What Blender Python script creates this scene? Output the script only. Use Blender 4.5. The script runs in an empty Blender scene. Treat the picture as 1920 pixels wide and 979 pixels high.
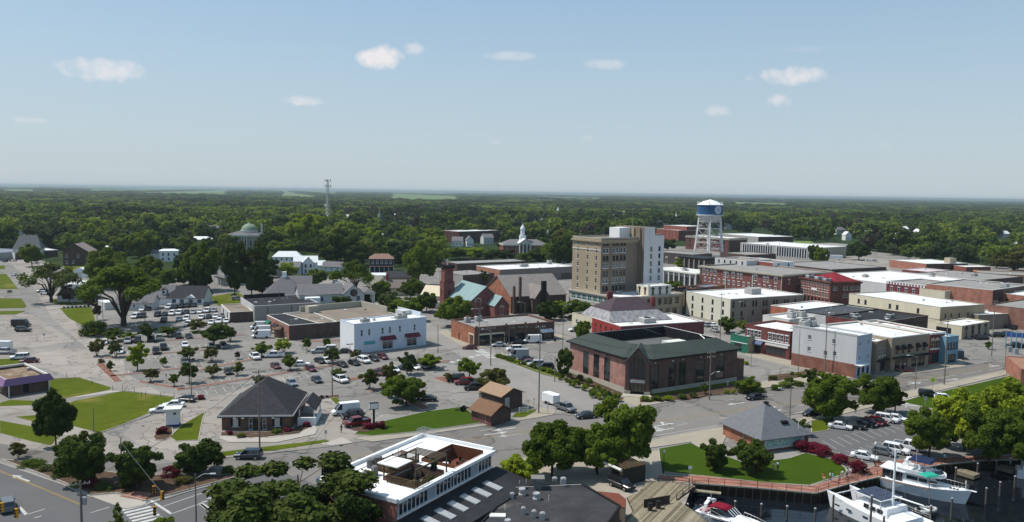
import bpy,math,random
import numpy as np
from mathutils import Vector,Matrix
from mathutils.geometry import tessellate_polygon
R=random.Random(7)
scene=bpy.context.scene
COL=scene.collection
# ------------------------------------------------------------------ camera
F,H,HZ=1490.0,48.0,360.5                      # focal length in photo pixels, eye height in metres
PITCH=math.atan((489.5 - HZ)/F);ROLL=math.radians(0.865)
cam_d=bpy.data.cameras.new('camera');cam=bpy.data.objects.new('camera',cam_d);COL.objects.link(cam)
cam_d.sensor_width=36;cam_d.lens=36*F/1920;cam_d.clip_start=0.5;cam_d.clip_end=90000
cam.rotation_mode='XYZ'
cam.matrix_world=Matrix.Translation((0,0,H)) @ Matrix.Rotation(math.pi/2 - PITCH,4,'X') @ Matrix.Rotation(ROLL,4,'Z')
scene.camera=cam
_M3=cam.matrix_world.to_3x3();_MI=_M3.inverted()
def P(u,v,z=0.0):
    """the place at height z that the photo shows at pixel (u, v)"""
    d=_M3 @ Vector(((u - 960)/F,-(v - 489.5)/F,-1.0))
    t=(z - H)/d.z
    return Vector((d.x*t,d.y*t,z))
def PX(p):
    q=_MI @ (Vector(p) - Vector((0,0,H)))
    return 960+F*q.x/-q.z,489.5 - F*q.y/-q.z,-q.z
def VH(u): return HZ+(u - 960)*math.tan(ROLL)
def HT(u,vt,vb): return H*(1 - (vt - VH(u))/(vb - VH(u)))     # height of a thing from its top and foot
# ------------------------------------------------------------------ world, sun, exposure
SUN_AZ=math.radians(-90+11);SUN_EL=math.radians(58)     # sun stands left of the view, a little beyond
w=bpy.data.worlds.new('World');scene.world=w;w.use_nodes=True
nt=w.node_tree;N=nt.nodes;Lk=nt.links;N.clear()
out=N.new('ShaderNodeOutputWorld');bg=N.new('ShaderNodeBackground');bg.inputs[1].default_value=0.113
sky=N.new('ShaderNodeTexSky');sky.sky_type='NISHITA';sky.sun_disc=False
sky.sun_elevation=SUN_EL;sky.sun_rotation=SUN_AZ;sky.altitude=0;sky.air_density=1.0;sky.dust_density=0.5;sky.ozone_density=1.4
tc=N.new('ShaderNodeTexCoord')
def vm(op,a,b=None):
    n=N.new('ShaderNodeVectorMath');n.operation=op
    for i,x in enumerate((a,b)):
        if x is None: continue
        if isinstance(x,(tuple,Vector)): n.inputs[i].default_value=x
        else: Lk.new(x,n.inputs[i])
    return n.outputs['Value'] if op=='DOT_PRODUCT' else n.outputs['Vector']
def mt(op,a,b=None,clamp=False):
    n=N.new('ShaderNodeMath');n.operation=op;n.use_clamp=clamp
    for i,x in enumerate((a,b)):
        if x is None: continue
        if isinstance(x,(int,float)): n.inputs[i].default_value=x
        else: Lk.new(x,n.inputs[i])
    return n.outputs[0]
nz=N.new('ShaderNodeTexNoise');nz.inputs['Scale'].default_value=26;nz.inputs['Detail'].default_value=6;nz.inputs['Roughness'].default_value=0.62
Lk.new(tc.outputs['Generated'],nz.inputs['Vector'])
nz2=N.new('ShaderNodeTexNoise');nz2.inputs['Scale'].default_value=90;nz2.inputs['Detail'].default_value=4
Lk.new(tc.outputs['Generated'],nz2.inputs['Vector'])
nzz=mt('ADD',mt('MULTIPLY',mt('SUBTRACT',nz.outputs[0],0.5),3.0),mt('MULTIPLY',mt('SUBTRACT',nz2.outputs[0],0.5),1.6))
mask=None
# small fair-weather clouds: centre as seen from here, angular size, strength
for (u,v,sx,sy,k) in [(712,108,42,22,1.0),(776,92,18,12,.5),(195,132,72,20,.75),(568,189,36,11,.7),(955,105,52,9,.4),
                          (1128,121,46,10,.4),(1484,144,70,17,.8),(1460,190,22,14,.75),(1345,207,22,11,.4),(50,225,24,7,.4),
                          (930,266,20,6,.2),(1100,259,18,6,.2),(1515,92,45,6,.14),(1662,272,14,8,.12),(860,225,20,5,.1)]:
    c=(_M3 @ Vector(((u - 960)/F,-(v - 489.5)/F,-1))).normalized()
    t1=c.cross(Vector((0,0,1))).normalized();t2=t1.cross(c).normalized()
    a=mt('MULTIPLY',vm('DOT_PRODUCT',tc.outputs['Generated'],t1),F/sx)
    b=mt('MULTIPLY',vm('DOT_PRODUCT',tc.outputs['Generated'],t2),F/sy)
    f=mt('GREATER_THAN',vm('DOT_PRODUCT',tc.outputs['Generated'],c),0)
    rr=mt('ADD',mt('MULTIPLY',a,a),mt('MULTIPLY',b,b))
    m=mt('MULTIPLY',mt('MULTIPLY',mt('MULTIPLY',mt('SUBTRACT',mt('ADD',nzz,0.95),rr),0.85,True),f),k)
    mask=m if mask is None else mt('MAXIMUM',mask,m)
mx=N.new('ShaderNodeMix');mx.data_type='RGBA'
hsv=N.new('ShaderNodeHueSaturation');hsv.inputs['Saturation'].default_value=1.0;hsv.inputs['Value'].default_value=1.0
Lk.new(sky.outputs[0],hsv.inputs['Color'])
# thin high veil: evens the blue out over the whole dome
veil=N.new('ShaderNodeMix');veil.data_type='RGBA';veil.inputs[0].default_value=0.45;veil.inputs[7].default_value=(3.4,5.5,7.3,1)
Lk.new(hsv.outputs[0],veil.inputs[6])
low=N.new('ShaderNodeMix');low.data_type='RGBA';low.inputs[7].default_value=(4.7,5.4,5.85,1);sz_=N.new('ShaderNodeSeparateXYZ');Lk.new(tc.outputs['Generated'],sz_.inputs[0]);Lk.new(mt('MULTIPLY',mt('SUBTRACT',1.0,mt('MULTIPLY',sz_.outputs[2],3.6),True),.85),low.inputs[0]);Lk.new(veil.outputs[2],low.inputs[6])      # milky lower sky
Lk.new(low.outputs[2],mx.inputs[6]);mx.inputs[7].default_value=(7.7,7.4,7.5,1)
Lk.new(mt('MULTIPLY',mask,0.92),mx.inputs[0])
Lk.new(mx.outputs[2],bg.inputs[0]);Lk.new(bg.outputs[0],out.inputs[0])
sl=bpy.data.lights.new('sun','SUN');sl.energy=5.0;sl.angle=math.radians(0.55);sl.color=(1,0.95,0.865)
so=bpy.data.objects.new('sun',sl);COL.objects.link(so)
sdir=Vector((math.sin(SUN_AZ)*math.cos(SUN_EL),math.cos(SUN_AZ)*math.cos(SUN_EL),math.sin(SUN_EL)))
so.rotation_euler=sdir.to_track_quat('Z','Y').to_euler()
scene.view_settings.view_transform='Standard';scene.view_settings.look='None';scene.view_settings.exposure=0.0;scene.view_settings.gamma=1
scene.render.engine='CYCLES';scene.cycles.max_bounces=6;scene.cycles.diffuse_bounces=3;scene.cycles.transparent_max_bounces=6
scene.cycles.volume_bounces=0;scene.cycles.use_denoising=True;scene.cycles.caustics_reflective=False;scene.cycles.caustics_refractive=False
# ------------------------------------------------------------------ materials
MATS={}
def mat(name,col,rough=0.8,var=0.12,scale=0.6,bump=0.0,metal=0.0,spots=None,streak=False,spec=0.06,rnd=0,crack=0):
    """plain surface with two scales of tonal variation"""
    if name in MATS: return MATS[name]
    m=bpy.data.materials.new(name);m.use_nodes=True;n=m.node_tree.nodes;l=m.node_tree.links
    b=n['Principled BSDF'];b.inputs['Roughness'].default_value=rough;b.inputs['Metallic'].default_value=metal
    b.inputs['Specular IOR Level'].default_value=spec
    t=n.new('ShaderNodeTexCoord');mp=n.new('ShaderNodeMapping');l.new(t.outputs['Object'],mp.inputs[0])
    if streak: mp.inputs['Scale'].default_value=(1,1,0.15)
    def noise(s,det=5):
        q=n.new('ShaderNodeTexNoise');q.inputs['Scale'].default_value=s;q.inputs['Detail'].default_value=det;q.inputs['Roughness'].default_value=.65
        l.new(mp.outputs[0],q.inputs['Vector']);return q.outputs[0]
    def mixc(fac,a,bb,typ='MIX'):
        q=n.new('ShaderNodeMix');q.data_type='RGBA';q.blend_type=typ
        if isinstance(fac,float): q.inputs[0].default_value=fac
        else: l.new(fac,q.inputs[0])
        for i,x in ((6,a),(7,bb)):
            if isinstance(x,tuple): q.inputs[i].default_value=(*x,1)
            else: l.new(x,q.inputs[i])
        return q.outputs[2]
    def ramp(x,p0,p1):
        q=n.new('ShaderNodeMapRange');q.inputs[1].default_value=p0;q.inputs[2].default_value=p1;l.new(x,q.inputs[0]);return q.outputs[0]
    lo=tuple(c*(1 - var*1.6) for c in col);hi=tuple(min(1,c*(1+var)) for c in col)
    c=mixc(ramp(noise(scale),.36,.64),lo,hi)
    c=mixc(ramp(noise(scale*7,3),.3,.75),c,tuple(x*(1 - var) for x in col),'MIX') if var > 0.03 else c
    if spots:
        (sc,s_scale,thr)=spots
        c=mixc(ramp(noise(s_scale,6),thr,thr+.12),c,sc)
    if crack:
        vo=n.new('ShaderNodeTexVoronoi');vo.feature='DISTANCE_TO_EDGE';vo.inputs['Scale'].default_value=crack;va=n.new('ShaderNodeVectorMath');l.new(mp.outputs[0],va.inputs[0]);qn=n.new('ShaderNodeTexNoise');qn.inputs['Scale'].default_value=crack*4;l.new(mp.outputs[0],qn.inputs[0]);vs=n.new('ShaderNodeVectorMath');vs.operation='SCALE';vs.inputs['Scale'].default_value=.6/crack;l.new(qn.outputs['Color'],vs.inputs[0]);l.new(vs.outputs[0],va.inputs[1]);l.new(va.outputs[0],vo.inputs['Vector'])
        c=mixc(ramp(vo.outputs['Distance'],.012,.03),tuple(x*.62 for x in col),c);v2=n.new('ShaderNodeTexVoronoi');v2.inputs['Scale'].default_value=crack;l.new(va.outputs[0],v2.inputs['Vector']);hs=n.new('ShaderNodeMapRange');hs.inputs[3].default_value=.88;hs.inputs[4].default_value=1.1;sx=n.new('ShaderNodeSeparateColor');l.new(v2.outputs['Color'],sx.inputs[0]);l.new(sx.outputs[0],hs.inputs[0]);sc_=n.new('ShaderNodeVectorMath');sc_.operation='SCALE';l.new(c,sc_.inputs[0]);l.new(hs.outputs[0],sc_.inputs['Scale']);c=sc_.outputs[0]
    if rnd:
        oi=n.new('ShaderNodeObjectInfo');q=n.new('ShaderNodeMapRange');q.inputs[3].default_value=1 - rnd;q.inputs[4].default_value=1+rnd;l.new(oi.outputs['Random'],q.inputs[0])
        x=n.new('ShaderNodeVectorMath');x.operation='SCALE';l.new(c,x.inputs[0]);l.new(q.outputs[0],x.inputs['Scale']);c=x.outputs[0]
    l.new(c,b.inputs['Base Color'])
    if bump:
        bn=n.new('ShaderNodeBump');bn.inputs['Strength'].default_value=bump;bn.inputs['Distance'].default_value=0.05
        l.new(noise(scale*14,3),bn.inputs['Height']);l.new(bn.outputs[0],b.inputs['Normal'])
    MATS[name]=m;return m
def brick(name,col,mortar=(0.33,0.3,0.27),bw=0.42,bh=0.16,var=.3):
    if name in MATS: return MATS[name]
    m=bpy.data.materials.new(name);m.use_nodes=True;n=m.node_tree.nodes;l=m.node_tree.links
    b=n['Principled BSDF'];b.inputs['Roughness'].default_value=.9;b.inputs['Specular IOR Level'].default_value=.05
    t=n.new('ShaderNodeTexCoord');s=n.new('ShaderNodeSeparateXYZ');l.new(t.outputs['Object'],s.inputs[0])
    a=n.new('ShaderNodeMath');l.new(s.outputs[0],a.inputs[0]);l.new(s.outputs[1],a.inputs[1])
    c=n.new('ShaderNodeCombineXYZ');l.new(a.outputs[0],c.inputs[0]);l.new(s.outputs[2],c.inputs[1])
    bt=n.new('ShaderNodeTexBrick');bt.inputs['Scale'].default_value=1;bt.inputs['Brick Width'].default_value=bw;bt.inputs['Row Height'].default_value=bh
    bt.inputs['Mortar Size'].default_value=.018;bt.inputs['Color1'].default_value=(*col,1);bt.inputs['Color2'].default_value=(*[x*(1 - var) for x in col],1)
    bt.inputs['Mortar'].default_value=(*[.45*mm+.55*x for mm,x in zip(mortar,col)],1);l.new(c.outputs[0],bt.inputs['Vector'])
    q=n.new('ShaderNodeTexNoise');q.inputs['Scale'].default_value=.5;q.inputs['Detail'].default_value=6;l.new(t.outputs['Object'],q.inputs['Vector'])
    mr=n.new('ShaderNodeMapRange');mr.inputs[1].default_value=.3;mr.inputs[2].default_value=.7;mr.inputs[3].default_value=.72;mr.inputs[4].default_value=1.15;l.new(q.outputs[0],mr.inputs[0])
    x=n.new('ShaderNodeVectorMath');x.operation='SCALE';l.new(bt.outputs[0],x.inputs[0]);l.new(mr.outputs[0],x.inputs['Scale']);l.new(x.outputs[0],b.inputs['Base Color'])
    MATS[name]=m;return m
def leafmat(name,col,col2,trans=.38):
    if name in MATS: return MATS[name]
    m=bpy.data.materials.new(name);m.use_nodes=True;n=m.node_tree.nodes;l=m.node_tree.links
    b=n['Principled BSDF'];b.inputs['Roughness'].default_value=.7;b.inputs['Specular IOR Level'].default_value=.06
    oi=n.new('ShaderNodeObjectInfo');g=n.new('ShaderNodeNewGeometry');t=n.new('ShaderNodeTexCoord')
    q=n.new('ShaderNodeTexNoise');q.inputs['Scale'].default_value=7;q.inputs['Detail'].default_value=3;l.new(t.outputs['Object'],q.inputs['Vector'])
    ad=n.new('ShaderNodeMath');l.new(oi.outputs['Random'],ad.inputs[0]);l.new(q.outputs[0],ad.inputs[1])
    ad2=n.new('ShaderNodeMath');ad2.operation='ADD';l.new(ad.outputs[0],ad2.inputs[0])
    ri=n.new('ShaderNodeMath');ri.operation='MULTIPLY';ri.inputs[1].default_value=.8;l.new(g.outputs['Random Per Island'],ri.inputs[0]);l.new(ri.outputs[0],ad2.inputs[1])
    mr=n.new('ShaderNodeMapRange');mr.inputs[1].default_value=.4;mr.inputs[2].default_value=1.9;l.new(ad2.outputs[0],mr.inputs[0])
    mxx=n.new('ShaderNodeMix');mxx.data_type='RGBA';mxx.inputs[6].default_value=(*col,1);mxx.inputs[7].default_value=(*col2,1);l.new(mr.outputs[0],mxx.inputs[0])
    l.new(mxx.outputs[2],b.inputs['Base Color'])
    tr=n.new('ShaderNodeBsdfTranslucent');ms=n.new('ShaderNodeMixShader');ms.inputs[0].default_value=trans
    gm=n.new('ShaderNodeVectorMath');gm.operation='MULTIPLY';gm.inputs[1].default_value=(1.3,1.25,.6);l.new(mxx.outputs[2],gm.inputs[0]);l.new(gm.outputs[0],tr.inputs[0])
    l.new(b.outputs[0],ms.inputs[1]);l.new(tr.outputs[0],ms.inputs[2]);l.new(ms.outputs[0],n['Material Output'].inputs[0])
    MATS[name]=m;return m
def glassmat(name,col=(.02,.025,.03),rough=.08):
    if name in MATS: return MATS[name]
    m=mat(name,col,rough,.05,.4,spec=.8);return m
WHITE=mat('white_paint',(.74,.75,.76),.6,.05,.5)
OFFW=mat('off_white_paint',(.62,.61,.57),.7,.07,.5,streak=True)
CREAM=mat('cream_paint',(.60,.55,.42),.8,.07,.3,streak=True)
TAN=mat('tan_stucco',(.36,.30,.23),.9,.1,.3)
TAUPE=mat('taupe_stucco',(.24,.20,.16),.9,.1,.3)
GREYW=mat('grey_wall',(.36,.35,.34),.9,.08,.3,streak=True)
LGREY=mat('light_grey_wall',(.52,.52,.52),.8,.06,.3,streak=True)
SHADEW=mat('shade_blue_white_paint',(.55,.61,.69),.8,.07,.3,streak=True)  # white paint with the blue of open shade put into the colour
BLUEP=mat('blue_paint',(.18,.31,.40),.7,.08,.4)
GREENP=mat('green_paint',(.03,.16,.10),.6,.08,.4)
BLACKM=mat('black_metal',(.02,.02,.022),.5,.08,1)
DARKM=mat('dark_bronze',(.035,.028,.024),.5,.08,1)
STEEL=mat('galvanised_steel',(.42,.43,.44),.45,.08,2,metal=.5)
WOODP=mat('weathered_pole_wood',(.12,.09,.07),.95,.15,3)
CONC=mat('concrete',(.38,.35,.31),.9,.09,.25,bump=.1)
STONE=mat('cast_stone',(.40,.37,.31),.9,.08,.4)
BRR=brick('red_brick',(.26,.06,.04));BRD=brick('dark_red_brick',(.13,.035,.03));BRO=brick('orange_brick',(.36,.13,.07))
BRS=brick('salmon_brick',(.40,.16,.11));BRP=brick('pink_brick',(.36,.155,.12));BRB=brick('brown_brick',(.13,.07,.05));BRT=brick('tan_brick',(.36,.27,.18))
BRM=brick('maroon_brick',(.20,.025,.03));BRDK=brick('dark_and_shaded_brick',(.075,.04,.035))  # darkest brick also colours sunless fronts of lighter brick buildings, as painted shade
RW=mat('white_roof_membrane',(.70,.70,.69),.6,.1,.12,spots=((.46,.44,.41),.3,.57))
RG=mat('grey_gravel_roof',(.27,.26,.25),.95,.14,.2,spots=((.17,.16,.15),.12,.6))
RT=mat('tan_gravel_roof',(.24,.20,.165),.95,.2,.12,spots=((.12,.10,.085),.08,.58))
RB=mat('black_membrane_roof',(.035,.036,.04),.75,.25,.15,spots=((.07,.07,.075),.2,.6))
RB2=mat('weathered_black_roof',(.055,.055,.058),.75,.3,.12,spots=((.22,.19,.17),.09,.63))
SHD=mat('dark_grey_shingle',(.05,.05,.055),.95,.2,1.2);SHG=mat('grey_shingle',(.17,.165,.17),.95,.15,1.2)
SHB=mat('brown_shingle',(.19,.11,.07),.95,.15,1.5);SHT=mat('tan_shingle',(.31,.21,.14),.95,.1,1.5);SHS=mat('slate_grey_roof',(.23,.21,.2),.9,.18,1.0)
METW=mat('white_metal_roof',(.68,.70,.70),.45,.06,.5);TEAL=mat('teal_metal_roof',(.23,.32,.32),.5,.1,.4);REDR=mat('red_metal_roof',(.20,.02,.025),.5,.1,.4)
GRNR=mat('green_metal_roof',(.056,.070,.063),.5,.08,.5);SILV=mat('silver_roof',(.34,.33,.34),.5,.35,.8,streak=True);PURR=mat('plum_grey_roof',(.075,.055,.065),.85,.12,.5)
GLASS=glassmat('dark_glass');GLB=glassmat('blue_glass',(.05,.09,.14));GLT=glassmat('teal_glass',(.04,.14,.14))
# ------------------------------------------------------------------ mesh helper
class MB:
    def __init__(s): s.v=[];s.f=[];s.m=[]
    def poly(s,pts,m=0):
        i=len(s.v);s.v+=[tuple(p) for p in pts];s.f.append(tuple(range(i,i+len(pts))));s.m.append(m)
    def box(s,x0,x1,y0,y1,z0,z1,m=0):
        i=len(s.v);s.v+=[(x,y,z) for z in (z0,z1) for x,y in ((x0,y0),(x1,y0),(x1,y1),(x0,y1))]
        for q in ((0,3,2,1),(4,5,6,7),(0,1,5,4),(1,2,6,5),(2,3,7,6),(3,0,4,7)): s.f.append(tuple(i+k for k in q));s.m.append(m)
    def obox(s,c,ax,l,wd,z0,z1,m=0):
        """box of length l along direction ax (angle) and width wd centred at c"""
        ca,sa=math.cos(ax),math.sin(ax);i=len(s.v)
        for z in (z0,z1):
            for a,b in ((-l/2,-wd/2),(l/2,-wd/2),(l/2,wd/2),(-l/2,wd/2)): s.v.append((c[0]+a*ca - b*sa,c[1]+a*sa+b*ca,z))
        for q in ((0,3,2,1),(4,5,6,7),(0,1,5,4),(1,2,6,5),(2,3,7,6),(3,0,4,7)): s.f.append(tuple(i+k for k in q));s.m.append(m)
    def prism(s,pts,z0,z1,m=0,mt_=None):
        n=len(pts);a=sum(pts[k][0]*pts[(k+1) % n][1] - pts[(k+1) % n][0]*pts[k][1] for k in range(n))
        if a < 0: pts=pts[::-1]
        i=len(s.v);s.v+=[(p[0],p[1],z0) for p in pts]+[(p[0],p[1],z1) for p in pts]
        for k in range(n): s.f.append((i+k,i+(k+1) % n,i+n+(k+1) % n,i+n+k));s.m.append(m)
        for t in tessellate_polygon([[Vector((p[0],p[1],0)) for p in pts]]):
            p0,p1,p2=(pts[k] for k in t);ar=(p1[0] - p0[0])*(p2[1] - p0[1]) - (p2[0] - p0[0])*(p1[1] - p0[1])
            t=t if ar > 0 else t[::-1]
            s.f.append(tuple(i+n+k for k in t));s.m.append(m if mt_ is None else mt_)
    def tube(s,p0,p1,r0,r1=None,n=6,m=0,cap=True):
        r1=r0 if r1 is None else r1;p0=Vector(p0);p1=Vector(p1);d=(p1 - p0)
        if d.length < 1e-6: return
        q=d.to_track_quat('Z','Y');i=len(s.v)
        for p,r in ((p0,r0),(p1,r1)):
            for k in range(n): a=2*math.pi*k/n;s.v.append(tuple(p+q @ Vector((r*math.cos(a),r*math.sin(a),0))))
        for k in range(n): s.f.append((i+k,i+(k+1) % n,i+n+(k+1) % n,i+n+k));s.m.append(m)
        if cap: s.f.append(tuple(i+n+k for k in range(n)));s.m.append(m);s.f.append(tuple(i+k for k in reversed(range(n))));s.m.append(m)
    def lathe(s,prof,c=(0,0,0),n=12,m=0,cap=True):
        i=len(s.v)
        for r,z in prof:
            for k in range(n): a=2*math.pi*k/n;s.v.append((c[0]+r*math.cos(a),c[1]+r*math.sin(a),c[2]+z))
        for j in range(len(prof) - 1):
            for k in range(n): s.f.append((i+j*n+k,i+j*n+(k+1) % n,i+(j+1)*n+(k+1) % n,i+(j+1)*n+k));s.m.append(m)
        if cap and prof[-1][0] > .01: s.f.append(tuple(i+(len(prof) - 1)*n+k for k in range(n)));s.m.append(m)
    def loft(s,rings,m=0,cap=True):
        n=len(rings[0]);i=len(s.v)
        for r in rings: s.v+=[tuple(p) for p in r]
        for j in range(len(rings) - 1):
            for k in range(n): s.f.append((i+j*n+k,i+j*n+(k+1) % n,i+(j+1)*n+(k+1) % n,i+(j+1)*n+k));s.m.append(m)
        if cap: s.f.append(tuple(i+k for k in reversed(range(n))));s.m.append(m);s.f.append(tuple(i+(len(rings) - 1)*n+k for k in range(n)));s.m.append(m)
    def mesh(s,name,mats,smooth=False):
        me=bpy.data.meshes.new(name);me.from_pydata(s.v,[],s.f)
        for x in (mats if isinstance(mats,(list,tuple)) else [mats]): me.materials.append(x)
        me.polygons.foreach_set('material_index',s.m)
        if smooth: me.polygons.foreach_set('use_smooth',[True]*len(s.f))
        me.update();return me
    def build(s,name,mats,parent=None,smooth=False,loc=None,rz=0):
        return link(name,s.mesh(name,mats,smooth),parent,loc,rz)
def link(name,me,parent=None,loc=None,rz=0):
    o=bpy.data.objects.new(name,me);COL.objects.link(o)
    if parent: o.parent=parent
    if loc is not None: o.location=loc
    if rz: o.rotation_euler=(0,0,rz)
    return o
def tag(o,label=None,cat=None,group=None,kind=None):
    if label: o['label']=label
    if cat: o['category']=cat
    if group: o['group']=group
    if kind: o['kind']=kind
    return o
def root(name,loc,label,cat,rz=0,group=None):
    o=bpy.data.objects.new(name,None);o.empty_display_size=.5;COL.objects.link(o);o.location=loc;o.rotation_euler=(0,0,rz)
    return tag(o,label,cat,group)
ORD='first second third fourth fifth sixth seventh eighth ninth tenth eleventh twelfth thirteenth fourteenth fifteenth sixteenth seventeenth'.split()
FOOT=[]      # footprints (world quads) that trees must stay out of
KEEP=[]      # (u0, v0, u1, v1, depth): things the photo shows clear of trees
# ------------------------------------------------------------------ ground, water, roads
def sheet(name,px,z,m,kind='structure',world=False,thick=0):
    pts=[p if world else P(*p) for p in px]
    b=MB()
    if thick: b.prism([(p[0],p[1]) for p in pts],z - thick,z)
    else:
        tri=tessellate_polygon([[Vector((p[0],p[1],0)) for p in pts]])
        b.v=[(p[0],p[1],z) for p in pts]
        for t in tri:
            p0,p1,p2=(b.v[k] for k in t);ar=(p1[0] - p0[0])*(p2[1] - p0[1]) - (p2[0] - p0[0])*(p1[1] - p0[1])
            b.f.append(tuple(t) if ar > 0 else tuple(t[::-1]));b.m.append(0)
    return tag(b.build(name,m),kind=kind)
GRASS=mat('lawn_grass',(.078,.102,.006),.95,.16,.18,bump=.3,spots=((.16,.14,.03),.07,.54))
GRASSB=mat('watered_grass',(.040,.073,.004),.95,.12,.2,bump=.3)
WOODF=mat('woodland_floor',(.03,.05,.014),.95,.3,.02,spots=((.08,.09,.03),.006,.62))
FIELD=mat('open_field',(.13,.19,.055),.95,.2,.004,spots=((.24,.24,.11),.003,.55))
LOT=mat('faded_lot_asphalt',(.225,.212,.197),.93,.09,.05,bump=.1,spots=((.14,.13,.12),.09,.58),crack=.07)
LOT2=mat('pale_concrete_lot',(.29,.262,.235),.93,.1,.05,bump=.1,spots=((.2,.18,.155),.12,.58),crack=.09)
ROADM=mat('road_asphalt',(.178,.166,.154),.92,.08,.06,bump=.1,spots=((.12,.112,.105),.12,.58),crack=.045)
ROADD=mat('newer_road_asphalt',(.12,.118,.12),.92,.07,.08,bump=.1)
SIDE=mat('sidewalk_concrete',(.32,.285,.225),.9,.08,.2)
MULCH=mat('planting_bed_mulch',(.10,.065,.045),.95,.25,.8,bump=.5,spots=((.2,.17,.12),.5,.6))
WLINE=mat('white_road_paint',(.5,.5,.48),.8,.2,1.5);YLINE=mat('yellow_road_paint',(.30,.22,.10),.8,.2,1.5)
BRKP=brick('brick_paving',(.33,.15,.11),bw=.3,bh=.3)
# the harbour notch in the land
HARB=[(1262,985),(1283,940),(1298,908),(1420,917),(1530,927),(1590,910),(1680,889),(1765,873),(1850,865),(1990,862)]
hb=[P(*p) for p in HARB]
out_ring=[Vector((-40000,-3000,0)),Vector((hb[0].x - 8,-3000,0))]+[Vector((hb[0].x - 2,60,0))]+hb+[Vector((260,150,0)),Vector((700,60,0)),Vector((3000,-3000,0)),Vector((40000,-3000,0)),Vector((40000,60000,0)),Vector((-40000,60000,0))]
sheet('ground',out_ring,0,WOODF,world=True)
wm=bpy.data.materials.new('dark_harbour_water');wm.use_nodes=True;n_=wm.node_tree.nodes;l_=wm.node_tree.links;b_=n_['Principled BSDF']
b_.inputs['Base Color'].default_value=(.006,.008,.012,1);b_.inputs['Roughness'].default_value=.06;b_.inputs['IOR'].default_value=1.33
t_=n_.new('ShaderNodeTexCoord');q_=n_.new('ShaderNodeTexNoise');q_.inputs['Scale'].default_value=.9;q_.inputs['Detail'].default_value=4;l_.new(t_.outputs['Object'],q_.inputs[0])
bb_=n_.new('ShaderNodeBump');bb_.inputs['Strength'].default_value=.12;bb_.inputs['Distance'].default_value=.15;l_.new(q_.outputs[0],bb_.inputs['Height']);l_.new(bb_.outputs[0],b_.inputs['Normal'])
sheet('harbour_water',[(-200,-3000),(3500,-3000),(900,170),(15,170)],-1.5,wm,world=True)
# seawall face
sw=MB()
ring=[Vector((hb[0].x - 8,-300,0)),Vector((hb[0].x - 2,60,0))]+hb+[Vector((260,150,0)),Vector((700,60,0))]
for a,b in zip(ring,ring[1:]):
    sw.poly([(b.x,b.y,.0),(a.x,a.y,.0),(a.x,a.y,-3),(b.x,b.y,-3)])
    n=int(min((b - a).length,80)/1.3);d=(b - a).normalized()
    for k in range(n):
        p=a+d*(k+.5)*1.3;nn=Vector((d.y,-d.x,0));sw.tube(p+nn*.18+Vector((0,0,-3)),p+nn*.18+Vector((0,0,-.12)),.14,n=5)
tag(sw.build('seawall',mat('tarred_timber',(.035,.028,.022),.9,.2,2)),kind='structure')
# broad town paving
town=[(-250,1300),(-250,486),(60,484),(200,520),(420,512),(560,520),(700,520),(830,495),(1000,500),(1080,480),(1230,462),(1500,462),(1640,472),(1850,498),(2100,512),(2100,846),(1920,846)]
tw=[P(*p) for p in town]+[hb[8],hb[7],hb[6],hb[5],hb[4],hb[3],hb[2],hb[1],hb[0]]
sheet('town_paving',[v+Vector((-.15,.15,0)) if i >= len(town) else v for i,v in enumerate(tw)],.012,LOT,world=True)
# roads
main_far=[(-120,818),(0,834),(98,849),(200,866),(300,870),(416,860),(619,838),(756,816),(821,810),(1000,782),(1040,775),(1198,762),(1330,743),(1480,722),(1620,707),(1690,704),(1810,688),(1885,672),(2000,655)]
main_near=[(2000,676),(1885,694),(1690,736),(1530,770),(1342,802),(1235,822),(1100,848),(1000,866),(930,880),(620,920),(509,874),(420,889),(250,890),(100,870),(0,859),(-120,850)]
sheet('main_road',main_far+main_near,.024,ROADM)
sheet('lower_left_road',[(-160,835),(5,868),(117,908),(171,932),(240,958),(275,946),(356,921),(441,898),(509,878),(620,918),(600,1020),(430,1250),(-400,1250)],.020,ROADD)
sheet('side_street',[(1040,775),(1198,762),(1112,731),(1010,694),(930,664),(925,652),(1100,632),(1400,668),(1480,690),(1560,705),(1600,706),(1480,676),(1400,655),(1330,625),(1080,600),(1050,612),(890,655),(830,615),(800,605),(740,575),(640,540),(600,520),(570,520),(640,560),(800,628),(850,660),(900,690),(985,745)],.028,mat('side_street_asphalt',(.25,.235,.22),.92,.08,.08,spots=((.18,.17,.165),.15,.62)))
sheet('left_street',[(-200,700),(-200,660),(85,655),(165,655),(100,600),(50,520),(8,486),(60,486),(95,530),(135,590),(150,625),(230,655),(235,700),(300,735),(480,760),(470,775),(330,745),(230,733),(140,710),(85,690),(-60,690)],.030,LOT2)
sheet('left_concrete_yard',[(-250,590),(0,585),(60,590),(140,640),(60,652),(-250,660)],.034,LOT2)
sheet('bank_forecourt',[(230,815),(300,860),(330,868),(416,858),(619,836),(700,822),(660,790),(620,745),(560,745),(540,700),(420,740),(380,745),(300,745),(330,760),(250,795)],.032,LOT2)
sheet('left_drive',[(-250,770),(0,757),(60,752),(140,752),(220,762),(330,748),(320,760),(190,810),(330,860),(200,864),(98,847),(0,832),(-250,800)],.026,LOT2)
sheet('asphalt_apron',[(556,745),(650,735),(700,735),(760,745),(830,790),(700,800),(640,770),(618,745)],.040,LOT)
sheet('right_car_park',[(1500,806),(1550,792),(1700,770),(1800,790),(1740,850),(1700,862),(1655,868),(1600,868),(1560,845),(1500,832)],.024,ROADD)
sheet('waterfront_court',[(960,860),(1100,850),(1240,845),(1250,900),(1300,905),(1270,985),(1180,1000),(960,930)],.036,mat('sandy_court',(.33,.29,.24),.95,.12,.1))
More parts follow.
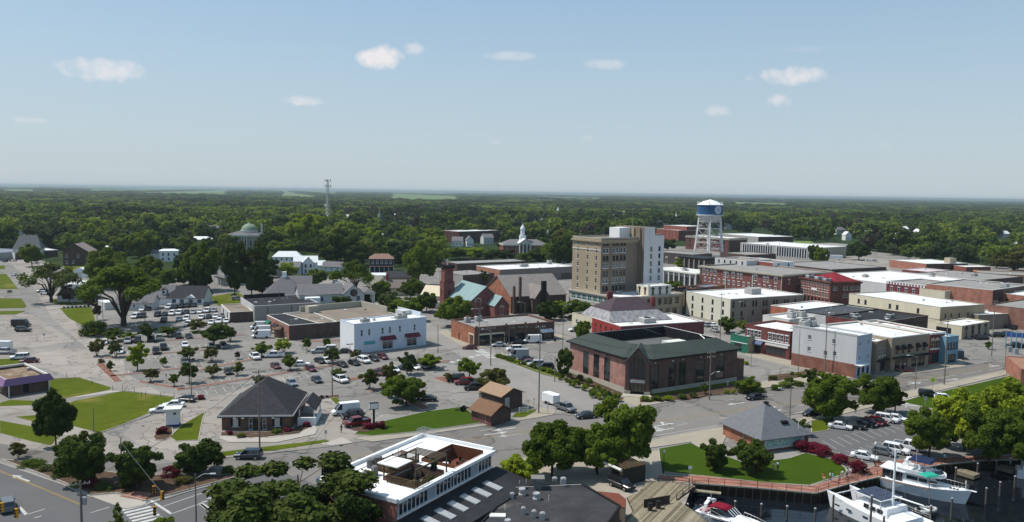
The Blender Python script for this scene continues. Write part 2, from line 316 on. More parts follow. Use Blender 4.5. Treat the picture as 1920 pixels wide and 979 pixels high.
def kerbed(name,px,m,h=.12,edge=True):
    o=sheet(name,px,h,m,thick=h+.02)
    if edge:
        b=MB();pts=[P(*p) for p in px]
        for a,c in zip(pts,pts[1:]+pts[:1]):
            d=c - a
            if d.length > .3: mid=(a+c)/2;b.obox(mid,math.atan2(d.y,d.x),d.length+.16,.16,0,h+.03)
        tag(b.build('kerb',CONC),kind='structure')
    return o
# lawns
kerbed('lawn',[(92,711),(150,709),(208,727),(205,731),(135,745),(85,752),(70,749),(92,740)],GRASS,.07,False)
kerbed('lawn',[(140,752),(230,734),(325,745),(328,752),(290,770),(190,812),(160,805),(110,792),(60,790),(30,782),(75,778)],GRASS,.07,False)
kerbed('lawn',[(0,756),(20,750),(70,752),(90,745),(60,760),(0,762)],GRASS,.06,False)
kerbed('lawn',[(0,789),(60,800),(110,820),(95,835),(60,828),(0,812)],GRASS,.06,False)
kerbed('lawn',[(112,578),(172,576),(178,600),(165,612),(150,608),(128,596)],GRASS,.07,False)
kerbed('lawn',[(145,620),(185,615),(200,628),(160,630)],GRASS,.07,False)
kerbed('lawn',[(-150,515),(12,514),(34,542),(-150,545)],GRASS,.07,False)
kerbed('lawn',[(-150,558),(40,560),(50,574),(45,578),(-150,580)],GRASS,.07,False)
kerbed('lawn',[(-150,584),(48,583),(30,590),(-150,592)],GRASS,.07,False)
kerbed('lawn',[(-150,500),(8,498),(10,505),(-150,508)],GRASS,.07,False)
kerbed('lawn',[(120,500),(165,498),(150,520),(125,516)],GRASS,.07,False)
kerbed('lawn',[(395,556),(445,548),(480,568),(410,574),(400,565)],GRASS,.07,False)
kerbed('lawn',[(95,560),(190,562),(175,572),(105,572)],GRASS,.07,False)
kerbed('lawn',[(-160,680),(38,672),(40,690),(-160,700)],GRASS,.07,False)
kerbed('lawn',[(318,820),(340,798),(385,772),(380,785),(372,826),(330,828)],GRASS,.1)
kerbed('lawn',[(664,815),(680,800),(730,788),(800,772),(870,763),(885,776),(905,786),(912,792),(800,808),(700,818)],GRASSB,.1)
kerbed('lawn',[(970,772),(1005,768),(1000,778),(985,782),(960,782)],GRASS,.08,False)
kerbed('verge',[(416,848),(500,838),(612,825),(617,829),(520,844),(416,856)],GRASS,.09,False)
kerbed('verge',[(617,744),(628,742),(648,764),(640,768)],GRASS,.1,False)
kerbed('lawn',[(1235,842),(1296,831),(1312,840),(1345,850),(1400,870),(1480,860),(1510,850),(1560,862),(1585,878),(1588,888),(1518,911),(1420,905),(1310,893),(1240,885)],GRASSB,.1)
kerbed('lawn',[(1520,790),(1562,783),(1570,795),(1550,808),(1522,812)],GRASS,.1)
kerbed('lawn',[(1690,754),(1720,745),(1830,720),(1960,690),(2050,700),(2050,760),(1900,775),(1760,770)],GRASSB,.1)
kerbed('lawn',[(1205,752),(1290,748),(1375,730),(1380,712),(1290,728),(1205,740)],GRASS,.1,False)
# pavements
kerbed('sidewalk',[(1198,763),(1330,743),(1480,722),(1620,707),(1600,700),(1470,708),(1400,722),(1340,735),(1220,752),(1170,742),(1100,712),(1060,690),(1056,700),(1108,733)],SIDE)
kerbed('sidewalk',[(925,665),(940,662),(1105,722),(1100,731)],SIDE)
kerbed('sidewalk',[(836,618),(890,652),(880,656),(820,622)],SIDE)
kerbed('sidewalk',[(890,655),(1060,633),(1050,626),(890,647)],SIDE,.1)
kerbed('sidewalk',[(1690,703),(1810,687),(1800,672),(1675,700)],SIDE)
kerbed('sidewalk',[(1403,659),(1482,677),(1590,702),(1575,706),(1470,684),(1396,665)],SIDE)
kerbed('sidewalk',[(664,822),(800,811),(912,795),(985,783),(1005,773),(1012,764),(1040,770),(1038,778),(1000,785),(821,812),(700,829)],SIDE)
kerbed('sidewalk',[(1690,737),(1885,695),(1886,703),(1690,750)],SIDE)
kerbed('sidewalk',[(1235,823),(1342,803),(1370,800),(1345,850),(1312,839),(1296,829),(1237,838),(1150,850),(1150,842)],SIDE)
kerbed('sidewalk',[(1495,790),(1530,771),(1686,738),(1690,750),(1560,782),(1520,790),(1500,800)],SIDE)
kerbed('sidewalk',[(410,822),(415,818),(500,822),(560,815),(585,795),(595,805),(590,815),(520,830),(430,830)],CONC)
kerbed('sidewalk',[(170,931),(215,927),(275,943),(270,948),(235,955)],CONC,.1)
kerbed('sidewalk',[(660,830),(620,836),(600,833),(640,820)],CONC,.05)
kerbed('footpath',[(205,733),(215,732),(230,734),(150,745),(120,748)],CONC,.09,False)
kerbed('planting_island',[(2,862),(60,868),(100,872),(250,892),(420,891),(508,875),(503,880),(441,895),(356,918),(275,940),(215,925),(171,929),(117,904)],MULCH,.14)
kerbed('brick_corner',[(225,932),(260,922),(285,928),(268,940)],BRKP,.16,False)
kerbed('planting_bed',[(287,820),(300,805),(322,800),(325,815),(310,826),(292,826)],MULCH,.12)
kerbed('planting_bed',[(415,816),(470,822),(560,812),(585,800),(570,795),(550,806),(480,815),(416,812)],MULCH,.16,False)
kerbed('planting_bed',[(655,805),(700,795),(712,805),(680,812)],MULCH,.14,False)
kerbed('planting_bed',[(584,745),(636,741),(638,746),(586,749)],MULCH,.12)
kerbed('planting_bed',[(925,668),(935,665),(1040,698),(1060,706),(1055,712),(1020,703)],GRASS,.14,False)
kerbed('planting_bed',[(1052,704),(1100,722),(1165,752),(1176,742),(1060,694)],MULCH,.15,False)
kerbed('planting_bed',[(1200,756),(1290,750),(1382,734),(1376,722),(1290,736),(1200,745)],MULCH,.15,False)
kerbed('planting_bed',[(1440,716),(1480,712),(1580,692),(1570,680),(1500,698),(1440,705)],MULCH,.15,False)
kerbed('planting_bed',[(1488,836),(1560,858),(1600,880),(1620,878),(1615,862),(1560,848),(1500,828)],MULCH,.13)
def kerbline(px):
    b=MB();pts=[P(*p) for p in px]
    for a,c in zip(pts,pts[1:]): d=c - a;b.obox((a+c)/2,math.atan2(d.y,d.x),d.length,.18,0,.15)
    tag(b.build('kerb',CONC),kind='structure')
for q in (main_far[5:10],main_far[11:15],main_far[15:18],main_near[1:7],[(0,869),(117,909),(171,933)],[(275,947),(356,922),(441,899),(509,879)],[(190,811),(330,762),(328,750)],[(92,711),(150,708),(208,726)],[(210,733),(234,733),(326,744)]): kerbline(q)
# narrow brick parking islands (world-aligned strips that follow the bays)
for k,(a,b,wd) in enumerate([((195,672),(400,655),1.6),((205,706),(380,686),1.6),((262,716),(345,730),1.6),((350,700),(500,668),1.6),((330,732),(640,683),1.8),((640,715),(730,700),3.0),((560,640),(640,640),2.5),((690,735),(730,727),2),((722,727),(800,768),2.6),((820,708),(850,718),3.5),((760,690),(845,676),2),((640,655),(700,665),1.2),((180,650),(235,645),1.5),((300,640),(460,628),1.6),((186,682),(222,716),2.2)]):
    a=P(*a);b=P(*b);d=b - a;m=MB();m.obox((a+b)/2,math.atan2(d.y,d.x),d.length,wd,0,.13);m.obox((a+b)/2,math.atan2(d.y,d.x),d.length - .4,wd - .4,.128,.145,1)
    tag(m.build('parking_island',[CONC,mat('red_brown_bed',(.22,.11,.085),.95,.2,.5)]),kind='structure')
# pale paint on the roads
ml=MB()
def stripe(b,p,q,wd,z=.036,m=0,dash=None):
    a=P(*p);c=P(*q);d=c - a;L=d.length;an=math.atan2(d.y,d.x);u=d/L
    if not dash: b.obox((a+c)/2,an,L,wd,z,z+.004,m);return
    s=0
    while s < L: e=min(s+dash[0],L);b.obox(a+u*(s+e)/2,an,e - s,wd,z,z+.004,m);s+=dash[0]+dash[1]
for p,q in [((619,862),(830,830)),((830,830),(1000,806)),((1000,806),(1230,789)),((1230,789),(1513,750)),((1513,750),(1677,718)),((1677,718),(1884,681))]:
    stripe(ml,p,q,.18,m=1);stripe(ml,(p[0]+2,p[1]+3),(q[0]+2,q[1]+3),.18,m=1)
stripe(ml,(900,808),(1200,769),.15,dash=(3,9));stripe(ml,(1200,772),(1620,718),.15,dash=(3,9));stripe(ml,(1180,812),(1600,745),.15,dash=(3,9));stripe(ml,(1700,718),(1880,690),.15,dash=(9,3))
stripe(ml,(1230,817),(1345,798),.15);stripe(ml,(1460,783),(1530,766),.15);stripe(ml,(509,872),(600,862),.15);stripe(ml,(1640,745),(1690,733),.15)
stripe(ml,(-50,862),(150,945),.15,.04,m=1);stripe(ml,(-50,864),(150,947),.15,.04,m=1)
for p,q in [((48,966),(84,955)),((36,951),(50,966)),((282,938),(321,964)),((306,950),(400,918)),((324,963),(450,918)),((376,946),(398,962)),((64,972),(78,968)),((170,962),(206,951))]:
    stripe(ml,p,q,.45 if abs(q[1] - p[1]) > 12 and abs(p[0] - q[0]) < 45 else .18,.04)
stripe(ml,(378,945),(400,962),.6,.04);stripe(ml,(378,942),(450,925),.15,.04)
def zebra(b,c0,c1,wd,n,z=.04):
    a=P(*c0);c=P(*c1);d=c - a;an=math.atan2(d.y,d.x)
    for k in range(n): b.obox(a+d*(k+.5)/n,an+math.pi/2,wd,d.length/n*.55,z,z+.004)
zebra(ml,(251,949),(292,990),3.8,8);zebra(ml,(1697,736),(1712,762),5.5,10);zebra(ml,(895,655),(925,672),3.2,6)
stripe(ml,(845,680),(905,664),1.6,.04,dash=(1.5,1.5));stripe(ml,(1685,735),(1700,765),.2,.04);stripe(ml,(1712,733),(1735,763),.2,.04)
def arrow(b,u,v,ang,z=.04,turn=0,s=1.0):
    c=P(u,v);ca,sa=math.cos(ang),math.sin(ang)
    def T(x,y): return (c.x+s*(x*ca - y*sa),c.y+s*(x*sa+y*ca),z)
    b.poly([T(-1.6,-.12),T(.6,-.12),T(.6,.12),T(-1.6,.12)]);b.poly([T(.5,-.45),T(1.7,0),T(.5,.45)])
    if turn: b.poly([T(-.2,.1*turn),T(.1,.1*turn),T(.5,.8*turn),T(.2,.8*turn)][::turn]);b.poly([T(0,.8*turn),T(.8,.75*turn),T(.5,1.5*turn)][::turn])
A0=math.radians(27)
for (u,v,an,t) in [(946,805,A0+math.pi,0),(930,813,A0,0),(955,816,A0+math.pi,0),(1245,797,A0,1),(1245,806,A0+math.pi,-1),(1380,757,A0+math.pi,0),(1450,771,A0,1),(1440,765,A0,0),(1715,719,A0,1),(1785,712,A0,0),(1865,687,A0,1),(420,932,.3,0),(39,897,2.6,0)]: arrow(ml,u,v,an,turn=t,s=1.6)
# parking bay lines
def bays(b,p,q,n,ang,L,z=.03):
    a=P(*p);c=P(*q)
    for k in range(n+1):
        m=a+(c - a)*k/n;b.obox(m+Vector((math.cos(ang),math.sin(ang),0))*L/2,ang,L,.1,z,z+.004)
bays(ml,(1512,835),(1700,785),14,math.radians(100),-5,.03)
bays(ml,(1570,800),(1690,772),10,math.radians(-60),5,.03);bays(ml,(1600,868),(1700,840),8,math.radians(115),5,.03)
bays(ml,(200,676),(400,658),16,math.radians(-62),5,.05);bays(ml,(200,668),(400,650),16,math.radians(118),5,.05);bays(ml,(215,706),(380,686),13,math.radians(118),5,.05)
bays(ml,(350,730),(640,683),19,math.radians(118),5,.05);bays(ml,(350,738),(640,690),19,math.radians(-62),5,.05);bays(ml,(360,700),(500,670),9,math.radians(118),5,.05)
bays(ml,(640,768),(700,790),6,math.radians(75),5,.046);bays(ml,(850,705),(905,745),6,math.radians(20),5,.046);bays(ml,(170,590),(470,565),24,math.radians(-80),5,.03);bays(ml,(250,610),(420,600),16,math.radians(-80),5,.03)
tag(ml.build('road_markings',[WLINE,YLINE]),kind='structure')
# tar-sealed cracks and manholes
ck=MB()
for p,q in [((150,666),(330,650)),((600,755),(720,745)),((830,743),(900,730)),((640,775),(700,768)),((470,857),(560,845)),((300,700),(420,712)),((0,640),(120,615)),((560,735),(690,722)),((1260,745),(1330,738)),((0,765),(75,770))]:
    a=P(*p);c=P(*q);k0=a
    for k in range(1,13): k1=a+(c - a)*k/12+Vector((R.uniform(-.4,.4),R.uniform(-.5,.5),0));d=k1 - k0;ck.obox((k0+k1)/2,math.atan2(d.y,d.x),d.length,.09,.044,.047);k0=k1
for u,v in [(134,683),(118,609),(136,631),(268,799),(1256,797),(640,836),(860,663),(560,700),(700,716)]: ck.lathe([(.35,.05),(.0,.052)],P(u,v),10)
tag(ck.build('tar_seams',BLACKM),kind='structure')
# far fields
FLD=[[(160,364),(430,368),(430,355),(160,350.5)],[(520,373),(640,375),(635,358.5),(525,356.8)],[(725,377),(870,380),(850,361.8),(730,360)],[(1000,380),(1130,381),(1130,366),(1000,364)],[(1370,388),(1480,390),(1480,372.5),(1370,371)],[(0,362),(70,363),(70,350),(0,349)]]
for px in FLD+[[(1380,452),(1420,450),(1420,458),(1380,460)],[(1480,452),(1520,452),(1530,458),(1490,458)]]:
    sheet('field',px,.05,FIELD)

sheet('far_lot',[(1520,486),(1560,478),(1665,486),(1670,508),(1560,512)],.04,LOT2)
# ------------------------------------------------------------------ building kit
WC={}
def win_mesh(w,h,style,fm,gm):
    k=(round(w,2),round(h,2),style,fm.name,gm.name)
    if k in WC: return WC[k]
    f=MB();t=min(.11,w*.12);y0,y1=.04,.16
    f.box(-w/2,-w/2+t,y0,y1,0,h);f.box(w/2 - t,w/2,y0,y1,0,h);f.box(-w/2+t,w/2 - t,y0,y1,0,t);f.box(-w/2+t,w/2 - t,y0,y1,h - t,h)
    if style in ('sash','arch','hood','sill'): f.box(-w/2+t,w/2 - t,y0+.02,y1 - .02,h*.5 - .04,h*.5+.04)
    if style=='four': f.box(-.03,.03,y0+.02,y1 - .02,t,h - t);f.box(-w/2+t,w/2 - t,y0+.02,y1 - .02,h*.5 - .04,h*.5+.04)
    if style=='shop':
        n=max(1,int(w/1.6))
        for i in range(1,n): x=-w/2+w*i/n;f.box(x - .045,x+.045,y0+.01,y1 - .01,t,h - t)
        f.box(-w/2+t,w/2 - t,y0+.02,y1 - .02,h*.78 - .04,h*.78+.04)
    if style=='fins':
        n=max(1,int(w/2.2))
        for i in range(0,n+1): x=-w/2+w*i/n;f.box(x - .2,x+.2,-.45,y1,0,h)
    if style in ('sash','sill','hood','arch','four'): f.box(-w/2 - .12,w/2+.12,-.1,.03,-.14,-.002)
    if style=='hood': f.box(-w/2 - .15,w/2+.15,-.12,-.002,h+.02,h+.3)
    if style=='arch':
        n=8;r=w/2+.28;r0=w/2 - .22
        for i in range(n):
            a,b=math.pi*i/n,math.pi*(i+1)/n
            q=[(r0*math.cos(a),h+.02+r0*math.sin(a)),(r*math.cos(a),h+.02+r*math.sin(a)),(r*math.cos(b),h+.02+r*math.sin(b)),(r0*math.cos(b),h+.02+r0*math.sin(b))]
            f.poly([(x,-.12,z) for x,z in q][::1]);f.poly([(q[1][0],-.12,q[1][1]),(q[1][0],0,q[1][1]),(q[2][0],0,q[2][1]),(q[2][0],-.12,q[2][1])])
        f.box(-.05,.05,-.1,-.002,h,h+r0);
    p=MB();p.box(-w/2+t*.5,w/2 - t*.5,.1,.12,t*.5,h - t*.5)
    WC[k]=(f.mesh('window_frame',fm),p.mesh('window_pane',gm));return WC[k]
def T4(face,u,L,W): return {'f': ((u,0),0),'s': ((0,W - u),-math.pi/2),'b': ((L - u,W),math.pi),'r': ((L,u),math.pi/2)}[face]
def face_pt(face,u,d,z,L,W): return {'f': (u,d,z),'s': (d,W - u,z),'b': (L - u,W - d,z),'r': (L - d,u,z)}[face]
def rows(specs,ln):
    o=[]
    for s in specs or []:
        z,w,h,n=s[:4];st=s[4] if len(s) > 4 else 'sash';fm=s[5] if len(s) > 5 else WHITE;gm=s[6] if len(s) > 6 else GLASS
        f0,f1=(s[7] if len(s) > 7 else (.04,.96))
        cs=[f0+(f1 - f0)*(i+.5)/n for i in range(n)] if isinstance(n,int) else n
        for c in cs: o.append((c*ln,z,w,h,st,fm,gm))
    return o
def wall_mesh(b,face,ln,z0,z1,ops,L,W,m):
    ops=[q for q in ops if q[0] - q[2]/2 > .02 and q[0]+q[2]/2 < ln - .02 and q[1]+q[3] < z1 and q[1] >= z0]
    us=sorted({0,ln} | {round(q[0] - q[2]/2,3) for q in ops} | {round(q[0]+q[2]/2,3) for q in ops})
    zs=sorted({z0,z1} | {round(q[1],3) for q in ops} | {round(q[1]+q[3],3) for q in ops})
    def ins(u,z): return any(abs(u - q[0]) < q[2]/2 and q[1] < z < q[1]+q[3] for q in ops)
    for j in range(len(zs) - 1):
        i=0
        while i < len(us) - 1:
            zc=(zs[j]+zs[j+1])/2
            if ins((us[i]+us[i+1])/2,zc): i+=1;continue
            k=i
            while k+1 < len(us) - 1 and not ins((us[k+1]+us[k+2])/2,zc): k+=1
            b.poly([face_pt(face,us[i],0,zs[j],L,W),face_pt(face,us[k+1],0,zs[j],L,W),face_pt(face,us[k+1],0,zs[j+1],L,W),face_pt(face,us[i],0,zs[j+1],L,W)],m);i=k+1
    D=.3
    for u,z,w,h,*_ in ops:
        a,c=u - w/2,u+w/2;g=lambda uu,d,zz: face_pt(face,uu,d,zz,L,W)
        b.poly([g(a,0,z),g(a,0,z+h),g(a,D,z+h),g(a,D,z)],m);b.poly([g(c,0,z),g(c,D,z),g(c,D,z+h),g(c,0,z+h)],m)
        b.poly([g(a,0,z+h),g(c,0,z+h),g(c,D,z+h),g(a,D,z+h)],m);b.poly([g(a,0,z),g(a,D,z),g(c,D,z),g(c,0,z)],m)
    return ops
def frame_of(A,B,C,h,ang=None,L=None,W=None):
    B=P(*B,h) if not isinstance(B,Vector) else B
    A=P(*A,h) if not isinstance(A,(Vector,type(None))) else A;C=P(*C,h) if not isinstance(C,(Vector,type(None))) else C
    if C is None and ang is None: e_=A - B;ang=math.degrees(math.atan2(e_.y,e_.x)) - 90
    if ang is None:
        ex,ey=C - B,A - B;a1=math.atan2(ex.y,ex.x);a2=math.atan2(ey.y,ey.x) - math.pi/2
        d=(a2 - a1+math.pi) % (2*math.pi) - math.pi;ang=a1+d*ey.length/(ex.length+ey.length)
    else: ang=math.radians(ang)
    if L is None: L=(C - B).length
    if W is None: W=(A - B).length
    return B,ang,L,W
def note(B,ang,L,W,h,keep):
    ca,sa=math.cos(ang),math.sin(ang)
    q=[(B.x+x*ca - y*sa,B.y+x*sa+y*ca) for x,y in ((0,0),(L,0),(L,W),(0,W))]
    FOOT.append(q)
    if keep:
        us=[PX((x,y,z)) for x,y in q for z in (0,h)];KEEP.append((min(p[0] for p in us),min(p[1] for p in us),max(p[0] for p in us),min(p[1] for p in us)+.62*keep*(max(p[1] for p in us) - min(p[1] for p in us)),min(p[2] for p in us)))
def put_windows(r,face,ops,L,W):
    for u,z,w,h,st,fm,gm in ops:
        (x,y),rz=T4(face,u,L,W);fr,pn=win_mesh(w,h,st,fm,gm)
        o=link('door' if st=='door' else 'window',fr,r,(x,y,z),rz);link('pane',pn,o)
def unit_mesh(sx,sy,sz):
    k=('unit',sx,sy,sz)
    if k not in WC:
        b=MB();b.box(-sx/2,sx/2,-sy/2,sy/2,.15,sz);b.box(-sx/2+.1,sx/2 - .1,-sy/2+.1,sy/2 - .1,0,.15,1);b.lathe([(min(sx,sy)*.36,sz),(min(sx,sy)*.36,sz+.12),(min(sx,sy)*.3,sz+.12),(min(sx,sy)*.3,sz+.04)],(0,0,0),10,1)
        for i in range(5): z=.3+i*(sz - .45)/5;b.box(-sx/2 - .02,sx/2+.02,-sy/2 - .02,sy/2+.02,z,z+.05,1)
        WC[k]=b.mesh('rooftop_unit',[mat('unit_casing',(.5,.5,.49),.6,.1,1),BLACKM])
    return WC[k]
def vent_mesh(k_):
    k=('vent',k_)
    if k not in WC:
        b=MB()
        if k_==0: b.lathe([(.07,0),(.07,.7),(.12,.7),(.12,.8),(0,.84)],n=7)
        elif k_==1: b.lathe([(.35,0),(.35,.35),(.45,.4),(.42,.65),(.2,.75),(0,.76)],n=10)
        else: b.box(-.6,.6,-.5,.5,0,.25);b.box(-.5,.5,-.4,.4,.25,.34)
        WC[k]=b.mesh('roof_vent',OFFW if k_ != 1 else STEEL)
    return WC[k]
def clutter(r,L,W,z,n,units=(),seed=0):
    q=random.Random(seed+int(L*7))
    for i in range(n): link('roof_vent',vent_mesh(q.choice((0,0,1,2))),r,(q.uniform(.1,.9)*L,q.uniform(.12,.88)*W,z),q.uniform(0,3))
    for fx,fy,sx,sy,sz in units: link('rooftop_unit',unit_mesh(sx,sy,sz),r,(fx*L,fy*W,z))
def block(name,label,A,B,C,h,walls=BRR,side=None,roof=RW,par=.6,coping=None,wf=None,ws=None,z0=0.0,ang=None,L=None,W=None,keep=.8,cornice=None,vents=3,units=(),base=None,cat='building',group=None,parent=None):
    B,ang,L,W=frame_of(A,B,C,h,ang,L,W)
    if parent is None: r=root(name,(B.x,B.y,0),label,cat,ang,group)
    else: r=parent
    note(B,ang,L,W,h,keep)
    side=side or walls;b=MB();zt=h - par*.5 if par else h - .12
    of=wall_mesh(b,'f',L,z0,zt,rows(wf,L),L,W,0);os_=wall_mesh(b,'s',W,z0,zt,rows(ws,W),L,W,1)
    wall_mesh(b,'b',L,z0,zt,[],L,W,0);wall_mesh(b,'r',W,z0,zt,[],L,W,1)
    b.build('wall',[walls,side],r)
    put_windows(r,'f',of,L,W);put_windows(r,'s',os_,L,W)
    rb=MB();zr=h - par if par else h
    if par: rb.box(.2,L - .2,.2,W - .2,zr - .2,zr)
    else: rb.box(-.25,L+.25,-.25,W+.25,h - .12,h+.05)
    rf=rb.build('roof',roof,r)
    if par:
        c=MB();t=.32;zb,zt2=zr - .25,h
        c.box(-.04,L+.04,-.04,t,zt,zt2);c.box(-.04,L+.04,W - t,W+.04,zt,zt2);c.box(-.04,t,t,W - t,zt,zt2);c.box(L - t,L+.04,t,W - t,zt,zt2)
        c.box(.03,L - .03,.03,t - .03,zb,zt - .002,1);c.box(.03,L - .03,W - t+.03,W - .03,zb,zt - .002,1);c.box(.03,t - .03,t,W - t,zb,zt - .002,1);c.box(L - t+.03,L - .03,t,W - t,zb,zt - .002,1)
        c.build('parapet',[coping or walls,walls],r)
    if cornice:
        cm,zc,ch,ov=cornice;c=MB();c.box(-ov,L+ov,-ov,-.003,zc,zc+ch);c.box(-ov,-.003,-.003,W+ov,zc,zc+ch);c.box(-ov*.5,L+ov*.5,-ov*.5,-.004,zc - ch*.6,zc - .003);c.box(-ov*.5,-.004,-.004,W+ov*.5,zc - ch*.6,zc - .003);c.build('cornice',cm,r)
    if base:
        bm_,bh=base;c=MB();c.box(-.06,L+.06,-.06,-.003,0,bh);c.box(-.06,-.003,-.003,W+.06,0,bh);c.build('base_course',bm_,r)
    clutter(r,L,W,zr,vents,units,int(abs(B.x)*3))
    return r,L,W
def roof_planes(b,L,W,z,zr,axis,inset,ov=.4,m=0,th=.16,x0=0,y0=0):
    """hip or gable roof over the rectangle; inset 0 gives a gable"""
    X0,X1,Y0,Y1=x0 - ov,x0+L+ov,y0 - ov,y0+W+ov;k=(zr - z)/((W if axis=='x' else L)/2);ze=z - ov*k
    if axis=='x':
        r0=(X0 if inset==0 else x0+inset,y0+W/2,zr);r1=(X1 if inset==0 else x0+L - inset,y0+W/2,zr)
        e=[(X0,Y0,ze),(X1,Y0,ze),(X1,Y1,ze),(X0,Y1,ze)]
        pl=[[e[0],e[1],r1,r0],[e[2],e[3],r0,r1]]+([[e[3],e[0],r0],[e[1],e[2],r1]] if inset else [])
    else:
        r0=(x0+L/2,Y0 if inset==0 else y0+inset,zr);r1=(x0+L/2,Y1 if inset==0 else y0+W - inset,zr)
        e=[(X0,Y0,ze),(X1,Y0,ze),(X1,Y1,ze),(X0,Y1,ze)]
        pl=[[e[3],e[0],r0,r1],[e[1],e[2],r1,r0]]+([[e[0],e[1],r0],[e[2],e[3],r1]] if inset else [])
    for q in pl:
        b.poly(q,m);b.poly([(p[0],p[1],p[2] - th) for p in q][::-1],m)
        for a,c in zip(q,q[1:]+q[:1]): b.poly([(a[0],a[1],a[2] - th),(c[0],c[1],c[2] - th),c,a],m)
def house(name,label,A,B,C,he,hr,axis='x',inset=0,walls=WHITE,roof=SHD,wf=None,ws=None,ang=None,L=None,W=None,keep=.8,ov=.4,cat='house',group=None,chim=None,z0=0,porch=None,side=None,parent=None):
    B,ang,L,W=frame_of(A,B,C,he,ang,L,W)
    r=parent or root(name,(B.x,B.y,0),label,cat,ang,group);note(B,ang,L,W,hr,keep)
    side=side or walls;b=MB();of=wall_mesh(b,'f',L,z0,he,rows(wf,L),L,W,0);os_=wall_mesh(b,'s',W,z0,he,rows(ws,W),L,W,1);wall_mesh(b,'b',L,z0,he,[],L,W,0);wall_mesh(b,'r',W,z0,he,[],L,W,1)
    if inset==0:
        g=hr - .1
        if axis=='x': b.poly([(0,W,he),(0,0,he),(0,W/2,g)],1);b.poly([(L,0,he),(L,W,he),(L,W/2,g)],1)
        else: b.poly([(0,0,he),(L,0,he),(L/2,0,g)],0);b.poly([(L,W,he),(0,W,he),(L/2,W,g)],0)
    b.build('wall',[walls,side],r);put_windows(r,'f',of,L,W);put_windows(r,'s',os_,L,W)
    q=MB();roof_planes(q,L,W,he,hr,axis,inset,ov);rf=q.build('roof',roof,r)
    if chim: fx,fy,s,zt,cm=chim;c=MB();c.box(fx*L - s/2,fx*L+s/2,fy*W - s/2,fy*W+s/2,he*.5,zt);c.box(fx*L - s/2 - .08,fx*L+s/2+.08,fy*W - s/2 - .08,fy*W+s/2+.08,zt,zt+.15);c.build('chimney',cm,rf)
    if porch:
        face,d,ph,ncol=porch;c=MB();ln=L if face=='f' else W
        if face=='f': c.box(-.1,L+.1,-d,-.005,ph,ph+.25)
        else: c.box(-d,-.005,-.1,W+.1,ph,ph+.25)
        c.build('porch_roof',METW if walls==WHITE else roof,r)
        for i in range(ncol):
            u=.2+(ln - .4)*i/(ncol - 1);k=MB();x,y=(u,-d+.2) if face=='f' else (-d+.2,W - u);k.lathe([(.17,0),(.14,.2),(.12,ph - .003)],(x,y,0),8);k.build('column',WHITE,r)
    return r,L,W
def awning(r,x0,x1,z,d,drop,m,y=0,face='f',L=0,W=0,name='awning'):
    b=MB();t=.05;g=(lambda u,dd,zz: (u,y - dd,zz)) if face=='f' else (lambda u,dd,zz: (-dd,W - u,zz))
    q=[g(x0,.005,z),g(x0,d,z - drop),g(x1,d,z - drop),g(x1,.005,z)]
    b.poly(q);b.poly([(p[0],p[1],p[2] - t) for p in q][::-1]);b.poly([g(x0,d,z - drop),g(x0,d,z - drop - .3),g(x1,d,z - drop - .3),g(x1,d,z - drop)]);b.poly([g(x0,.005,z),g(x0,.005,z - drop),g(x0,d,z - drop)]);b.poly([g(x1,.005,z),g(x1,d,z - drop),g(x1,.005,z - drop)])
    return b.build(name,m,r)
def text_on(r,s,size,loc,rz,m,name='lettering',ext=.03):
    c=bpy.data.curves.new(name,'FONT');c.body=s;c.size=size;c.extrude=ext;c.align_x='CENTER';c.align_y='CENTER';c.resolution_u=1
    tmp=bpy.data.objects.new('tmp',c);me=bpy.data.meshes.new_from_object(tmp);bpy.data.objects.remove(tmp);me.materials.clear();me.materials.append(m)
    o=link(name,me,r,loc);o.rotation_euler=(math.pi/2,0,rz);return o
def boxpart(r,name,x0,x1,y0,y1,z0,z1,m): b=MB();b.box(x0,x1,y0,y1,z0,z1);return b.build(name,m,r)
# ------------------------------------------------------------------ the buildings, each at its place
BF=DARKM
# hotel on its two-storey podium
r,L,W=block('hotel_podium','two-storey beige podium wing with wide shop windows round the foot of the tall hotel',(1068.5,541),(1168.5,558.4),(1279,548.6),9,TAN,STONE,RW,.6,STONE,
    wf=[(5.2,2,2.4,[.42,.5,.6,.7,.78,.9],'sill',BF),(1,2.2,2.4,[.5,.62,.74,.86],'sill',BF)],ws=[(5.4,2.6,2.4,9,'four',WHITE,GLT),(1,2.6,3,9,'shop',BF)],cornice=(STONE,8.3,.5,.5),vents=8,units=[(.3,.4,2,1.4,1.2),(.6,.3,2,1.4,1.2),(.45,.2,1.5,1.2,1)],base=(STONE,.8))
rr_=root('hotel_tower',P(1127.6,547,9.0)*1,'tall nine-storey beige hotel with a projecting white-painted wing, tallest building downtown','building',0)
Bt=P(1127.6,446.8,30.5);At=P(1089,442.2,30.5);Ct=P(1190,443.6,30.5)
Bq,an,L,W=frame_of(At,Bt,Ct,30.5);rr_.location=(Bq.x,Bq.y,0);rr_.rotation_euler=(0,0,an);W=max(11.5,W)
HST=mat('hotel_beige',(.36,.29,.205),.9,.08,.25,streak=True);HSD=mat('hotel_shaded_beige',(.22,.178,.14),.9,.1,.25,streak=True)  # one stucco in a lit and a shaded copy, light in the colour
fl=[9.8+3.0*i for i in range(7)]
note(Bq,an,L,W,30.5,.9)
b=MB()
of=wall_mesh(b,'f',L,0,30.2,rows([(z - .3,1.3,1.9,[.075,.15,.31,.39,.49,.57],'sill',WHITE if (i % 2) else BF) for i,z in enumerate(fl)] ,L),L,W,0)
os_=wall_mesh(b,'s',W,0,30.2,rows([(z - .3,1.2,1.9,[.2,.54,.84],'sill',OFFW) for z in fl],W),L,W,1)
wall_mesh(b,'b',L,0,30.2,[],L,W,0);wall_mesh(b,'r',W,0,30.2,[],L,W,0)
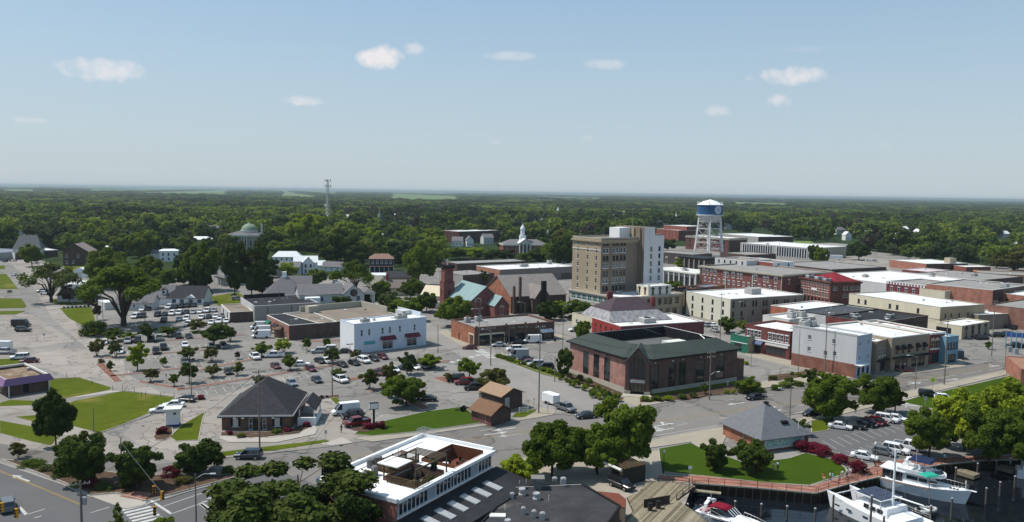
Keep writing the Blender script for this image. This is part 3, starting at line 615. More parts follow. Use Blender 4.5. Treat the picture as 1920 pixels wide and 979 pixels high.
b.build('wall',[HSD,HST],rr_);put_windows(rr_,'f',of,L,W);put_windows(rr_,'s',os_,L,W)
c=MB();c.box(-.7,L+.2,-.7,0,28.9,29.6);c.box(-.7,-.003,0,W+.3,28.9,29.6);c.box(-.35,L,-.35,-.003,28.3,28.9);c.box(-.35,-.003,0,W,28.3,28.9);c.box(-.15,-.003,0,W,25.6,25.95,1);c.box(-.1,L,-.12,-.003,9.8 - .9,9.1);c.build('cornice',[HST,OFFW],rr_)
boxpart(rr_,'roof',.3,L - .3,.3,W - .3,29.7,30.0,RT)
p=MB();p.box(-.05,L+.05,-.05,.3,30.0,30.6);p.box(-.05,.3,.3,W,30.0,30.6);p.box(.3,L,W - .3,W,30.0,30.6);p.build('parapet',STONE,rr_)
# penthouse and wing
boxpart(rr_,'penthouse',L - 8,L - 1.2,5,11,30.0,34.2,WHITE)
Wq=rr_.matrix_basis.inverted() @ P(1209,426.5,34.6)
wx,wy=Wq.x,Wq.y;wl=11.5
b=MB();
of=wall_mesh(b,'f',wl,8.5,31.2,rows([(z+.1,1.2,1.8,[.36,.78],'sill',BF) for z in fl[:6]],wl),wl,17,0)
b.v=[(x+wx,y+wy,z) for x,y,z in b.v]
b.box(wx,wx+6,wy+.002,wy+17,8.5,34.6,1);b.box(wx+6.002,wx+wl,wy+.5,wy+17,8.5,31.6,1)
b.poly([(wx,wy,31.2),(wx+6,wy,31.2),(wx+6,wy,34.6),(wx,wy,34.6)])
b.build('wall',[mat('white_wash_wall',(.62,.61,.62),.8,.06,.3,streak=True),HSD],rr_)
for (u,z,w_,h_,st,fm,gm) in of: fr,pn=win_mesh(w_,h_,st,fm,gm);o=link('window',fr,rr_,(wx+u,wy,z));link('pane',pn,o)
for k,y0 in enumerate((2.0,5.6,9.2)): boxpart(rr_,'pier',wx - .55,wx - .004,wy+y0,wy+y0+1.5,8.9,34.3,HST if k % 2 else HSD)  # alternating tones paint the sunlit stripes onto the wing's side
c=MB();c.tube((wx+1,wy+8,34.6),(wx+1,wy+8,42),.07,.03);c.tube((L*.3,6,30.6),(L*.3,6,33),.05);c.build('antenna',STEEL,rr_)
# annex at the foot of the wing
block('annex_building','small cream penthouse block with arched windows beside the foot of the hotel wing',(1200,533),(1216,537),(1253,533.5),12.5,OFFW,CREAM,RW,.4,OFFW,z0=8.4,wf=[(9.3,1.1,1.9,3,'arch',BF)],ws=[(9.3,1,1.9,2,'arch',BF)],keep=.9,vents=2)
block('brown_commercial_building','dark brown two-storey block with tan flank behind the hotel podium',(1264,541),(1284,545),(1318,538),9.5,BRDK,brick('ochre_brick',(.34,.22,.12)),RB,.5,wf=[(5,1.1,1.9,4,'sill',BF),(1.2,1.1,1.9,4,'sill',BF)])
block('orange_commercial_building','small orange brick block with blue-grey flat roof left of the cream three-storey block',(1286,537),(1300,541),(1345,533),9.2,BRO,BRO,mat('blue_grey_roof',(.16,.18,.22),.8,.1,.2),.4,wf=[(5,1.1,1.8,4,'sill',BF)],vents=1)
# bank hall with colonnade
r,L,W=block('bank_office','flat-roofed pale office with tall columns and dark glazing right of the hotel',(1234.4,505),(1306,515.5),(1339,512),7.5,TAN,GREYW,RG,0,wf=[(1,1.2,4.6,3,'fixed',BF)],ws=[(.4,2.9,5.3,8,'fixed',BF)],units=[(.3,.4,3,2,1.4),(.6,.6,3,2,1.4),(.75,.25,2,2,1.2)])
boxpart(r,'fascia',-.9,L+.5,-.9,W+.5,7.6,8.3,OFFW)
for i in range(9): b=MB();b.box(-.75,-.1,W*i/8 - .3,W*i/8+.3,0,7.38);b.build('column',OFFW,r)
r,L,W=block('drive_through_bank','dark flat-roofed bank pavilion with tall arched bays below the water tower',(1280,483),(1322,487.5),(1347,485),7.5,BRDK,BRDK,RB,0,wf=[(.4,2.4,5,4,'fixed',BF)],ws=[(.4,2.4,5,5,'fixed',BF)],vents=2)
boxpart(r,'fascia',-1.2,L+.6,-1.2,W+.5,7.65,8.4,BLACKM)
for i in range(6): b=MB();b.box(-1.0,-.5,W*i/5 - .25,W*i/5+.25,0,7.4);b.build('column',STONE,r)
# theatre
r,L,W=block('theatre_building','red-painted theatre with silver mansard, plum hipped fly roof and white flat roof behind the bank',(1113.7,594.4),(1164.4,611.5),(1318,601.7),6.8,brick('dark_maroon_brick',(.15,.03,.04)),mat('red_paint',(.27,.045,.042),.8,.1,.3),RW,.4,OFFW,ws=[(1.2,1.0,2.2,5,'sash',BF),(4.3,.8,1.0,5,'sill',BF)],vents=5,units=[(.42,.3,4.5,3.5,1.6)])
b=MB();X0,X1,Y0,Y1=.4,L*.78,W*.42,W+9;dz=3.0;i1=3.5
lo=[(X0,Y0,6.6),(X1,Y0,6.6),(X1,Y1,6.6),(X0,Y1,6.6)];hi=[(X0+i1*.6,Y0+i1,6.6+dz),(X1 - i1,Y0+i1,6.6+dz),(X1 - i1,Y1 - i1,6.6+dz),(X0+i1*.6,Y1 - i1,6.6+dz)]
for k in range(4): b.poly([lo[k],lo[(k+1) % 4],hi[(k+1) % 4],hi[k]])
o=b.build('mansard_roof',SILV,r)
b=MB();b.poly(hi[:]);yy=(hi[0][1]+hi[3][1])/2;h2=[(hi[0][0]+5.5,yy - .6,13.2),(hi[1][0] - 4,yy - .6,13.2),(hi[1][0] - 4,yy+.6,13.2),(hi[0][0]+5.5,yy+.6,13.2)]
for k in range(4): b.poly([hi[k],hi[(k+1) % 4],h2[(k+1) % 4],h2[k]])
b.poly(h2);b.build('fly_roof',PURR,r);boxpart(r,'chimney',L*.62,L*.62+1.3,yy - 5,yy - 3.7,8,13.5,BRM);boxpart(r,'parapet_stub',X0+6,X0+8,yy+2,yy+3,10,15,BRM)
block('cream_low_building','low cream building with black flat roof left of the red theatre',(1085,585.5),(1120,597),(1165,590),4.6,CREAM,CREAM,RB,.4,CREAM,ws=[(1,1.3,1.6,3,'sash')],vents=2)
# cream three-storey block
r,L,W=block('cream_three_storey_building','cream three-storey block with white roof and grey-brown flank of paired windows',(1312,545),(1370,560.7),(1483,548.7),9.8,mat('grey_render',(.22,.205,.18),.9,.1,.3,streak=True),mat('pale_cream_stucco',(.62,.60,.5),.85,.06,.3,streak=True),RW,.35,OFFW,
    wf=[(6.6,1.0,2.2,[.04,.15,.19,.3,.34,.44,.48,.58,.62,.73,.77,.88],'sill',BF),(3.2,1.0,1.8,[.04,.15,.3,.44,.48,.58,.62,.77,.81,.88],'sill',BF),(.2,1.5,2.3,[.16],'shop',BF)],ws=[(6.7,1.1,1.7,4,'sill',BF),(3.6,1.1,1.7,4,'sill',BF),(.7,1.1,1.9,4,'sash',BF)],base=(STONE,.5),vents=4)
boxpart(r,'stair_penthouse',L*.5,L*.5+5,W*.35,W*.35+4,9.4,11.8,GREYW)
# courthouse-like arched red building and its neighbours
ARB=brick('arch_building_brick',(.20,.055,.05))
r,L,W=block('arched_window_building','long three-storey dark red brick block with rows of white stone arches over its windows',(1336.6,496.5),(1467,515),(1530,506),12.5,ARB,ARB,RG,.6,STONE,
    ws=[(8.2,1.7,1.9,[.05,.2,.43,.7,.93],'arch',WHITE),(8.2,1.05,1.9,[.1,.15,.32,.36,.49,.53,.8,.84],'arch',WHITE),(4.9,1.1,1.7,15,'hood',WHITE),(1.0,2.6,2.8,8,'shop',WHITE)],wf=[(8,1.1,2,5,'hood',WHITE)],cornice=(STONE,11.7,.6,.8),vents=3)
for f in (0,.33,.66,1): boxpart(r,'pilaster',-.3,-.004,W*f - .35 if f else .0,W*f+.35 if f < 1 else W,0,11.3,STONE)
block('white_attic_building','white rendered attic block rising behind the arched red brick building',(1352,483),(1400,489),(1432,485),14.5,LGREY,LGREY,RT,.4,WHITE,ws=[(12.4,1,1.5,5,'sill',BF)],vents=2,keep=.4)
block('red_parapet_building','red brick upper storey with white stepped gable ends behind the arched building',(1402,484),(1449,492),(1470,489),14.2,WHITE,BRR,RT,.5,WHITE,wf=[(12,1.2,1.5,2,'sill',BF)],vents=2,keep=.4)
r,L,W=block('italianate_red_building','bright red brick three-storey block with tall narrow hooded windows and a red roof',(1467,520.5),(1557.5,528.5),(1631,533),11.3,BRD,brick('vivid_red_brick',(.21,.045,.035)),RB,.5,BRD,
    ws=[(7.4,.9,2.3,11,'hood',OFFW),(4.0,.9,2.2,11,'hood',OFFW),(.8,1.6,2.5,8,'shop',BF)],wf=[(7.6,.9,1.7,[.12,.2,.45,.55,.68,.76,.86,.94],'sash',OFFW),(4.3,.9,1.7,[.45,.5,.6,.7,.75,.88,.93],'sash',OFFW)],cornice=(BRD,10.6,.5,.6),vents=4,units=[(.15,.8,3,2.4,1.6),(.15,.5,3.2,2.6,1.6),(.15,.25,3,2.4,1.4)])
b=MB();roof_planes(b,L*.72,W*.9,11.2,14.2,'x',5,.2,x0=L*.27,y0=W*.05);b.build('upper_roof',REDR,r)
boxpart(r,'sign_board',-.14,-.006,W*.42,W*.58,6.5,7.2,WHITE)
# cream long bank block and drive-in canopy
r,L,W=block('cream_long_building','long cream two-storey building with white flat roof and pairs of small windows',(1612.8,549),(1763.4,576),(1819,567),8.6,mat('tan_render',(.36,.29,.2),.9,.07,.3),CREAM,RW,.35,STONE,ws=[(5.2,1.1,1.7,[.12,.2,.48,.56,.78],'sill',BF)],wf=[(4.6,.8,1.4,[.12,.25,.42,.62,.75],'sill',BF)],vents=6)
boxpart(r,'string_course',-.1,-.005,0,W,3.9,4.1,STONE)
r,L,W=block('drive_in_canopy','low cream drive-through annexe with white roof and wide dark openings',(1757,604),(1804,611),(1854,602),4.8,TAN,CREAM,RW,.4,CREAM,wf=[(.3,1.6,3,4,'arch',BF)],ws=[(.1,5.2,3.3,[.3,.76],'fixed',BF)],vents=2)
block('white_flat_annexe','white-roofed low annexe between the cream bank and the salmon brick warehouse',(1817,583),(1835,590),(1872,584),5.5,TAUPE,TAUPE,RW,.3,OFFW,vents=1)
# shops along the waterfront street
RBM=brick('shop_maroon_brick',(.17,.03,.03))
r,L,W=block('maroon_shop_row','two-storey maroon brick shop row with white window surrounds and glazed shopfronts',(1403,607),(1482,622),(1530,612),8.4,RBM,RBM,RW,.6,RBM,ws=[(4.9,1.0,2.0,[.08,.165,.25,.335,.56,.65,.74,.83,.93],'hood',WHITE),(.5,5.6,2.3,[.2],'shop',BF),(.5,7,2.3,[.7],'shop',BF)],vents=4)
boxpart(r,'shopfront_band',-.25,-.006,0,W,4.1,4.5,WHITE);awning(r,.8,W*.42,4.0,1.1,.8,mat('slate_blue_awning',(.12,.16,.26),.8,.1,1),face='s',W=W);boxpart(r,'fascia_sign',-.2,-.006,.5,W*.52,3.2,3.9,OFFW)
r,L,W=block('green_shopfront','small green-fronted single-storey shop at the left end of the maroon row',(1374,625.5),(1403,632),(1430,626),5.2,TAN,GREENP,RG,.4,GREENP,ws=[(.4,2.6,2.3,[.45],'shop',BF)],vents=1)
b=MB();b.box(-.12,-.006,.2,W - .2,2.9,3.1);b.build('trim',WHITE,r)
r,L,W=block('white_three_storey_building','tall white-painted three-storey building with brick ground floor at the street corner',(1482.5,611.5),(1607.5,630),(1643.5,626),11.4,mat('shaded_white_wall',(.42,.47,.56),.8,.06,.3),LGREY,RW,.5,LGREY,  # white front wall, its bluish shade put into the colour
    ws=[(8.3,1.1,1.2,[.28,.66],'four',LGREY),(5.0,1.1,1.2,[.28,.68],'four',LGREY),(4.6,1.2,1.3,[.54],'four',LGREY),(.3,1.2,2.3,[.1,.21],'shop',WHITE),(1,1.3,1.2,[.4,.55,.62],'fixed',OFFW)],wf=[(8.6,.9,1.1,[.22,.78],'four',SHADEW),(4.7,.9,1.1,[.22,.78],'four',SHADEW),(.4,1.2,2.3,[.2,.5,.8],'shop',BF)],vents=5,units=[(.5,.93,2.4,2,2.2),(.8,.9,2,2,1.8),(.3,.9,2,2,2)])
b=MB();b.box(-.12,-.006,0,W,0.02,3.6);o=b.build('brick_ground_floor',brick('storefront_brick',(.25,.09,.06)),r)
boxpart(r,'roof_coping',-.1,.3,0,W,11.4,11.75,LGREY);boxpart(r,'entrance_canopy',-.4,L*.55,-1.8,-.006,3.5,3.7,WHITE)
wall_d=math.radians(0)
def shop(name,label,u0,v0,u1,v1,h,mf,dep=24,**k):
    Bp=P(u0,v0,h);Cp=P(u1,v1,h);an=math.degrees(math.atan2(Cp.y - Bp.y,Cp.x - Bp.x));return block(name,label,None,Bp,Cp,h,mf,mf,RW,ang=an,W=dep,**k)
r,L,W=shop('grey_shop','narrow grey-brown shop with four tall white-framed upper windows beside the white corner building',1645,641,1672,633,9.0,TAUPE,wf=[(4.6,.85,2.2,[.2,.4,.6,.8],'sash',WHITE),(.4,3.4,2.6,[.45],'shop',BF)])
boxpart(r,'balcony',.2,L - .2,-1.2,-.006,3.5,3.7,BLACKM)
r,L,W=shop('tan_awning_shop','wide tan stucco shop with five dark awnings over its upper windows',1673,633,1743.5,624.5,9.6,mat('shop_tan_stucco',(.30,.25,.19),.9,.09,.3),vents=5,coping=OFFW,wf=[(5.0,1.1,1.7,[.14,.3,.46,.68,.86],'sash',BF),(.4,5.5,2.7,[.27],'shop',BF),(.4,6,2.7,[.72],'shop',BF)])
for f in (.14,.3,.46,.68,.86): awning(r,f*L - .75,f*L+.75,7.2,.9,.9,BLACKM)
boxpart(r,'shop_canopy',.3,L - .3,-1.5,-.006,3.7,3.95,BLACKM)
r,L,W=shop('maroon_arch_shop','narrow maroon shop with three pale pointed arch windows',1744.5,624.5,1772,622,9.2,BRM,coping=OFFW,wf=[(4.6,1.2,2.2,3,'arch',CREAM),(.4,4.4,2.8,[.5],'shop',BF)])
boxpart(r,'cornice',-.1,L+.1,-.3,-.006,8.7,9.2,WHITE);boxpart(r,'band',0,L,-.15,-.006,4.2,4.5,WHITE)
r,L,W=shop('blue_end_shop','pale blue two-storey shop at the right end of the row',1776,631.5,1798,629,8.2,BLUEP,dep=18,wf=[(4.4,.9,2.0,4,'sash',BF),(.4,3.6,2.5,[.5],'shop',BF)])
# black-roofed block behind the shops
block('black_roof_building','low building with wide black membrane roof and maroon brick wall behind the shops',(1560,590.5),(1645,606),(1722.5,589),8.8,BRDK,BRM,RB,.5,BRDK,vents=3,units=[(.15,.55,2.5,1.8,1.1),(.3,.75,2.5,1.8,1.1),(.6,.35,2.5,1.8,1.1)],keep=.7)
block('grey_roof_building','low building with dark blue-grey roof left of the black-roofed block',(1508,581),(1562,592),(1634,577),8.6,OFFW,LGREY,mat('slate_membrane_roof',(.075,.08,.09),.8,.15,.15),.5,BLACKM,vents=6)
block('orange_brick_building','low orange brick building with pale flat roof right of the grey-flanked cream block',(1464,571),(1508,581.5),(1567,569),7.6,BRO,brick('bright_orange_brick',(.42,.12,.06)),RW,.4,OFFW,ws=[(1,1.5,2.4,[.3,.7],'arch',BRO)],vents=1)
block('white_parapet_building','white low building with roof machinery between the maroon row and orange brick building',(1437,590),(1480,599),(1540,590),7.4,OFFW,OFFW,RW,.6,OFFW,vents=2,units=[(.35,.4,2.4,2,2.2),(.5,.6,2,2,2.4),(.62,.4,2.2,2,2)])
block('crenellated_maroon_building','maroon two-storey building with white crenellated parapet trim',(1676,526),(1753,537),(1800,530),9.2,BRM,brick('plum_brick',(.17,.02,.045)),RG,.5,WHITE,ws=[(4.6,1.1,2.1,6,'hood',WHITE)],vents=4)
cr=bpy.data.objects['crenellated_maroon_building'];b=MB();W_=(P(1676,526,9.2) - P(1753,537,9.2)).length
for i in range(16): b.box(-.12,-.006,W_*(i+.2)/16,W_*(i+.7)/16,7.9,8.8)
b.build('white_trim',WHITE,cr)
r,L,W=block('cream_stair_block','small cream stair block against the salmon brick warehouse',(1735,540),(1772,546),(1783,542),9.4,CREAM,CREAM,RT,.3,CREAM,wf=[(3,1,1.6,[.5],'sill',BF)],vents=0)
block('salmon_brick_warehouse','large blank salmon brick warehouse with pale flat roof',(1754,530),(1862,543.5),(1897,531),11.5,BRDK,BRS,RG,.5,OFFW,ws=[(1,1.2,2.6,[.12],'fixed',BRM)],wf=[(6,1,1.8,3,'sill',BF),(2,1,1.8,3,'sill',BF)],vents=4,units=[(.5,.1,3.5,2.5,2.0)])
block('brown_brick_building','brown brick building with stained parapet at the right edge behind the parked cars',(1860,570),(1960,583),(2010,570),8,BRB,brick('rust_brown_brick',(.27,.12,.085)),RG,.4,BRB,vents=3)
block('far_right_brick_building','red brick building with small hooded windows at the right edge',(1888,548),(1975,560),(2020,550),9.5,BRS,BRS,RW,.4,OFFW,ws=[(5,1.2,1.7,4,'hood',BF),(2,1.2,1.7,4,'hood',BF)],vents=3)
block('white_roof_block','group of low buildings under a wide white roof behind the red-roofed block',(1590,513),(1668,532),(1735,516),8,BRDK,LGREY,RW,.35,OFFW,vents=10,units=[(.3,.6,2.4,2,1.4)])
block('pink_roof_block','low building with pinkish-white roof and magenta wall behind the crenellated building',(1690,505),(1758,511),(1798,508),6.5,mat('magenta_wall',(.3,.03,.06),.8,.1,.4),BRM,mat('pinkish_roof',(.55,.47,.48),.8,.08,.1),.3,OFFW,vents=4)
block('dark_roof_block','low building with dark gravel roof crowded with vents near the right edge',(1680,515),(1790,530),(1880,515),7.2,BRDK,BRDK,RG,.3,vents=20,units=[(.2,.5,2.4,2,1.4),(.4,.7,2.4,2,1.4),(.7,.4,3,2,1.4)])
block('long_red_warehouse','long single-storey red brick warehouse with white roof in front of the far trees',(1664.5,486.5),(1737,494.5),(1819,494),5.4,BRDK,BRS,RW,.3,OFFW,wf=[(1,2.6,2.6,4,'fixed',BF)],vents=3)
w0=bpy.data.objects['long_red_warehouse'];boxpart(w0,'roof_tower',22,27,3,8,5,8.6,TAN)
block('small_red_shed','small dark red brick shed at the right end of the long warehouse',(1805,498),(1812,500.5),(1842,498.5),4.2,BRD,BRR,RW,.2,OFFW,vents=0)
block('orange_flat_building','orange and peach rendered flat building near the right edge below the trees',(1818,508),(1842,512.5),(1925,521),6,mat('peach_wall',(.5,.29,.17),.85,.07,.3),mat('coral_wall',(.45,.12,.09),.85,.07,.3),RG,.4,wf=[(1,1.4,1.8,8,'hood',OFFW)],vents=3,ang=-18,L=34,W=22)
# smaller blocks further right / far
block('modern_fin_building','long modern two-storey office with white vertical fins',(1400.7,454.6),(1520,465),(1570,461),9,STONE,GREYW,RW,.4,WHITE,ws=[(.5,30,7.4,[.26],'fins',WHITE),(.5,28,7.4,[.75],'fins',WHITE)],keep=1,vents=3)
block('fin_building_wing','dark brick wing with flat grey roof right of the finned office',(1524,457),(1570,462),(1600,459),8,BRDK,BRDK,RG,0,ws=[(.6,2,5,6,'fixed',STEEL)],keep=1)
block('annexe_with_white_roof','low dark brick annexe with white fascia and a white truck trailer beside it',(1536,464),(1566,467.5),(1580,465.5),5.5,BRDK,BRDK,RW,.3,WHITE,keep=1)
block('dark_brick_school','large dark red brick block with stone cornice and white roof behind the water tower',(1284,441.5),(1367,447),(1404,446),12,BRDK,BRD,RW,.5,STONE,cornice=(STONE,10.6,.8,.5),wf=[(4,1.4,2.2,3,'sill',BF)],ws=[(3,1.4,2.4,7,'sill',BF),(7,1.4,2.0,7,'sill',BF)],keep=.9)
block('far_white_roof_school','wide flat white-roofed building behind the dark brick block',(1370,437.5),(1422,444),(1466,442),8.5,BRDK,GREYW,RW,.4,WHITE,wf=[(1,2,4,6,'fixed',STEEL)],keep=1)
block('red_brick_municipal_building','red brick two-storey building with pale roof right of the hotel wing',(1245.6,428.5),(1272.6,432),(1296,431),11,BRD,BRR,RW,.4,OFFW,ws=[(3,1.2,1.8,3,'sill',OFFW),(6.5,1.2,1.8,3,'sill',OFFW)],keep=1)
block('red_brick_rear_block','red brick rear block stepping above the municipal building',(1260,422),(1288,424.5),(1305,423),15,BRD,BRR,RW,.4,OFFW,keep=1)
block('dark_storefront_block','dark two-storey block with arched door behind the bank office',(1228,470),(1300,477),(1325,474),8,BRDK,brick('charcoal_brick',(.06,.045,.05)),RG,.5,STONE,ws=[(1,1.6,3,4,'arch',OFFW)],keep=.5)
block('rear_flat_building','flat grey-roofed building below the dark brick school',(1345,492),(1400,478),(1440,474),6,BRDK,BRDK,RG,.4,ang=30,L=30,W=26,keep=.3)
block('dark_garage_block','dark flat-topped block under grey roof right of the arched building',(1480,492),(1560,505),(1625,497),8,BRDK,BRDK,RG,.4,STEEL,keep=.3,vents=5)
# centre: commercial, pharmacy, white building
block('large_commercial_building','large flat white-roofed store with orange and grey brick walls left of the hotel',(903.8,497.5),(937.5,505.5),(1072,498),7,mat('taupe_grey_block_wall',(.22,.19,.17),.9,.1,.3),brick('coral_brick',(.4,.17,.11)),RW,.4,OFFW,wf=[(.3,8,3,[.88],'shop',BF)],vents=9,units=[(.45,.5,3,2,1.4),(.5,.5,2,2,1.2),(.92,.8,2.4,2,2.2)])
block('long_grey_flat_building','long low building with grey gravel roof and black parapet behind the church',(842,489),(857,494.5),(985,488),5.5,BRDK,BRDK,RG,.5,BLACKM,keep=.3,vents=6)
block('grey_rear_building','low grey-roofed hall between church tower and large store',(850,508),(868,516),(905,510),6,BRDK,GREYW,RG,.3,keep=.3,vents=2)
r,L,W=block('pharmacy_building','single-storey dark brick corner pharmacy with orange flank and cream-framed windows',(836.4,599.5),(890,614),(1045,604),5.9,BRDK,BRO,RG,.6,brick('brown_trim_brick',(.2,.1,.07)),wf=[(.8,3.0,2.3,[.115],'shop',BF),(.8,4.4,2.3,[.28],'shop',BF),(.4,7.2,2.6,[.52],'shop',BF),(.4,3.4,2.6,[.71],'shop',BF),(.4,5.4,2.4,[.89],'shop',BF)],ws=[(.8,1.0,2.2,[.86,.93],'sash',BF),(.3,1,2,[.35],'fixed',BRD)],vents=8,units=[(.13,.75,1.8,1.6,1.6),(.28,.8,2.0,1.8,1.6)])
b=MB()
for x0,x1 in ((.045,.36),): b.box(L*x0,L*x1,-.12,-.006,3.25,3.75)
for f in (.045,.185,.195,.355): b.box(L*f,L*f+.3,-.12,-.007,.1,3.24)
b.box(-.12,-.006,.35,3.9,3.25,3.7);b.box(-.12,-.007,.35,.65,.1,3.24);b.box(-.12,-.007,3.6,3.9,.1,3.24);b.build('window_surround',CREAM,r)
for f in (.02,.38,.62,.78,.985): boxpart(r,'pier',L*f - .3,L*f+.3,-.3,-.003,.02,6.4,BRB)
awning(r,L*.81,L*.97,3.6,1.2,.7,WHITE);awning(r,L*.07,L*.16,3.2,.8,.7,BLACKM);awning(r,L*.21,L*.35,3.2,.8,.7,BLACKM)
text_on(r,"Todd's",.9,(L*.455,-.06,4.9),0,STONE);text_on(r,'Pharmacy',.95,(L*.595,-.06,4.9),0,STONE)
r,L,W=block('white_two_storey_building','white two-storey commercial building, pale blue in shade, with maroon awnings',(634,600),(664,607.5),(801.5,594.5),8.9,SHADEW,WHITE,RW,.35,SHADEW,wf=[(5.0,.75,1.9,[.1,.2,.38,.48,.62,.83],'hood',SHADEW,GLASS),(.3,3.6,2.3,[.45],'shop',SHADEW),(.3,3.6,2.4,[.79],'shop',SHADEW)],vents=5,units=[(.2,.3,2.4,1.8,1.2),(.68,.3,2.6,2,1.3),(.75,.35,1.6,1.6,1.8)])
for f in (.45,.79): awning(r,f*L - 2.5,f*L+2.5,4.3,1.2,.9,mat('maroon_awning',(.14,.035,.05),.8,.1,1))
boxpart(r,'teal_sign',L*.13,L*.13+3.6,-.16,-.006,2.3,3.3,mat('teal_sign',(.10,.34,.38),.6,.05,1));boxpart(r,'side_parapet',L*.86,L - .4,W - .5,W+4,8,9.9,LGREY);boxpart(r,'side_parapet',L - .35,L - .04,3,W+8,7,10,SHADEW)
block('tan_flat_roof_hall','wide low building with stained tan gravel roof behind the white two-storey building',(545,586),(598,606),(741,588),4.9,BRDK,BRDK,RT,.25,OFFW,vents=5,keep=.5)
g=bpy.data.objects['tan_flat_roof_hall'];Bq,an,L,W=frame_of((545,586),(598,606),(741,588),4.9);boxpart(g,'rear_parapet',L*.2,L,W - .5,W,4.6,6.8,STONE);boxpart(g,'end_parapet',L - .5,L,W*.3,W - .5,4.6,6.8,STONE);boxpart(g,'roof_hatch',L*.25,L*.25+4,W - 4,W - 1,4.6,7,STONE)
r,L,W=block('brick_store','red brick shop with black roof, shaded front and small awnings facing the car park',(495.7,591),(541.8,610),(634,603.5),4.9,BRDK,BRP,RB,.35,OFFW,ws=[(.3,2.4,2.4,[.45,.68],'shop',BF),(.3,1.3,2.2,[.16,.3,.86],'sash',OFFW)],vents=3)
awning(r,W*.05,W*.2,3.6,1.4,1.0,mat('teal_awning',(.03,.14,.10),.8,.1,1),face='s',W=W);awning(r,W*.36,W*.55,3.6,1.1,.8,DARKM,face='s',W=W);awning(r,W*.6,W*.78,3.6,1.1,.8,DARKM,face='s',W=W)
b=MB();b.lathe([(1.9,0),(1.9,2.6),(2.1,2.7),(1.4,3.2),(.1,3.5)],(-.5,W*.32,0),10);b.build('bay_window',BRB,r)
r,L,W=block('grey_long_building','long pale grey building with black flat roof behind the delivery vans',(447,558),(476.6,573.7),(598,567.5),5.9,mat('warm_grey_wall',(.30,.28,.26),.9,.06,.3,streak=True),LGREY,RB,.4,LGREY,vents=6)
for f in (.2,.57): boxpart(r,'downpipe',L*f,L*f+.15,-.14,-.006,0,5.4,BLACKM)
boxpart(r,'rear_wall',L*.05,L*.72,W - .35,W - .05,5.4,6.9,BLACKM)
block('garage_building','low garage with stained tan roof and open black front beside the parked rows',(409,571),(430.7,585.5),(474.5,584),3.8,BRDK,LGREY,RT,.25,OFFW,wf=[(.1,9.2,3.0,[.5],'fixed',BLACKM,BLACKM)],ws=[(.1,2.4,2.8,2,'fixed',BLACKM,BLACKM)],vents=1)  # black panes stand in for the shade inside the open front
# dental office
r,L,W=house('white_clinic','long white single-storey clinic with grey shingle roof behind the staff parking',(372,538),(254,557),(313,556.7),3.2,7.5,'x',0,WHITE,SHG,ang=8,L=14,W=12,wf=[(.9,1.8,1.5,[.25],'four',GLB,GLB)],keep=.9)
for f in (.25,.75):
    b=MB();x=f*L;b.box(x - 1,x+1,1.3,5,3.8,5.9);b.build('dormer',WHITE,r);b=MB();roof_planes(b,2.0,4.2,5.9,6.8,'y',0,.2,x0=x - 1,y0=1.2);b.build('dormer_roof',SHG,r);boxpart(r,'dormer_window',x - .5,x+.5,1.24,1.295,4.4,5.6,GLASS)
r,L,W=house('white_clinic_wing','right wing of the white clinic with three windows and a small pedimented door',(372,538),(313.5,557.4),(376,558),3.1,7.2,'x',0,WHITE,SHD,ang=5,L=14.5,W=12,wf=[(.9,1.6,1.4,[.18,.4,.88],'four',GLB,GLB),(.1,1.8,2.3,[.64],'shop',SHADEW,GLB)],keep=.9)
b=MB();b.poly([(L*.64 - 2,-.9,2.9),(L*.64+2,-.9,2.9),(L*.64,-.9,4.1)]);b.poly([(L*.64 - 2,-.9,2.9),(L*.64,-.9,4.1),(L*.64,1.5,4.1),(L*.64 - 2,.2,2.9)]);b.poly([(L*.64+2,-.9,2.9),(L*.64+2,.2,2.9),(L*.64,1.5,4.1),(L*.64,-.9,4.1)]);b.build('pediment',WHITE,r)
block('white_side_shed','small white flat-roofed shed at the left end of the clinic',(180,563),(196,567.5),(222,566),3,LGREY,LGREY,RW,.2,WHITE,vents=0)
house('low_grey_house','low grey building glimpsed under the big spreading trees',(222,555),(215,568),(252,564),3,5.6,'x',0,LGREY,SHG,ang=10,L=14,W=9,wf=[(1,1,1.3,3,'sash')])
# columned funeral-home style house
r,L,W=house('columned_white_house','large white two-storey house with grey roofs, arched gable and a tall columned porch',(505,545),(561,552.5),(602,548.5),7.2,10.5,'x',0,LGREY,SHG,ang=22,L=17,W=12,wf=[(4.4,1.3,1.7,[.2,.5,.78],'four',GLB,GLB),(1,1.3,1.9,[.2,.5],'sash',WHITE)],ws=[(4.4,1.2,1.8,3,'sash',GLB)],keep=.9)
b=MB();b.box(L - .2,L+8,-1.5,W*.9,0,7.2);b.poly([(L - .2,-1.5,7.2),(L+8,-1.5,7.2),(L+3.9,-1.5,10.6)]);b.build('wing_wall',LGREY,r);b=MB();roof_planes(b,8.2,W*.9+1.5,7.2,10.7,'y',0,.4,x0=L - .2,y0=-1.5);b.build('wing_roof',SHG,r)
b=MB();b.lathe([(1.5,0),(1.5,.1)],n=16);o=b.build('arched_window',GLASS,r);o.location=(L+3.9,-1.52,7.4);o.rotation_euler=(math.pi/2,0,0)
for x in (1.8,5.6):
    for z in (4.2,.9): fr,pn=win_mesh(1.3,1.9,'four',GLB,GLB);o=link('window',fr,r,(L+x,-1.62,z));link('pane',pn,o)
b=MB();b.box(L+8,L+12.5,-1.2,W*.8,6.6,7.3);b.build('porch_roof',WHITE,r);b=MB();roof_planes(b,4.6,W*.8+1.2,7.3,8.8,'y',2,.2,x0=L+8,y0=-1.2);b.build('porch_top',SHG,r)
for i in range(4): b=MB();b.lathe([(.45,0),(.38,.3),(.33,6),(.45,6.6)],(L+12,-1+i*W*.27,0),10);b.build('column',OFFW,r)
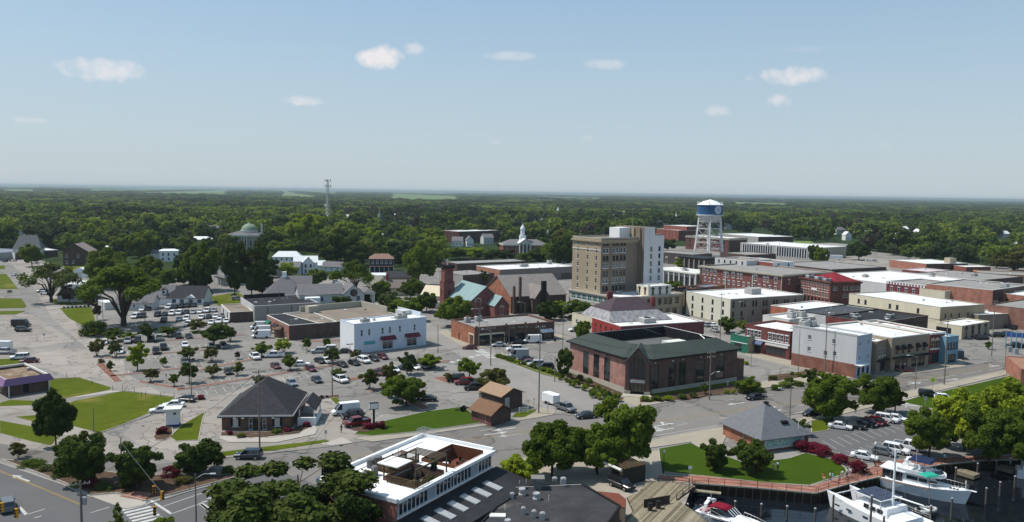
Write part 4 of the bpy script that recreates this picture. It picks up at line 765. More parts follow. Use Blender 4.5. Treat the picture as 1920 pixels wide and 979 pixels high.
boxpart(r,'front_wing',2,7.5,-4.2,-.006,.02,6.3,WHITE)
r,L,W=house('steep_roofed_chapel','low white chapel with a steep grey hipped roof and small belfry',(480,547),(493,552.5),(527,550),4.4,11.5,'x',8,WHITE,SHG,wf=[(1,1.3,1.6,3,'sash',WHITE)],ws=[(1,1.3,1.6,3,'sash')],keep=.9,ang=15,L=17,W=16)
boxpart(r,'belfry',7.5,9.3,7,8.8,10,13,WHITE)
house('grey_dormer_house','grey-roofed white house directly behind the chapel',(520,528),(528,533),(551,530),5,8.4,'x',0,WHITE,SHG,ang=12,L=13,W=9,wf=[(1.5,1.2,1.5,3,'sash')],keep=.7)
house('white_gabled_house','bright white two-storey gabled house with white metal roof',(541,485),(551,491.5),(583,489.5),6.8,10,'x',0,WHITE,METW,ang=15,L=13,W=9,wf=[(4,1.2,1.7,3,'four',GLB),(1,1.2,1.7,3,'four',GLB)],ws=[(4,1,1.6,2,'sash')],keep=1)
house('white_gabled_house_wing','front gable wing of the bright white gabled house',(566,486),(567.5,492),(583,490),6.8,10,'y',0,WHITE,METW,ang=15,L=6,W=6,wf=[(4,1.2,1.7,2,'four',GLB),(1,1.2,1.7,2,'four',GLB)],keep=1)
house('white_metal_cottage','small cottage with white metal roof at the right of the gabled house',(583,489),(585,497),(600,496),3.6,6,'x',0,WHITE,METW,ang=15,L=7.5,W=8,keep=1)
house('grey_roof_cottage','low white cottage with grey gable roof right of the metal-roofed cottage',(600,495),(603,499),(624,498.5),3,5.6,'x',0,WHITE,SHG,ang=-10,L=12,W=8,wf=[(1,1,1.3,3,'sash')],keep=1)
house('white_roofed_house','white house with bright metal hipped roof left of the gabled house',(503,474),(511,481),(552,479),6,9,'x',3,WHITE,METW,ang=10,L=17,W=10,wf=[(3.5,1.1,1.6,5,'sash'),(1,1.1,1.6,5,'sash')],keep=1)
house('grey_roofed_hall','long grey-roofed white hall behind the dark evergreen trees',(488,493),(495,500),(541,499),5,7.5,'x',0,LGREY,SHG,ang=5,L=19,W=11,wf=[(1.5,1.6,2,[.6,.9],'sash',GLB)],keep=1)
house('tall_white_house','narrow tall white house half hidden behind dark trees',(407,498),(420.5,504),(440,500),8.5,10,'x',2,GREYW,SHD,ws=[(5.5,1,1.8,3,'sash'),(1.5,1,1.8,3,'sash')],keep=.9,ang=35,L=11,W=12,porch=('s',2,3.5,3))
house('white_villa','white flat-fronted villa beside the building site',(283,466),(298.5,470.5),(325,466.5),7,8,'x',2,WHITE,METW,wf=[(4,1,1.5,3,'sash',GLB),(1,1,1.5,3,'sash',GLB)],keep=1,ang=20,L=11,W=9)
house('white_villa_annexe','small grey-roofed annexe left of the white villa',(278,470),(283,474),(297,472),4,6,'x',0,LGREY,SHG,keep=1,ang=20,L=6,W=7)
house('cream_big_house','large cream-white building behind the trees left of the domed post office',(331,443),(335,449),(378,446),9,11,'x',3,OFFW,METW,keep=.9,ang=10,L=22,W=14,wf=[(5,1.4,2,5,'sash')])
house('brick_gable_house','dark brown two-storey brick gable house near the left street',(99.7,468),(117.6,471),(161,466.5),8.7,13.2,'y',0,BRDK,mat('pinkish_shingle',(.27,.22,.2),.9,.1,1),wf=[(5,1.2,2,[.15,.6],'sash',WHITE),(1.2,1.2,2,[.15,.4],'sash',WHITE)],keep=1,ang=12,L=14,W=15,ov=.9,side=mat('beige_render',(.36,.31,.26),.9,.08,.4))
# quonset
q=P(135,521);r=root('quonset_hut',(q.x,q.y,0),'white half-round quonset hut beside the left street trees','shed',math.radians(-6));b=MB();rg=[]
for y in (0,12): rg.append([(4*math.cos(a)+4,y,5.4*math.sin(a)) for a in [math.pi*i/12 for i in range(13)]])
b.loft(rg,cap=True);b.build('shell',METW,r);boxpart(r,'door',2.5,5.5,-.08,-.01,0,3.2,LGREY);note(q,0,9,12,5,1)
house('white_low_shed','low white-roofed shed in front of the quonset hut',(115,525),(112,532),(155,531),3,4.2,'x',0,LGREY,METW,keep=1,ang=0,L=13,W=8)
house('striped_cottage','white clapboard cottage in the shade of the left trees',(104,548),(107,553),(150,550),3,4.4,'x',0,LGREY,SHD,keep=.4,ang=5,L=14,W=9)
# left far strip
block('left_strip_building','low dark strip building with cars parked in front at the far left',(16,470),(28,474),(70,471),4.6,BRDK,WHITE,RG,.3,OFFW,keep=1,wf=[(.5,2,2.4,4,'shop',BF)])
block('left_strip_building','long low flat-roofed building between the far-left strip and the brick gable house',(62,466),(72,470),(103,468),4.6,BRDK,OFFW,RW,.3,WHITE,keep=1)
block('far_left_hall','pale blue-grey roofed hall at the left edge',(-60,468),(-20,475),(22,468),5,GREYW,GREYW,mat('blue_grey_metal',(.2,.22,.27),.6,.1,.3),.2,OFFW,keep=1)
house('steep_grey_church','grey steep-roofed church hall with white finials at the far left',(18,457),(24,465),(50,462),7,15,'x',3,OFFW,SHG,keep=1,ang=20,L=16,W=12)
block('long_white_roof_building','long low building with bright white roof edge among the left trees',(190,460),(196,464),(232,462),6,BRDK,BRDK,RW,.2,WHITE,keep=1)
# purple building bottom left
r,L,W=block('purple_mansard_building','low dark brick building with a purple mansard band and rusty gravel roof, bottom left',(-28,690),(11,713),(91,701),3.9,BRDK,BRDK,mat('rusty_roof',(.22,.15,.10),.95,.3,.3,spots=((.3,.25,.2),.4,.5)),.9,OFFW,wf=[(.4,1.2,2.2,[.45],'fixed',BLACKM,BLACKM)],ws=[(.4,3,2.2,[.7],'shop',OFFW)],vents=2,keep=1)
b=MB();o_=.9;zz=(2.6,4.1)
for q in ([(-o_,-o_),(L+o_,-o_),(L+.1,-.1),(-.1,-.1)],[(-o_,W+o_),(-o_,-o_),(-.1,-.1),(-.1,W+.1)]): b.poly([(q[0][0],q[0][1],zz[0]),(q[1][0],q[1][1],zz[0]),(q[2][0],q[2][1],zz[1]),(q[3][0],q[3][1],zz[1])]);b.poly([(q[0][0],q[0][1],zz[0]),(q[3][0]*1,q[3][1],zz[0]),(q[2][0],q[2][1],zz[0]),(q[1][0],q[1][1],zz[0])])
b.build('mansard',mat('purple_metal',(.22,.13,.25),.6,.07,.4),r)
for x in (.3,L - .3): boxpart(r,'corner_post',x - .1,x+.1,-.85,-.65,0,2.6,OFFW)
# hip-roofed brick bank
r,L,W=house('hipped_brick_bank','single-storey dark brick bank branch with large charcoal hipped roof',None,(415.5,776),(546,768.5),3.4,8.4,'y',6.5,BRB,SHD,ang=5,W=17.5,wf=[(.8,1.2,1.7,[.2,.81],'sash',OFFW,OFFW),(.1,.7,2.4,[.42,.62],'sash',WHITE),(.1,1.8,2.5,[.52],'shop',BF)],ov=.7,keep=1,cat='building')
for f in (.145,.255,.755,.865): boxpart(r,'shutter',L*f - .2,L*f+.2,-.07,-.005,.8,2.5,BLACKM)
b=MB();b.box(-.72,L+.72,-.75,-.69,2.95,3.25);b.box(L+.69,L+.75,-.69,W+.7,2.95,3.25);b.box(-.75,-.69,-.69,W+.7,2.95,3.25);b.build('gutter',OFFW,r)
b=MB();b.box(.3,L - .3,-1.6,-.3,0,.15);b.box(3.8,L - 3.8,-2.2,-1.6,0,.1);b.build('porch_step',BRB,r)
b=MB();roof_planes(b,3.4,8,3.1,4.6,'y',0,.2,x0=L+.9,y0=4);b.build('drive_through_roof',SHD,r);boxpart(r,'drive_through_wall',L+1,L+4.6,2.6,3.0,0,1.7,WHITE);boxpart(r,'drive_through_wall',L+4.2,L+4.6,3.0,11,0,1.2,WHITE)
for x,y in ((L+1.1,4.2),(L+4.1,4.2),(L+4.1,11.8)): boxpart(r,'post',x - .12,x+.12,y - .12,y+.12,0,3.1,WHITE)
for x in (2.4,4.0,L - 3.4): boxpart(r,'gutter_lamp',x,x+.5,-.9,-.76,2.6,2.75,WHITE)
b=MB();b.box(L*.5 - .9,L*.5+.5,4.0,4.9,6.2,6.5);b.build('skylight',STEEL,r)
# tan sheds
r,L,W=house('tan_roof_shed','dark brick shed with light tan shingle roof and a grey panel door',(911.4,731),(940.5,741.5),(961,727),3.6,4.9,'y',0,BRDK,SHT,ang=42,L=6.2,W=7,ov=.5,wf=[(.2,1.4,2.6,[.28],'fixed',LGREY,STEEL)],keep=1,cat='shed')
r,L,W=house('brown_roof_shed','low brick shed with reddish-brown shingle gable roof beside the tan-roofed shed',(880,763),(921,776),(946,760),2.7,4.3,'y',0,BRDK,SHB,ang=44,L=5.6,W=6.2,ov=.5,ws=[(.6,.5,1.6,[.75],'fixed',OFFW)],keep=1,cat='shed',side=brick('shed_side_brick',(.17,.06,.055)))
# visitor kiosk with pyramid roof
Bk=P(1428,819.5,3.0)
r,L,W=house('pyramid_roof_kiosk','brick visitor centre with grey pyramid roof and mural window on the waterfront lawn',(1344,796),(1428,819.5),(1497,807),3.0,7.6,'x',5.4,brick('kiosk_brick_dark',(.17,.07,.05)),mat('blue_grey_shingle',(.15,.155,.17),.9,.12,1.2),side=BRO,ov=.6,keep=1,cat='building',ang=22,L=11.2,W=11.6,ws=[(.9,.5,1.2,[.55],'sill',WHITE)])
# painted mural panels of sea-green reeds in one broad frame on the right-hand face
mm=bpy.data.materials.new('reed_mural');mm.use_nodes=True;n_=mm.node_tree.nodes;l_=mm.node_tree.links;t_=n_.new('ShaderNodeTexCoord');v_=n_.new('ShaderNodeTexVoronoi');v_.inputs['Scale'].default_value=1.6;mp_=n_.new('ShaderNodeMapping');mp_.inputs['Scale'].default_value=(1,1,1.6);l_.new(t_.outputs['Object'],mp_.inputs[0]);l_.new(mp_.outputs[0],v_.inputs[0])
c_=n_.new('ShaderNodeValToRGB');c_.color_ramp.elements[0].color=(.08,.2,.16,1);c_.color_ramp.elements[1].color=(.45,.5,.5,1);e_=c_.color_ramp.elements.new(.4);e_.color=(.18,.34,.3,1);l_.new(v_.outputs['Distance'],c_.inputs[0]);l_.new(c_.outputs[0],n_['Principled BSDF'].inputs['Base Color'])
boxpart(r,'mural',.9,L - 1.4,-.09,-.005,.75,2.6,mm)
b=MB();b.box(.7,L - 1.2,-.16,-.006,.5,.74);b.box(.7,L - 1.2,-.16,-.006,2.61,2.8);b.box(.7,.89,-.16,-.007,.74,2.6);b.box(L - 1.39,L - 1.2,-.16,-.007,.74,2.6);b.box(L*.4,L*.4+.15,-.16,-.1,.74,2.6);b.build('mural_frame',LGREY,r)
b=MB();b.lathe([(.5,0),(.6,.25),(.1,.4)],(L/2,W/2,7.5),8);b.tube((L/2,W/2,7.8),(L/2,W/2,8.6),.06);b.build('finial',BLACKM,r);b=MB();b.tube((L*.82,.6,3),(L*.82,.6,5.6),.05);b.build('vent_pipe',WHITE,r);boxpart(r,'roof_hood',L*.55,L*.68,1.6,2.6,3.9,4.9,BLACKM)
# green-roofed bank with corner entrance
A=P(1069,641,9.2);Bf=P(1196,672,9.2);C=P(1384,661,9.2)
Bq,an,L,W=frame_of(A,Bf,C,9.2,31,33.2,27.8);ang=an
r=root('green_roof_bank',(Bq.x,Bq.y,0),'large pink-brown brick bank with green metal sloped roof around an open roof well','building',ang);note(Bq,an,L,W,11,1)
print('bank',L,W,math.degrees(an))
ch=4.6                                 # chamfered entrance corner
b=MB()
BRK1=brick('bank_pink_brick',(.40,.20,.165));BRK2=brick('bank_shaded_brick',(.115,.058,.05))  # same brick twice: the front copy is darkened to paint its shade
of=rows([(1.2,2.6,5.8,[.16],'shop',BF),(1.2,2.3,5.8,[.33],'shop',BF),(1.2,2.3,5.8,[.43],'shop',BF),(1.2,3.0,5.8,[.61],'shop',BF),(1.2,3.0,5.8,[.82],'shop',BF)],L)
os_=rows([(1.2,2.4,6.0,[.26,.42,.58],'shop',BF)],W)
bb=MB();o1=wall_mesh(bb,'f',L,0,8.9,of,L,W,0)
# shift front wall cells that fall inside the chamfer
def clampx(p): return (max(p[0],ch),p[1],p[2])
bb.v=[clampx(p) if abs(p[1]) < .31 else p for p in bb.v];i0=len(bb.v)
b2=MB();o2=wall_mesh(b2,'s',W,0,8.9,os_,L,W,1);b2.v=[(p[0],max(p[1],ch),p[2]) if p[0] < .31 and p[1] < ch else p for p in b2.v]
wall_mesh(b2,'b',L,0,8.9,[],L,W,0);wall_mesh(b2,'r',W,0,8.9,[],L,W,0)
b2.poly([(0,ch,0),(ch,0,0),(ch,0,8.9),(0,ch,8.9)],1)
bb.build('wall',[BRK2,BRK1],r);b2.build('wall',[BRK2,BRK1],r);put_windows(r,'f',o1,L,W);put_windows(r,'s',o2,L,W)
b=MB();ro=.8;ri=3.9;z0_,z1_=8.7,11.2
outp=[(-ro,ch - ro*.4),(ch - ro*.4,-ro),(L+ro,-ro),(L+ro,W+ro),(-ro,W+ro)];inn=[(ri,ch+ri*.65),(ch+ri*.65,ri),(L - ri,ri),(L - ri,W - ri),(ri,W - ri)]
for k in range(5):
    a,c=outp[k],outp[(k+1) % 5];d,e=inn[(k+1) % 5],inn[k]
    b.poly([(*a,z0_),(*c,z0_),(*d,z1_),(*e,z1_)]);b.poly([(*a,z0_ - .35),(*c,z0_ - .35),(*c,z0_),(*a,z0_)],1);b.poly([(*a,z0_ - .35),(a[0]*.9+.1*e[0],a[1]*.9+.1*e[1],z0_ - .35),(c[0]*.9+.1*d[0],c[1]*.9+.1*d[1],z0_ - .35),(*c,z0_ - .35)],1)
    n=max(2,int(math.dist(a,c)/1.1))
    for j in range(n):      # standing seams
        t=(j+.5)/n;p=Vector((a[0]+(c[0] - a[0])*t,a[1]+(c[1] - a[1])*t,z0_+.02));q=Vector((e[0]+(d[0] - e[0])*t,e[1]+(d[1] - e[1])*t,z1_+.02));b.tube(p,q,.045,n=4,cap=False)
    b.poly([(*e,z1_),(*d,z1_),(*d,8.2),(*e,8.2)],1)
b.build('sloped_roof',[GRNR,BLACKM],r)
b=MB();b.prism(inn,8.0,8.25);b.build('roof_well',mat('well_floor',(.12,.12,.12),.9,.2,.2),r)
b=MB()
for k in (2,3):
    a,c=Vector((*inn[k],0)),Vector((*inn[(k+1) % 5],0));n=int((c - a).length/.8);nn=Vector((-(c - a).y,(c - a).x,0)).normalized()
    for j in range(n): p=a+(c - a)*(j+.5)/n+nn*.4;b.tube((p.x,p.y,8.2),(p.x,p.y,10.9),.05,n=4)
    b.tube((a.x,a.y,11.1),(c.x,c.y,11.1),.07,n=4,m=1);b.tube((a.x,a.y,8.4),(a.x+(c.x - a.x)*.3,a.y+(c.y - a.y)*.3,11.1),.09,n=4,m=1)
b.build('roof_screen_bracing',[mat('fin_dark',(.06,.062,.065),.7,.05,1),STEEL],r)
boxpart(r,'rooftop_unit',L*.6,L*.6+6,W*.4,W*.4+3,8.25,9.4,OFFW);boxpart(r,'rooftop_unit',L*.3,L*.3+3,W*.4,W*.4+2,8.25,9.2,OFFW);link('roof_vent',vent_mesh(1),r,(L*.35,W*.35,8.25))
boxpart(r,'base_course',ch,L+.1,-.12,-.004,0,1.1,STONE);boxpart(r,'base_course',-.12,-.004,ch,W,0,1.1,STONE)
# entrance gable on the chamfer
cx,cy=ch/2,ch/2;e=MB();wd=5.6
er=bpy.data.objects.new('entrance_gable',None);COL.objects.link(er);er.parent=r;er.location=(cx,cy,0);er.rotation_euler=(0,0,math.radians(-45))
b=MB();hw=wd/2;fr=-2.4
b.box(-hw,-hw+.9,fr,.6,0,8.1);b.box(hw - .9,hw,fr,.6,0,8.1);b.poly([(-hw,fr,8.1),(-hw+.9,fr,8.1),(0,fr,10.2),(0,fr,11.4)]);b.poly([(hw,fr,8.1),(0,fr,11.4),(0,fr,10.2),(hw - .9,fr,8.1)]);b.box(-hw+.9,hw - .9,fr+.1,.3,2.75,4.1)
b.poly([(-hw+.9,fr,8.1),(-hw+.9,.3,8.1),(0,.3,10.2),(0,fr,10.2)]);b.poly([(hw - .9,fr,8.1),(0,fr,10.2),(0,.3,10.2),(hw - .9,.3,8.1)])
b.build('gable_wall',[BRK2],er);b=MB();roof_planes(b,wd,6.5,8.3,11.7,'y',0,.3,x0=-hw,y0=fr);b.build('gable_roof',GRNR,er)
b=MB();b.box(-hw+.9,hw - .9,fr+.5,fr+.6,4.1,8.1);b.poly([(-hw+.9,fr+.5,8.1),(hw - .9,fr+.5,8.1),(0,fr+.5,10.2)]);b.box(-hw+.9,hw - .9,-1.2,-1.1,0,2.75);b.build('glazing',GLASS,er)
b=MB()
for x in (-.95,0,.95): b.box(x - .06,x+.06,fr+.4,fr+.5,4.1,9.0);b.box(x - .06,x+.06,-1.3,-1.2,0,2.75)
b.build('mullion',BF,er);boxpart(er,'name_board',-1.7,1.7,fr+.0,fr+.09,3.1,3.75,OFFW);text_on(er,'COMMUNITY BANK',.36,(0,fr - .02,3.43),0,DARKM,ext=.01)
b=MB();b.box(-hw - .6,hw+.6,fr - 2.4,fr,0,.3);b.box(-hw - .9,hw+.9,fr - 3.2,fr - 2.4,0,.16);b.build('entrance_step',STONE,er)
for x in (-hw+.45,hw - .45): boxpart(er,'pier_base',x - .7,x+.7,fr - .15,fr+.8,0,1.0,STONE)
b=MB()
for f in (.16,.33,.43,.61,.82): b.box(f*L - .12,f*L+.12,-.35,-.01,7.5,7.7)
b.build('wall_lamp',mat('lamp_white',(.8,.8,.78),.4,.02,1),r)
b=MB();b.box(-.35,-.01,W*.42 - .12,W*.42+.12,7.7,7.9);b.box(-.1,-.006,W*.34 - 4.4,W*.34+7.6,7.9,8.05);b.build('window_band',DARKM,r)
boxpart(r,'side_annexe',L+.01,L+3.5,.8,9,0,5.4,BRK2)
# churches
BRC=brick('church_brick',(.20,.055,.05))
tq=P(838,565);tz=18.5;b=MB();tw_=P(825.5,496,tz);tx=P(851,497,tz)
r=root('teal_roofed_church',(0,0,0),'red brick church with pale teal metal roof and square corner tower','church',0)
e0,e1,r0_,r1_=P(838,553,6.0),P(880,566,6.0),P(864,527,12),P(913,541,12)
ang=math.atan2((r1_ - r0_).y,(r1_ - r0_).x);mid=P(880,566,6.0);r.location=(mid.x,mid.y,0);ang=math.radians(26.5 - 90);r.rotation_euler=(0,0,ang+math.pi/2)
inv=(Matrix.Translation((mid.x,mid.y,0)) @ Matrix.Rotation(ang+math.pi/2,4,'Z')).inverted()
Lc=14.0;Wc=23.0
print('church',Wc,inv @ r0_,inv @ r1_)
b=MB();b.box(0,Lc,0,Wc,0,6.0);b.poly([(0,0,6),(Lc,0,6),(Lc/2,0,11.5)]);b.poly([(Lc,Wc,6),(0,Wc,6),(Lc/2,Wc,11.5)]);b.build('wall',BRC,r)
b=MB();roof_planes(b,Lc,Wc,6,11.7,'y',0,.4);b.build('roof',TEAL,r)
b=MB();b.box(7.5,13.5,-7,0,0,5.2);b.poly([(7.5,-7,5.2),(13.5,-7,5.2),(10.5,-7,8.4)]);b.build('transept_wall',BRC,r);b=MB();roof_planes(b,6,9,5.2,8.6,'y',0,.3,x0=7.5,y0=-7);b.build('transept_roof',TEAL,r)
link('window',win_mesh(1.4,2.6,'arch',STONE,GLASS)[0],r,(10.5,-7.1,1.6));link('window',win_mesh(2.6,4.5,'arch',STONE,GLASS)[0],r,(3.6,-.1,1.4));note(mid,ang+math.pi/2,Lc,Wc,12,1)
# its tower
tb=P(838,580);tt=HT(838,496,580);r2=root('church_tower',(tb.x,tb.y,0),'square red brick church tower with dark battlements and a small white cross','tower',math.radians(26.5))
print('tower h',tt)
b=MB();b.box(-2.3,2.3,-2.3,2.3,0,tt*.62);b.box(-1.9,1.9,-1.9,1.9,tt*.62,tt - 1.2);b.box(-2.3,2.3,-2.3,2.3,tt*.6,tt*.62+.3);b.build('wall',BRC,r2)
b=MB();b.box(-2.4,2.4,-2.4,2.4,tt - 1.2,tt - .4)
for s in (-1,1):
    for k in range(5): b.box(-2.4+k*1.08,-1.92+k*1.08,s*2.2 - .2,s*2.2+.2,tt - .4,tt+.1);b.box(s*2.2 - .2,s*2.2+.2,-2.4+k*1.08,-1.92+k*1.08,tt - .4,tt+.1)
b.build('battlement',BLACKM,r2)
for x,y,a in ((0,-1.9,0),(-1.9,0,-math.pi/2)): fr_,pn=win_mesh(1.1,3.2,'arch',BRC,BLACKM);o=link('belfry_opening',fr_,r2,(x,y - .12 if a==0 else y,tt*.68),a);
for x,y,a in ((0,-2.3,0),(-2.3,0,-math.pi/2)):
    fr_,pn=win_mesh(.9,2.4,'arch',BRC,BLACKM);o=link('window',fr_,r2,(x - (.12 if a else 0),y - (.12 if a==0 else 0),tt*.3),a);link('pane',pn,o)
b=MB();b.box(-.1,.1,-.1,.1,tt - .4,tt+2.4);b.box(-.7,.7,-.1,.1,tt+1.4,tt+1.65);b.build('cross',WHITE,r2)
# stone-roofed church
g0=P(940,586,0);r,L,W=house('grey_roofed_church','orange brick church with large stone-grey gable roof and tall dark chimneys',None,Vector((-.1,312.7,7)),None,7,14,'x',0,BRDK,SHS,ang=26,L=25,W=26,ov=.5,keep=1,cat='church',side=BRO) if True else None
b=MB();b.box(8,15,-5,-.01,0,6.5);b.poly([(8,-5,6.5),(15,-5,6.5),(11.5,-5,11)]);b.build('wing_wall',BRDK,r);b=MB();roof_planes(b,7,12,6.5,11.2,'y',0,.3,x0=8,y0=-5);b.build('wing_roof',SHS,r)
for x,y,z,s in ((3.5,-.8,14.5,.8),(11.5,-5.7,13.2,1.9),(.5,-1.5,11,.7)): boxpart(r,'chimney',x - s/2,x+s/2,y - .6,y+.6,0,z,BLACKM if s > 1 else BRDK)
# small houses right of centre-left
house('cream_roof_house','house with pale cream roof just left of the church tower',(782,545),(790,552),(824,548),4.5,8,'x',0,CREAM,mat('cream_metal_roof',(.62,.54,.4),.6,.06,.4),keep=.6,ang=-20,L=13,W=10)
house('cream_cottage','cream stucco cottage with brick chimney among bushes',(700,530),(722,539),(765,535),4,7,'x',0,CREAM,mat('brown_grey_shingle',(.2,.17,.15),.9,.1,1),keep=.6,ang=15,L=15,W=9,chim=(.1,.5,1.1,9.5,BRR))
house('sage_gable_house','pale house with grey-green gable roof left of the cream cottage',(688,526),(703,533),(725,526),4.8,8,'y',0,CREAM,mat('sage_shingle',(.19,.19,.16),.9,.1,1),keep=.7,ang=35,L=9,W=12)
house('dark_roof_house','house with nearly black roof beside the big street tree',(718,507),(725,520),(762,516),4,6.5,'x',0,TAUPE,SHD,keep=.8,ang=8,L=16,W=13)
house('white_roof_garage','small garage with bright white roof left of the dark-roofed house',(694,510),(698,516),(723,512),3,4,'x',0,LGREY,METW,keep=1,ang=15,L=9,W=6)
house('porch_house','two-storey dark house with reddish roof and white columned porch',(677,478),(693,485),(727,482),8,10.5,'x',3,mat('blue_black_siding',(.05,.06,.08),.8,.1,1),mat('rust_brown_shingle',(.24,.15,.12),.9,.1,1),wf=[(5,1.2,1.8,5,'sash')],keep=1,ang=10,L=14,W=12,porch=('f',2.5,3.4,6))
# civic buildings
r,L,W=block('domed_post_office','pale stone classical post office with green copper dome',(415,437),(424,440),(486,436),12,mat('limestone',(.37,.34,.28),.9,.08,.3),mat('limestone'  ,(.37,.34,.28)),SHG,.3,STONE,wf=[(3,1.6,4.5,6,'sash',WHITE)],ws=[(3,1.6,4.5,2,'sash',WHITE)],cornice=(OFFW,10.8,.7,.8),keep=1,ang=8,L=25,W=20,vents=0)
b=MB();roof_planes(b,L,W,12,15,'x',9,.2);b.build('hip_roof',SHG,r)
b=MB();b.lathe([(6.4,13),(6.4,14.6),(6.7,14.7),(6.7,15.1)],(L*.62,W/2,0),20);b.build('drum',OFFW,r)
b=MB();b.lathe([(6.2,15.1),(5.9,16.6),(4.8,18.4),(3.2,19.6),(1.2,20.3),(1.1,21),(0,21.2)],(L*.62,W/2,0),20);b.build('dome',mat('copper_green',(.24,.30,.22),.7,.1,.4),r,smooth=True)
for f in (.3,.38,.46,.54,.62): k=MB();k.lathe([(.55,0),(.45,.5),(.4,10),(.6,10.6)],(L*f,-1.6,0),10);k.build('column',OFFW,r)
boxpart(r,'portico_roof',L*.25,L*.67,-2.2,-.9,10.65,12.2,OFFW);boxpart(r,'chimney',L*.95,L*.95+1.4,W*.6,W*.6+1.4,12,20,OFFW)
r,L,W=block('courthouse','red brick courthouse with white portico and white clock cupola',(935,455),(944,458.5),(1030,452),9,BRR,BRR,SHG,.3,STONE,wf=[(1,1.4,2.4,9,'sash',WHITE),(5,1.4,2.2,9,'sash',WHITE)],cornice=(OFFW,8.3,.6,.6),keep=1,ang=10,L=34,W=18,vents=0)
b=MB();roof_planes(b,L,W,9,12.5,'x',7,.5);b.build('hip_roof',SHG,r)
b=MB();b.box(L*.33,L*.6,-4,W*.5,9.5,10.4);b.poly([(L*.33,-4,10.4),(L*.6,-4,10.4),(L*.465,-4,13.4)]);b.build('pediment',OFFW,r);b=MB();roof_planes(b,L*.27,W*.5+4,10.4,13.6,'y',0,.4,x0=L*.33,y0=-4);b.build('portico_roof',METW,r)
for i in range(4): k=MB();k.lathe([(.6,0),(.5,.5),(.42,8.8),(.62,9.5)],(L*.345+i*L*.08,-3.5,0),10);k.build('column',WHITE,r)
b=MB();cx,cy=L*.465,W*.4;b.box(cx - 2.2,cx+2.2,cy - 2.2,cy+2.2,11,15.5);b.lathe([(1.7,15.5),(1.7,20),(2.0,20.1),(2.0,20.5),(1.6,21.5),(.8,22.8),(.2,23.5),(.1,25.5),(0,25.6)],(cx,cy,0),8);b.build('cupola',WHITE,r)
block('brick_school','three-storey dark red brick school with white flat roof among the trees',(836.4,431.5),(860,434),(927.4,431.5),11,BRDK,BRD,RW,.5,OFFW,ws=[(1.2,1.4,1.9,7,'sill',BF),(4.6,1.4,1.9,7,'sill',BF),(8,1.4,1.7,7,'sill',BF)],keep=1,vents=2)
# ------------------------------------------------------------------ vehicles
PAINT={k: mat('car_paint_'+k,c,.3,.03,.5,spec=.6) for k,c in dict(white=(.72,.73,.74),silver=(.36,.37,.39),grey=(.12,.13,.14),black=(.012,.012,.014),maroon=(.10,.012,.02),red=(.15,.012,.016),blue=(.02,.032,.055),sage=(.22,.26,.22),beige=(.45,.42,.36),steelblue=(.16,.2,.24)).items()}
CGL=glassmat('car_glass',(.012,.014,.018),.05);TYRE=mat('tyre_rubber',(.012,.012,.012),.9,.1,2);RIM=mat('wheel_rim',(.4,.4,.42),.35,.05,2,metal=.6);HL=mat('headlamp_lens',(.7,.7,.72),.15,.02,1);TL=mat('tail_lamp_lens',(.25,.01,.01),.25,.05,1)
CARS={}
def ring_(x,hw,z0,z1,n=8):
    c=min(.12,hw*.2);zt=min(.1,(z1 - z0)*.3);return [(x,-hw+c,z0),(x,hw - c,z0),(x,hw,z0+zt),(x,hw,z1 - zt),(x,hw - c,z1),(x,-hw+c,z1),(x,-hw,z1 - zt),(x,-hw,z0+zt)]
